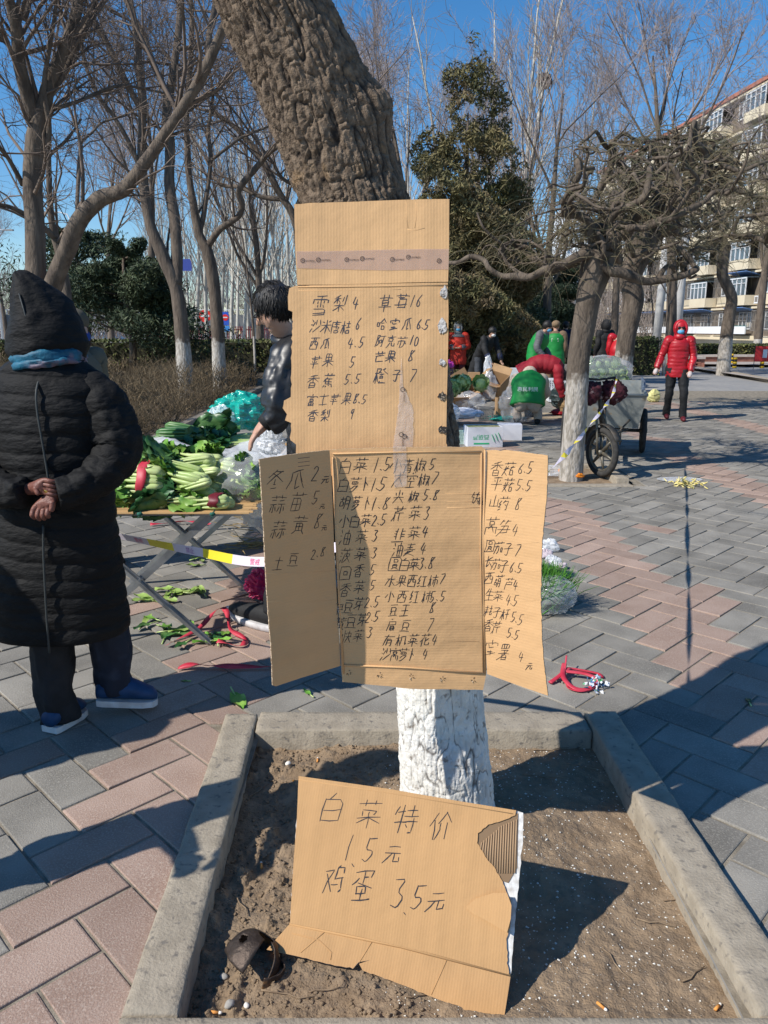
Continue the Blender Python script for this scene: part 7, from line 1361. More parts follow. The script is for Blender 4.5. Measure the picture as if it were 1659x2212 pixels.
def print_on(parent, txt, size, loc, rot, mat=None):
    cu = bpy.data.curves.new('print', 'FONT'); cu.body = txt; cu.size = size; cu.align_x = 'CENTER'; o = bpy.data.objects.new('print_text', cu); C.objects.link(o); cu.materials.append(mat or m_prt); o.parent = parent; o.location = loc; o.rotation_euler = rot; return o
print_on(b1, '西葫芦', .075, (-.06, -.1715, .165), (R(90), R(180), 0))
mb = MB(); mb.box((0, .0, .262), (.44, .30, .006)); mb.build('contents', M('box_scraps', (.12, .2, .06), (.4, .32, .2), sc=20, rough=.9), b1)
b2 = crate('small pale green plastic basket left of the white carton', gr(112, 1290) + VV((0, .1, 0)), (.20, .2, .17), M('pale_basket', (.52, .66, .56), rough=.5), R(3), 10, 5, name='basket', cat='basket')
carton('plain white carton behind the printed one', gr(665, 1250) + VV((0, .16, 0)), (.34, .30, .21), m_boxw, R(-6), open_=False)
carton('upright brown carton standing on its end', gr(585, 1040) + VV((0, .1, 0)), (.23, .2, .38), m_box, R(8), flaps=False)
carton('large brown carton tipped on its side at the left of the stall', gr(215, 930) + VV((0, .1, .16)), (.46, .42, .42), m_box, R(20), R(35), R(-28))
carton('brown carton tipped open beside the clear hanging bag', gr(530, 940) + VV((0, .3, .26)), (.42, .36, .44), m_box, R(-35), R(30), R(14))
carton('low brown carton filled with vegetables next to the upper board', gr(60, 1000) + VV((0, .3, 0)), (.55, .4, .30), m_box, R(5), flaps=True)
carton('small brown carton on the red crate', gr(415, 960) + VV((0, 2.3, .45)), (.26, .24, .17), m_box, R(-5), open_=False)
crate('dark plastic crate with a pink bag on top beside the upper board edge', gr(70, 1000) + VV((0, 2.4, .45)), (.36, .3, .28), M('dark_crate', (.035, .022, .04), rough=.5), 0, 7, 4)
crate('blue plastic crate on the ground in the middle of the stall', gr(190, 1000) + VV((0, 2.3, .4)), (.30, .3, .2), M('blue_crate', (.05, .09, .34), rough=.5), 0, 7, 3)
crate('navy crate with red contents under a white foam box', gr(695, 870) + VV((0, .6, .1)), (.40, .3, .38), M('navy_crate', (.02, .02, .15), rough=.5), R(5), 7, 4)
carton('white foam box on the navy crate', gr(695, 870) + VV((0, .6, .49)), (.36, .28, .22), m_whiteb, R(3), open_=False)
crate('red crate behind the brown cartons', gr(420, 960) + VV((0, 2.2, .15)), (.40, .3, .26), M('red_crate', (.42, .03, .02), rough=.5), 0, 7, 3)
crate('grey lattice basket among the clear bags at the front of the stall', gr(410, 1055) + VV((0, .15, 0)), (.24, .2, .24), M('grey_basket', (.36, .33, .29), rough=.6), R(4), 8, 5, name='basket', cat='basket')
for k, lab in enumerate(('lower white lattice crate beside the crouching person', 'upper white lattice crate stacked on its twin')):
    crate(lab, gp(1213, 872) + VV((.05, .4, .02 + .245 * k)), (.54, .38, .24), m_whiteb, R(-3), 11, 5, group='stacked white lattice crates')
crumple('plastic_bag', None, gr(745, 1090) + VV((0, .25, .30)), (.27, .22, .33), m_film, 31, .25, 2.0, 40, label='large clear plastic bag slumped beside the upright brown carton', cat='plastic bag', smooth=True)
crumple('plastic_bag', None, gr(270, 1020) + VV((0, .5, .25)), (.26, .2, .17), m_film, 32, .3, 2.2, 36, smooth=True, label='glistening clear bag in front of the tipped cartons', cat='plastic bag')
crumple('plastic_bag', None, gr(460, 960) + VV((0, .3, .45)), (.14, .10, .28), m_film, 33, .3, 2.2, 34, smooth=True, label='long clear bag hanging down between the two tipped cartons', cat='plastic bag')
crumple('plastic_bag', None, gr(505, 960) + VV((0, 1.3, .75)), (.08, .08, .26), m_film2, 34, .35, 2.2, 30, label='thin bag reaching up to the leaning woman in black', cat='plastic bag')
crumple('foam_sheets', None, gr(175, 1120) + VV((0, .5, .17)), (.34, .2, .09), M('foam_white', (.75, .76, .80), (.66, .67, .74), sc=5, rough=.7), 35, .3, 2.0, 26, label='white foam wrapping heaped left of the printed carton', cat='wrapping', fold=.2)
crumple('plastic_bag', None, gr(75, 1130) + VV((0, .35, .22)), (.13, .12, .14), m_film2, 36, .3, 2.2, 26, label='milky bag above the pale basket', cat='plastic bag')
crumple('plastic_bag', None, gr(85, 1000) + VV((0, 2.4, .82)), (.17, .13, .10), M('magenta_bag', (.55, .06, .38), rough=.3, bump=.4, bsc=15), 37, .3, 2.4, 24, label='magenta bag lying on the dark crate', cat='plastic bag')
crumple('plastic_sheet', None, gr(570, 1060) + VV((0, .3, .03)), (.28, .2, .05), m_tealf, 38, .3, 2.2, 24, label='green plastic sheet on the ground behind the printed carton', cat='plastic sheet')
crumple('tarpaulin', None, gp(1262, 896) + VV((.1, .9, .24)), (.52, .4, .30), M('dark_tarp', (.014, .024, .022), (.03, .05, .045), sc=6, rough=.5, bump=.6, bsc=9), 41, .3, 2.2, 34, label='dark heap of black and green sacking behind the first twisted trunk', cat='sacking')
crumple('tarpaulin', None, gp(1300, 890) + VV((.0, .6, .50)), (.34, .28, .16), M('green_tarp', (.012, .045, .04), (.03, .08, .07), sc=6, rough=.5, bump=.6, bsc=9), 42, .3, 2.4, 34, label='dark green net bundle in front of the cabbages', cat='sacking')
crumple('firewood_bag', None, gp(1244, 905) + VV((0, .5, .2)), (.2, .15, .22), M('wood_brown', (.3, .2, .1), (.12, .08, .04), sc=8, rough=.9), 43, .3, 2.0, 18, label='brown root vegetables in an open black sack', cat='sack')
mb = MB(); mb.box((0, 0, .006), (2.0, .9, .012)); o = mb.build('ground_mat', M('beige_mat', (.45, .36, .24), (.38, .30, .2), sc=8, rough=.9)); o.location = gp(1190, 898); tag(o, 'beige mat spread on the ground by the crouching person', 'mat')
crumple('red_cloth', None, gp(1215, 898) + VV((.1, .1, .05)), (.28, .2, .07), m_red2, 44, .35, 2.4, 24, label='red cloth on the beige mat at the foot of the twisted tree', cat='cloth')
# vegetables in heaps
m_cab = M('cabbage_green', (.24, .38, .10), (.46, .55, .26), sc=9, rough=.5, bump=.5, bsc=20, rnd=.15); m_cabw = M('cabbage_butt', (.70, .68, .50), rough=.5); m_orange = M('orange_fruit', (.85, .26, .02), rough=.5)
def cabbage_mesh(seed):
    A = MB(); A.blob((0, 0, 0), (.085, .085, .10), 14, 10, amp=.12, fr=3, seed=seed)
    for k in range(7): a = k * .9; leaf(A, VV((math.cos(a) * .03, math.sin(a) * .03, -.085)), VV((math.cos(a) * .8, math.sin(a) * .8, .8)), VV((-math.cos(a), -math.sin(a), .6)), .19, .16, -.7, .12, seed + k)
    A.blob((0, 0, -.09), (.03, .03, .02), 8, 5, m=1); me = bpy.data.meshes.new('cabbage'); me.from_pydata(A.v, [], A.f); me.polygons.foreach_set('material_index', A.m); me.polygons.foreach_set('use_smooth', [True] * len(A.f)); me.materials.append(m_cab); me.materials.append(m_cabw); return me
CAB = [cabbage_mesh(3), cabbage_mesh(8)]
def cab(p, label, sc=1, k=0, group=None):
    o = bpy.data.objects.new('cabbage', CAB[k % 2]); C.objects.link(o); o.location = p; rr = random.Random(int(p[0] * 1000)); o.rotation_euler = (rr.uniform(.9, 2.0), rr.uniform(-.5, .5), rr.uniform(-.6, .6)); o.scale = (sc,) * 3; return tag(o, label, 'cabbage', group)
stand = carton('low stand of cartons under the stacked cabbages behind the tricycle', (at(1296, 800, 13.1).x, 13.2, 0), (.85, .6, .62), m_box, 0, open_=False); k = 0
for r, n in enumerate((6, 5, 4)):
    for i in range(n): cab((at(1296, 800, 13.1).x + (i - (n - 1) / 2) * .145, 13.0 + r * .03, .72 + r * .125), ('leftmost' if i == 0 else 'rightmost' if i == n - 1 else ['second', 'third', 'fourth', 'fifth'][i - 1] + ' from the left') + ' cabbage in the %s row of the pile behind the tricycle' % ('bottom', 'middle', 'top')[r], 1.0, i + r, 'cabbages piled behind the tricycle, row %s' % ('bottom', 'middle', 'top')[r])
crumple('film', None, (at(1296, 800, 13.1).x, 13.0, .86), (.50, .22, .24), m_film, 61, .2, 1.8, 34, label='clear film pulled over the cabbage pile behind the tricycle', cat='plastic film', smooth=True)
for i, (zx, zy) in enumerate([(70, 680), (40, 740), (120, 660), (190, 640), (355, 680), (95, 720)]):
    u, v = zq(zx, zy); cab(tuple(at(u, v, 11.9)), ['green cabbage in the carton by the board edge, upper one', 'green cabbage lowest at the board edge', 'cabbage to the right in the carton by the board edge', 'cabbage half wrapped in film in front of the blue crate', 'yellow green cabbage before the red crate', 'cabbage in the middle of the carton by the board edge'][i], 1.15, i)
for i, (zx, zy) in enumerate([(345, 640), (375, 635), (285, 640)]):
    u, v = zq(zx, zy); mb = MB(); mb.blob((0, 0, 0), (.06, .06, .055), 12, 8); o = mb.build('orange', m_orange, smooth=True); o.location = at(u, v, 12.2); tag(o, ['left of two bright oranges before the red crate', 'right of two bright oranges before the red crate', 'orange lying between the cabbages and the brown carton'][i], 'orange')
# ---------------------------------------------------------------- cargo tricycle
def tricycle():
    root = thing('cargo_tricycle', 'old grey cargo tricycle with an open metal box parked by the twisted tree', 'tricycle', (2.58, 9.02, 0), R(-16)); m_galv = M('grey_sheet_metal', (.22, .235, .225), (.32, .33, .31), sc=5, rough=.5, metal=.35, bump=.3, bsc=12, c3=(.30, .24, .16), sc3=7, thr3=(.6, .7)); m_dk = M('dark_frame', (.03, .03, .028), (.07, .055, .04), sc=20, rough=.6); m_rub = M('tyre_rubber', (.025, .024, .023), (.05, .047, .043), sc=20, rough=.9); m_rim = M('dull_rim', (.12, .11, .09), (.2, .18, .14), sc=15, rough=.5, metal=.6)
    mb = MB(); z0, z1 = .40, .79
    def wall(a, b, c, d, th=.012): 
        n = (VV(b) - VV(a)).cross(VV(d) - VV(a)).normalized() * th; q = [VV(p) for p in (a, b, c, d)]; mb.add(q + [p - n for p in q], [(0, 1, 2, 3), (7, 6, 5, 4), (0, 4, 5, 1), (1, 5, 6, 2), (2, 6, 7, 3), (3, 7, 4, 0)])
    w0, w1, f0, f1, r0, r1 = .40, .47, .30, .22, 1.40, 1.46
    wall((-w0, f0, z0), (w0, f0, z0), (w1, f1, z1), (-w1, f1, z1)); wall((w0, r0, z0), (-w0, r0, z0), (-w1, r1, z1 + .10), (w1, r1, z1 + .10)); wall((w0, f0, z0), (w0, r0, z0), (w1, r1, z1), (w1, f1, z1)); wall((-w0, r0, z0), (-w0, f0, z0), (-w1, f1, z1), (-w1, r1, z1)); wall((-w0, f0, z0), (w0, f0, z0), (w0, r0, z0), (-w0, r0, z0)); mb.build('box', m_galv, root)
    mb = MB(); P = [(-w1, f1, z1), (w1, f1, z1), (w1, r1, z1), (-w1, r1, z1)]
    for i in range(4): mb.tube([P[i], P[(i + 1) % 4]], .016, 8)
    mb.build('box_rim', m_galv, root, True); mb = MB(); mb.tube([(w1 - .02, .9, z1), (w1 - .0, 1.2, z1 + .08), (w1 - .02, r1, z1 + .12)], .02, 8); mb.box((w1 - .02, 1.25, z1 + .05), (.02, .42, .12)); mb.build('tail_board', M('blue_grey_plate', (.12, .16, .22), (.2, .24, .3), sc=8, rough=.45, metal=.4), root)
    def wheel(c, r, yaw, name, nsp, tw):
        ax = VV((math.cos(yaw), math.sin(yaw), 0)); fw = VV((-math.sin(yaw), math.cos(yaw), 0)); up = VV((0, 0, 1)); c = VV(c); q = thing(name, None, None, tuple(c)); q.parent = root; ring = lambda rr, n=40: [(fw * math.cos(t) + up * math.sin(t)) * rr for t in np.linspace(0, 6.2832, n)]
        m1 = MB(); m1.tube(ring(r - tw), tw, 10, cap=False); m1.build('tyre', m_rub, q, True); m1 = MB(); m1.tube(ring(r - tw * 2.1), tw * .55, 8, cap=False); m1.tube([ax * -.05, ax * .05], .03, 14)
        m1.build('rim', m_rim, q, True)
        for k in range(nsp): a = 6.283 * k / nsp + .3; d = fw * math.cos(a) + up * math.sin(a); m1 = MB(); m1.tube([d * .02, d * (r - tw * 2)], [.022, .014], 6); m1.build('spoke', m_rim, q, True)
        return q
    SY = R(38); wheel((0, -.90, .265), .265, SY, 'front_wheel', 6, .032); wheel((w1 + .02, .95, .285), .285, 0, 'rear_wheel', 8, .034); wheel((-w1 - .02, .95, .285), .285, 0, 'rear_wheel', 8, .034)
    ax = VV((math.cos(SY), math.sin(SY), 0)); fw = VV((math.sin(SY), -math.cos(SY), 0)); c = VV((0, -.90, .265)); crown = c + VV((0, 0, .34)) - fw * .05
    mb = MB()
    for s in (-1, 1): mb.tube([c + ax * .06 * s, c + ax * .07 * s + VV((0, 0, .15)) + fw * .0, crown + ax * .055 * s, crown + ax * .03 * s + VV((0, 0, .06))], .014, 8)
    mb.build('fork', m_rim, root, True); mb = MB(); mb.tube([crown, crown - fw * .07 + VV((0, 0, .40))], .022, 10); mb.build('stem', m_dk, root, True); hb = crown - fw * .07 + VV((0, 0, .42))
    mb = MB(); mb.tube([hb - ax * .30 - fw * .12, hb - ax * .22 + VV((0, 0, .02)), hb, hb + ax * .22 + VV((0, 0, .02)), hb + ax * .30 - fw * .12], .012, 8); mb.build('handlebar', m_dk, root, True)
    for s in (-1, 1): mb = MB(); mb.tube([hb + ax * .26 * s - fw * .06, hb + ax * .31 * s - fw * .15], .019, 8); mb.build('grip', m_dk, root, True)
    mb = MB(); arc = [c + (fw * math.cos(t) + VV((0, 0, 1)) * math.sin(t)) * .305 for t in np.linspace(.5, 3.0, 16)]; L = [(p - ax * .04, p + ax * .04) for p in arc]; mb.add([q for a in L for q in a], [(2 * i, 2 * i + 1, 2 * i + 3, 2 * i + 2) for i in range(15)]); o = mb.build('mudguard', m_dk, root, True); o.modifiers.new('t', 'SOLIDIFY').thickness = .004
    mb = MB(); mb.tube([crown - fw * .03 + VV((0, 0, .1)), (0, -.45, .42), (0, -.1, .35), (0, .3, .36)], .024, 10); mb.tube([crown - fw * .05 + VV((0, 0, .3)), (0, -.5, .55), (0, -.15, .38)], .018, 8); mb.tube([(0, -.12, .3), (0, -.18, .72)], .02, 8)
    for s in (-1, 1): mb.tube([(s * .25, .2, .37), (s * .3, 1.4, .37)], .018, 8); mb.tube([(s * .05, -.1, .33), (s * .28, .28, .38)], .016, 8); mb.tube([(s * .2, .18, .2), (s * .2, .2, .38), (s * .3, .24, .5)], .013, 6)
    mb.tube([(-w1, .95, .285), (w1, .95, .285)], .022, 8); mb.build('frame', m_dk, root, True)
    mb = MB(); mb.blob((0, -.2, .77), (.10, .15, .045), 18, 10, amp=.1); mb.build('saddle', m_dk, root, True)
    mb = MB(); mb.disc((0, -.12, .27), .085, (1, 0, 0), 20, th=.012); mb.build('chain_ring', m_rim, root); mb = MB(); mb.box((-.12, .5, .28), (.14, .3, .16)); mb.box((.14, .45, .30), (.12, .2, .14)); mb.build('battery_box', m_galv, root)
    for s in (-1, 1): mb = MB(); mb.tube([(s * .05, -.12, .27), (s * .09, -.12 - .14 * s, .22)], .010, 6); mb.box((s * .12, -.12 - .14 * s, .22), (.09, .06, .02)); mb.build('pedal', m_dk, root)
    m_fur = M('maroon_fur', (.03, .008, .012), (.09, .018, .028), sc=30, rough=.95, bump=1, bsc=90, c3=(.30, .22, .22), sc3=16, thr3=(.6, .68))
    for s in (-1, 1): mb = MB(); mb.blob(hb + ax * .16 * s - VV((0, 0, .13)) + fw * .03, (.14, .10, .12), 30, 22, amp=.45, fr=5, seed=s + 3); mb.build('hand_muff', m_fur, root, True)
    mb = MB(); mb.tube([c - fw * .42 + VV((-.1, 0, .10)), c - fw * .40 + VV((-.1, 0, .03))], .03, 10); mb.build('orange_reflector', m_orange, root, True)
tricycle()
soil_patch('soil', PIT2, 60, label='bare soil of the second tree pit under the tricycle wheel', zf=lambda x, y: -.03 + .02 * fbm(np.asarray(x, float) * 6, np.asarray(y, float) * 6, 0 * np.asarray(x, float), 3, 2))
kerb_stone('kerb_stone', 'pale kerb stone right of the tricycle front wheel', PIT2[1], PIT2[1] + .13, PIT2[2] + .1, PIT2[3] + .1, .05, seed=7)
kerb_stone('kerb_stone', 'flat kerb in front of the second tree pit', PIT2[0] - .1, PIT2[1] + .1, PIT2[2] - .12, PIT2[2], .012, seed=8)
kerb_stone('kerb_stone', 'flat kerb closing the second tree pit at the back', PIT2[0] - .1, PIT2[1] + .1, PIT2[3], PIT2[3] + .12, .02, seed=9)
kerb_stone('kerb_stone', 'flat kerb on the left side of the second tree pit', PIT2[0] - .13, PIT2[0], PIT2[2], PIT2[3], .012, seed=10)
crumple('plastic_bag', None, gp(1200, 1028) + VV((0, .1, .04)), (.22, .12, .06), m_film, 51, .3, 2.4, 30, label='flat clear bag at the foot of the first twisted tree', cat='plastic bag')
crumple('peel', None, gp(1245, 1033) + VV((0, 0, .03)), (.07, .04, .035), m_orange, 52, .3, 2.4, 16, label='orange peel beside the flat clear bag', cat='peel')
crumple('peel', None, gp(1215, 1022) + VV((0, 0, .03)), (.05, .03, .025), m_orange, 53, .3, 2.4, 14, label='small orange peel on the flat clear bag', cat='peel')
def flowers():
    p = gp(1485, 1049); t = thing('yellow_scraps', 'heap of yellow bean sprouts with a flat clear film on the grey pavers', 'vegetable scraps', tuple(p)); rr = random.Random(3); T = Tubes(); my = M('sprout_yellow', (.72, .58, .14), (.8, .7, .35), sc=30, rough=.6)
    for k in range(80):
        q = VV((rr.gauss(0, .09), rr.gauss(0, .07), rr.uniform(.005, .045))); d = VV((rr.gauss(0, 1), rr.gauss(0, 1), rr.gauss(.2, .4))).normalized(); T.add([q, q + d * .03, q + d * .05], [.006, .006, .002], 4)
    T.build('sprouts', my, t)['kind'] = 'stuff'; crumple('film', t, (.02, .28, .012), (.22, .12, .015), m_film, 5, .2, 3, 24)
flowers()
crumple('plastic_bag', None, gp(1412, 868) + VV((0, 0, .12)), (.13, .10, .15), M('yellowish_bag', (.55, .52, .22), rough=.5), 55, .3, 2.2, 20, label='small yellowish bag on the ground behind the tricycle', cat='plastic bag')
# ================================================================ right side: planter, kerb, bollards, flats
m_brick = M('planter_brick', (.30, .12, .08), (.38, .17, .12), sc=6, rough=.9, rnd=.2); m_cap = M('planter_cap', (.42, .36, .32), (.5, .44, .38), sc=4, rough=.9); m_cream = MATS['cream_fleece']
m_wall = M('cream_render', (.58, .50, .36), (.66, .58, .43), sc=.5, rough=.9); m_dkw = M('brown_brick_wall', (.15, .12, .095), (.21, .17, .13), sc=.7, rough=.95); m_wf = M('window_white', (.72, .73, .74), rough=.5); m_gl = M('window_glass', (.05, .07, .09), (.13, .17, .2), sc=.4, rough=.08, spec=.8); m_bars = M('window_bars', (.20, .18, .16), rough=.7)
m_blue = M('blue_awning', (.07, .15, .34), (.12, .22, .44), sc=1.5, rough=.6); m_gpan = M('green_panel', (.01, .13, .12), (.02, .17, .15), sc=2, rough=.7)
def planter(label, x0, x1, y, h, depth=.5):
    t = thing('brick_planter', label, 'planter', ((x0 + x1) / 2, y, 0)); mb = MB(); mb.box((0, depth / 2, (h - .09) / 2), (x1 - x0, depth, h - .09)); mb.build('core', m_brick, t); L = x1 - x0; n = int(L / .5); mb2 = MB()
    for r in range(int((h - .10) / .075)):
        for k in range(int(L / .25)): mb2.box((-L / 2 + .125 + k * .25 + (.12 if r % 2 and k < int(L / .25) - 1 else 0), -.004, .04 + r * .075), (.235, .02, .064))
    tag(mb2.build('brickwork', m_brick, t), kind='stuff')
    for k in range(n): mb = MB(); mb.box((-L / 2 + (k + .5) * L / n, depth / 2 - .03, h - .04), (L / n - .01, depth + .1, .09)); mb.build('cap_stone', m_cap, t)
planter('long brick planter wall with pale cap stones in front of the right hedge', at(1140, 720, 35.6).x, 24, 35.6, .40)
planter('shaded brick planter wall nearer to the road, ending left of the white footed tree', at(1140, 720, 32.5).x, at(1528, 720, 32.5).x, 32.5, .42)
planter('brick bench by the people in green vests', at(1165, 720, 24.5).x, at(1300, 720, 24.5).x, 24.5, .42)
def raised():
    P = [gp(1440, 790), gp(1500, 797), gp(1560, 806), gp(1610, 815), gp(1659, 825), gp(1800, 850)]; P, _ = smooth(P, [0] * 6, 5); n = len(P); far = [VV((p.x + 30, 36, .1)) for p in P]; mb = MB(); mb.add([VV((p.x, p.y, .1)) for p in P] + [VV((P[0].x, 35.5, .1))] + [VV((60, 35.5, .1)), VV((60, P[-1].y, .1))], [tuple(range(n + 3))])
    o = mb.build('raised_pavement', M('pinkish_pavement', (.36, .31, .26), (.42, .36, .31), sc=3, rough=.95, c3=(.3, .27, .25), sc3=12)); 
    me = o.data; 
    if me.polygons[0].normal.z < 0: me.flip_normals()
    tag(o, 'raised pinkish pavement behind the curved kerb on the right', kind='structure')
    for k, (a, b) in enumerate(zip(P, P[1:])):
        mb = MB(); mb.bar(VV((a.x, a.y, .055)) - a, VV((b.x, b.y, .055)) - a, .13, .12); q = mb.build('kerb_stone', m_kerb); q.location = (a.x, a.y, 0); tag(q, ('stone %s of the curved kerb on the right, counted from its far left end' % 'one two three four five six seven eight nine ten eleven twelve thirteen fourteen fifteen sixteen seventeen eighteen nineteen twenty twenty-one twenty-two twenty-three twenty-four twenty-five'.split()[k]), 'kerb', 'kerb stones of the curved edge')
raised()
m_by = M('bollard_yellow', (.78, .48, .02), rough=.5); m_bb = M('bollard_black', (.02, .02, .02), rough=.5)
for u, v, lab in ((1579, 784, 'yellow and black bollard furthest back, right of the white footed tree'), (1586, 795, 'yellow and black bollard just before the furthest one'), (1645, 795, 'yellow and black bollard in front of the red banner')):
    p = gp(u, v, .1); t = thing('bollard', lab, 'bollard', tuple(p), group='yellow and black bollards'); h = .40
    for k in range(5): mb = MB(); mb.tube([(0, 0, h * k / 5), (0, 0, h * (k + 1) / 5 - .001)], .075, 14, cap=True); mb.build('band', m_by if k % 2 == 0 else m_bb, t, True)
    mb = MB(); mb.tube([(0, 0, h), (0, 0, h + .02)], [.075, .05], 14); mb.build('top', m_bb, t, True)
def banner():
    Y = 29; p = at(1650, 720, Y); t = thing('banner_stand', 'red banner on a thin black stand at the right edge', 'banner', (p.x, Y, .1)); mb = MB(); mb.box((.5, 0, .55), (1.5, .02, .55)); mb.build('cloth', M('banner_red', (.6, .03, .03), rough=.6), t); mb = MB()
    for x in (-.25, 1.25): mb.tube([(x, 0, 0), (x, 0, .9)], .012, 6); mb.tube([(x, 0, .25), (x - .12, -.25, 0)], .012, 6)
    mb.tube([(-.25, 0, .9), (1.25, 0, .9)], .012, 6); mb.build('frame', m_bb, t); mb = MB(); mb.box((.12, -.014, .56), (.16, .006, .3)); mb.build('white_mark', m_wf, t)
banner()
for u0, v0, u1, v1, Y, r, lab in ((1416, 752, 1440, 505, 35.8, .20, 'thick grey concrete pole left of the red coat, leaning a little'), (1460, 750, 1484, 480, 35.2, .19, 'second concrete pole, just behind the head of the red coated woman')):
    a, b = at(u0, v0, Y), at(u1, v1, Y); b = a + (b - a) * 1.25; a.z = 0; t = thing('concrete_pole', lab, 'pole', tuple(a)); mb = MB(); mb.tube([(0, 0, -.1), b - a], [r, r * .72], 16); mb.build('shaft', M('pole_concrete', (.40, .40, .40), (.5, .49, .47), sc=2, rough=.9), t, True)
    mb = MB(); 
    for k in range(12): mb.bar((math.cos(k * .52) * (r + .004), math.sin(k * .52) * (r + .004), .5), (math.cos(k * .52) * (r + .0), math.sin(k * .52) * (r + .0), 1.15), .03)
    mb.build('painted_bars', m_bars, t)
def flats():
    A, B = VV((31.5, 44, 0)), VV((27.0, 102, 0)); d = (B - A).normalized(); nrm = VV((-d.y, d.x, 0)); nrm = nrm if nrm.x < 0 else -nrm; L = (B - A).length; rot = Matrix((d, -nrm, VV((0, 0, 1)))).transposed(); rz = math.atan2(d.y, d.x); FH = 2.8; NF = 7; BW = 3.3; NB = int(L / BW)
    t = thing('apartment_block', 'long seven storey cream block of flats with caged balconies receding on the right', 'building', tuple(A), rz)   # local x along the front, local +y behind? resolved below
    side = 1 if (Matrix.Rotation(rz, 3, 'Z') @ VV((0, 1, 0))).dot(nrm) > 0 else -1; S = lambda y: y * side     # S(+) points out of the front
    mb = MB(); mb.box((L / 2, S(-6), (FH * NF + .6) / 2), (L, 12, FH * NF + .6)); mb.build('wall', m_dkw, t)
    mb = MB(); mb.box((L / 2, S(-6), FH * NF + .75), (L + .8, 13, .3)); mb.build('roof', M('roof_red', (.40, .15, .10), rough=.9), t)
    mb = MB(); mb.box((L / 2, S(.06), .5), (L, .12, 1.0)); mb.build('base_course', m_wall, t)
    rr = random.Random(12)
    def proto(name, fn, mats):
        mb = MB(); fn(mb); me = bpy.data.meshes.new(name); me.from_pydata([(a, S(b), c) for a, b, c in mb.v], [], mb.f); me.polygons.foreach_set('material_index', mb.m); [me.materials.append(m) for m in mats]; return me
    def win(mb): mb.box((0, .05, .85), (1.7, .1, .07)); mb.box((0, .05, -.0 + .0), (1.7, .1, .07)); [mb.box((x, .051, .425), (.07, .1, .8)) for x in (-.82, -.28, .28, .82)]; mb.box((.0, .052, .58), (1.6, .09, .04))
    def win2(mb): mb.box((0, .05, 1.30), (1.9, .1, .09)); mb.box((0, .05, 0), (1.9, .1, .09)); [mb.box((x, .051, .65), (.085, .1, 1.25)) for x in (-.92, -.31, .31, .92)]; mb.box((.0, .052, .95), (1.8, .09, .05))
    P_win = proto('window', win2, [m_wf]); P_gl = proto('pane', lambda mb: mb.box((0, .03, .65), (1.85, .02, 1.28)), [m_gl])
    P_bal = proto('balcony', lambda mb: (mb.box((0, .55, .10), (3.0, 1.1, .18)), mb.box((0, 1.06, .48), (3.0, .07, .62)), mb.box((-1.46, .55, .48), (.07, 1.0, .62)), mb.box((1.46, .55, .48), (.07, 1.0, .62))), [m_wall]); P_bw = proto('balcony_window', lambda mb: ([mb.box((x, 1.06, 1.45), (.07, .08, 1.3)) for x in (-1.42, -.72, 0, .72, 1.42)], mb.box((0, 1.06, 2.12), (2.95, .09, .08)), mb.box((0, 1.07, 1.72), (2.9, .06, .05))), [m_wf]); P_bg = proto('pane', lambda mb: (mb.box((0, 1.02, 1.45), (2.85, .02, 1.3)), mb.box((0, .5, 2.18), (3.0, 1.15, .07))), [m_gl])
    def cage(mb):
        for k in range(15): mb.box((-1.35 + k * .193, .62, .75), (.028, .028, 1.6))
        for z in (-.04, .75, 1.54): mb.box((0, .622, z), (2.75, .032, .04))
        for x in (-1.36, 1.36):
            for z in (0, 1.5): mb.box((x, .31, z), (.03, .62, .03))
            for q in (.15, .3, .45): mb.box((x, q, .75), (.02, .02, 1.5))
    P_cage = proto('window_cage', cage, [m_bars]); P_ac = proto('air_conditioner', lambda mb: (mb.box((0, .35, .28), (.8, .32, .55)), mb.box((0, .3, -.02), (.85, .5, .03)), mb.box((.12, .515, .28), (.4, .01, .4), 1)), [m_wf, m_bars]); P_led = proto('ledge', lambda mb: mb.box((0, .2, 0), (3.3, .45, .16)), [m_wall])
    P_pan = proto('low_panel', lambda mb: mb.box((0, .64, .18), (2.74, .02, .55)), [m_gpan]); P_aw = proto('awning', lambda mb: mb.box((0, .6, 0), (3.1, 1.25, .05), mat=Matrix.Rotation(.22, 3, 'X')), [m_blue]); P_sp = proto('wall_panel', lambda mb: mb.box((0, .04, .40), (3.28, .08, .8)), [m_wall])
    P_in = proto('curtain', lambda mb: mb.box((-.5, .045, .65), (.8, .012, 1.2)), [M('curtain', (.5, .45, .36), (.2, .25, .35), sc=.8, rough=.9)])
    def put(me, nm, x, z, parent=t): o = bpy.data.objects.new(nm, me); C.objects.link(o); o.parent = parent; o.location = (x, 0, z); return o
    for f in range(NF):
        for b in range(NB):
            x = (b + .5) * BW; z = .6 + f * FH; put(P_led, 'ledge', x, z + 2.62); 
            if b % 2 == 0 and f > 0: put(P_bal, 'balcony', x, z); w_ = put(P_bw, 'balcony_window', x, z); put(P_bg, 'pane', 0, 0, w_)
            else: 
                w_ = put(P_win, 'window', x, z + .95); put(P_gl, 'pane', 0, 0, w_)
                if rr.random() < .5: put(P_in, 'curtain', 0, 0, w_)
                if rr.random() < .5 and f > 0: put(P_sp, 'wall_panel', x, z + .05)
            if rr.random() < (.9 if f < 3 else .45) and not (b % 2 == 0 and f > 0): put(P_cage, 'window_cage', x, z + .85)
            if f == 0 and b % 3 == 0: put(P_pan, 'low_panel', x, z + .75)
            if (f == 0 and rr.random() < .75) or rr.random() < .08: put(P_aw, 'awning', x, z + 2.5)
            if rr.random() < .4 and f > 0: put(P_ac, 'air_conditioner', x + rr.choice((-1, 1)) * 1.0, z + .15)
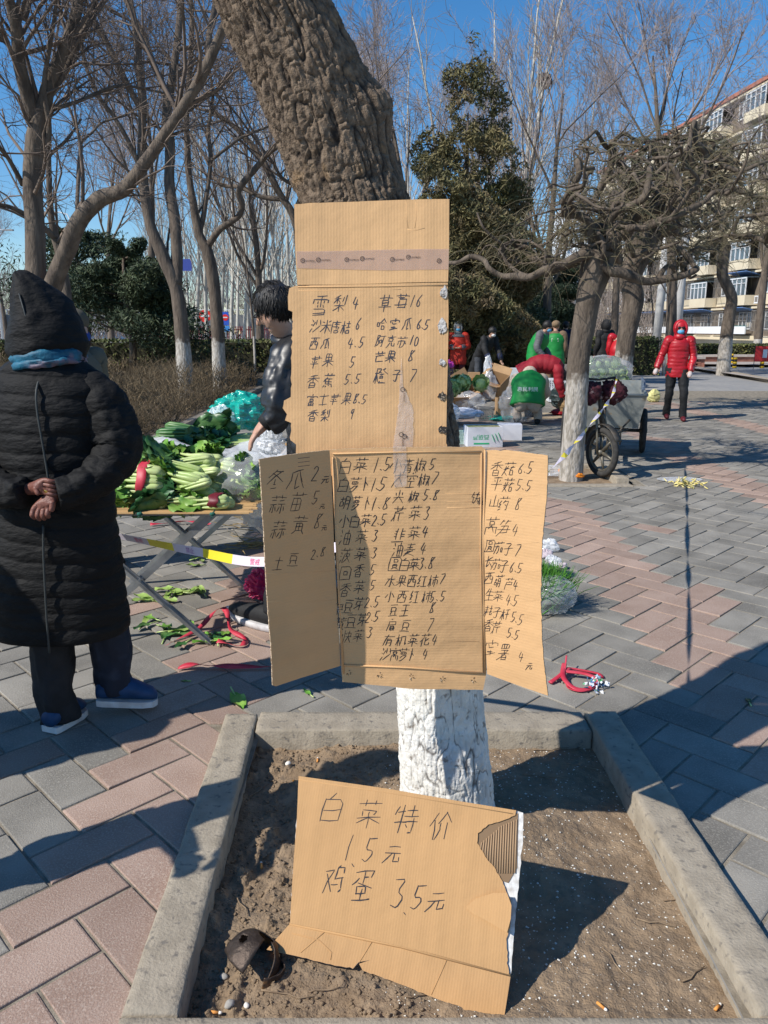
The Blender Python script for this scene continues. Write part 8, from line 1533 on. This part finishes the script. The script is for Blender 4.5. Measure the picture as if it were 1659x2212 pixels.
    mb = MB(); mb.box((32, S(1.3), 1.45), (26, .1, .6)); mb.build('white_sign_board', m_wf, t); return t
flats()
# far blocks
def far_block(label, u0, u1, vtop, Y, mat, nf, nw, glass, depth=14, name='office_block'):
    a, b = at(u0, 700, Y), at(u1, 700, Y); H = at(u0, vtop, Y).z; W_ = b.x - a.x; t = thing(name, label, 'building', ((a.x + b.x) / 2, Y, 0)); mb = MB(); mb.box((0, depth / 2, H / 2), (W_, depth, H)); mb.build('wall', mat, t); fh = H / nf; ww = W_ / nw
    me = bpy.data.meshes.new('window'); mb = MB(); mb.box((0, 0, 0), (ww * .62, .1, fh * .6)); me.from_pydata(mb.v, [], mb.f); me.materials.append(glass)
    for f in range(nf):
        for k in range(nw): o = bpy.data.objects.new('window', me); C.objects.link(o); o.parent = t; o.location = (-W_ / 2 + (k + .5) * ww, -.03, (f + .5) * fh)
    return t
m_bluegl = M('blue_glass', (.06, .13, .22), (.12, .22, .34), sc=.1, rough=.1, spec=.8); m_wt = M('white_tower', (.62, .66, .7), rough=.7)
far_block('pale office tower with blue glass glimpsed through the twisted branches', 1216, 1262, 440, 150, m_wt, 16, 6, m_bluegl)
far_block('lower glassy wing beside the pale office tower', 1255, 1310, 505, 140, m_wt, 10, 5, m_bluegl)
far_block('grey far building with a dark roof seen behind the dark pine', 1085, 1135, 560, 120, M('far_grey', (.3, .3, .31), rough=.9), 6, 5, m_gl)
far_block('low reddish brown building behind the green vests', 1120, 1275, 640, 90, M('far_brown', (.30, .21, .17), (.36, .27, .22), sc=.5, rough=.9), 3, 10, m_gl)
far_block('white building glimpsed left of the dark spreading pine', 175, 245, 600, 110, m_wt, 6, 5, m_bluegl)
def overpass():
    t = thing('overpass', 'low grey road overpass behind the left hedge and the pale poplars', 'bridge', (-16, 62, 0)); m = M('overpass_grey', (.16, .165, .17), rough=.9); mb = MB(); mb.box((0, 0, 2.1), (60, 4, 1.0)); mb.build('deck', m, t)
    mb = MB(); mb.box((0, -2.0, 2.95), (60, .06, .05)); mb.build('handrail', m_wf, t); mb = MB(); [mb.box((-29.5 + k * .5, -2.0, 2.78), (.05, .05, .34)) for k in range(119)]; tag(mb.build('railing', m_wf, t), kind='stuff')
    for x in (-24, -12, 0, 12, 24): mb = MB(); mb.tube([(x, 0, 0), (x, 0, 1.6)], .5, 12); mb.build('pillar', m, t)
overpass()
def red_fence():
    t = thing('red_fence', 'dark red picket fence behind the yellow green hedge', 'fence', (-6.5, 46, 0)); m = M('fence_red', (.20, .025, .03), rough=.7); mb = MB(); [mb.box((-7.4 + k * .12, 0, .85), (.05, .03, 1.7)) for k in range(124)]; tag(mb.build('pickets', m, t), kind='stuff'); mb = MB(); mb.box((0, .04, .4), (15, .03, .06)); mb.box((0, .04, 1.5), (15, .03, .06)); mb.build('rail', m, t)
red_fence()
# signs and lamps
def sign_round():
    Y = 38; p = at(443, 682, Y); t = thing('no_entry_sign', 'round red no entry sign with a white bar between the bare trunks', 'road sign', (p.x, Y, 0)); m = M('sign_red', (.70, .03, .02), rough=.5); mb = MB(); mb.disc((0, 0, p.z), .29, (0, 1, 0), 32, th=.02); mb.build('disc', m, t); mb = MB(); mb.box((0, -.016, p.z), (.42, .01, .10)); mb.build('bar', m_wf, t); mb = MB(); mb.tube([(.03, .04, 0), (0, .04, p.z + .2)], .035, 10); mb.build('post', m_alu, t, True)
def sign_blue():
    Y = 38; p = at(487, 690, Y); t = thing('road_sign', 'tall blue road sign with a small red no entry disc beside the bare trunk', 'road sign', (p.x, Y, 0)); m = M('sign_blue', (.03, .10, .50), rough=.5); mb = MB(); mb.box((0, 0, p.z + .05), (.32, .02, .62)); mb.build('panel', m, t); mb = MB(); mb.box((.03, 0, p.z - .42), (.30, .02, .26)); mb.build('lower_panel', M('sign_light_blue', (.05, .25, .62), rough=.5), t)
    mb = MB(); mb.disc((0, -.016, p.z + .1), .15, (0, 1, 0), 24, th=.01); mb.build('red_disc', MATS['sign_red'], t); mb = MB(); mb.box((0, -.024, p.z + .1), (.2, .01, .05)); mb.build('bar', m_wf, t); mb = MB(); mb.tube([(0, .04, 0), (0, .04, p.z + .4)], .04, 10); mb.build('post', m_alu, t, True)
sign_round(); sign_blue()
def lamp(label, u, v, Y, dx):
    p = at(u, v, Y); t = thing('street_lamp', label, 'street lamp', (p.x - dx, Y, 0)); mb = MB(); mb.tube([(0, 0, 0), (0, 0, p.z - .7), (dx * .15, 0, p.z - .15), (dx * .5, 0, p.z), (dx, 0, p.z)], [.1, .07, .05, .04, .035], 8); mb.build('pole', m_wf, t, True); mb = MB(); mb.box((dx * 1.25, 0, p.z - .02), (abs(dx) * .55, .22, .1)); mb.build('lamp_head', M('lamp_grey', (.3, .3, .3), rough=.6), t)
lamp('street lamp with its head pointing left over the left trees', 105, 458, 60, -1.6); lamp('street lamp arm at the left edge above the hood', 12, 496, 55, 1.0); lamp('distant white street lamp seen between the poplars', 315, 560, 70, -1.2)
for u, v, Y, lab in ((312, 690, 45, 'white post left of the two stemmed tree'), (352, 700, 45, 'grey white post under the pine'), (418, 745, 38, 'short pale stone post right of the two stemmed tree')):
    p = at(u, v, Y); mb = MB(); mb.tube([(0, 0, 0), (0, 0, max(p.z, .9))], .07 if u < 400 else .12, 10); o = mb.build('post', m_wf if u != 418 else m_cap, smooth=True); o.location = (p.x, Y, 0); tag(o, lab, 'post')
mb = MB(); mb.box((0, 0, 0), (.8, .05, .7)); o = mb.build('banner', M('banner_blue', (.04, .07, .32), rough=.7)); o.location = at(400, 572, 50); tag(o, 'dark blue banner hanging between the bare stems left of centre', 'banner')
pn = [o for o in scn.objects if o.get('label', '').startswith('tallest white barked poplar')][0]; ms_ = [c for c in pn.children if c.name.startswith('trunk')][0].data; zz_ = (at(1100, 118, 38).z) / pn.scale.x; vv_ = [v.co for v in ms_.vertices if abs(v.co.z - zz_) < .9]; cc_ = sum((Vector(q) for q in vv_), Vector()) / len(vv_)
mb = MB(); mb.blob((0, 0, 0), (.38, .38, .36), 16, 12, amp=.5, fr=5); o = mb.build('bird_nest', M('nest', (.10, .07, .05), (.17, .12, .09), sc=12, rough=1, bump=1, bsc=30), smooth=False); o.location = Matrix.Translation(pn.location) @ Matrix.Rotation(pn.rotation_euler.z, 4, 'Z') @ (cc_ * pn.scale.x); tag(o, 'round bird nest high in the tallest pale poplar', 'nest')
# brown wood beyond everything
def far_wood():
    T = Tubes(); g = random.Random(9)
    for k in range(15000):
        y = g.uniform(66, 105); x = g.uniform(-.62, .34) * y; hmax = (9 if x < 0 else 6.5) + 2.5 * float(vnoise(np.array([x * .12]), np.array([0.]), np.array([0.]), 2)[0]); z = g.random() ** .9 * hmax * .75; p = VV((x, y, z)); d = VV((g.gauss(0, .35), g.gauss(0, .35), 1)).normalized(); L = g.uniform(1.0, 3.2); pts = [p]
        for s in range(3): d = (d + VV((g.gauss(0, .16), g.gauss(0, .16), .02))).normalized(); pts.append(pts[-1] + d * L / 3)
        r = g.uniform(.012, .035) * (1.6 if z < 2 else 1); T.add(pts, [r, r * .8, r * .6, r * .25], 3)
    V_, F_ = T.arrays(); tag(link('far_wood', arr_mesh('far_wood', V_, F_), M('far_twigs', (.20, .165, .14), (.30, .25, .215), sc=.3, rough=.95, rnd=.25)), 'brown leafless wood far behind the market, read as one mass', kind='stuff')
far_wood()
# ================================================================ lettering becomes real mesh
bpy.context.view_layer.update(); dg = bpy.context.evaluated_depsgraph_get()
for o in [q for q in scn.objects if q.type == 'FONT']:
    me = bpy.data.meshes.new_from_object(o.evaluated_get(dg)); n = bpy.data.objects.new(o.name.split('.')[0], me); C.objects.link(n); n.parent = o.parent; n.matrix_parent_inverse = o.matrix_parent_inverse.copy(); n.matrix_local = o.matrix_local.copy(); bpy.data.objects.remove(o)
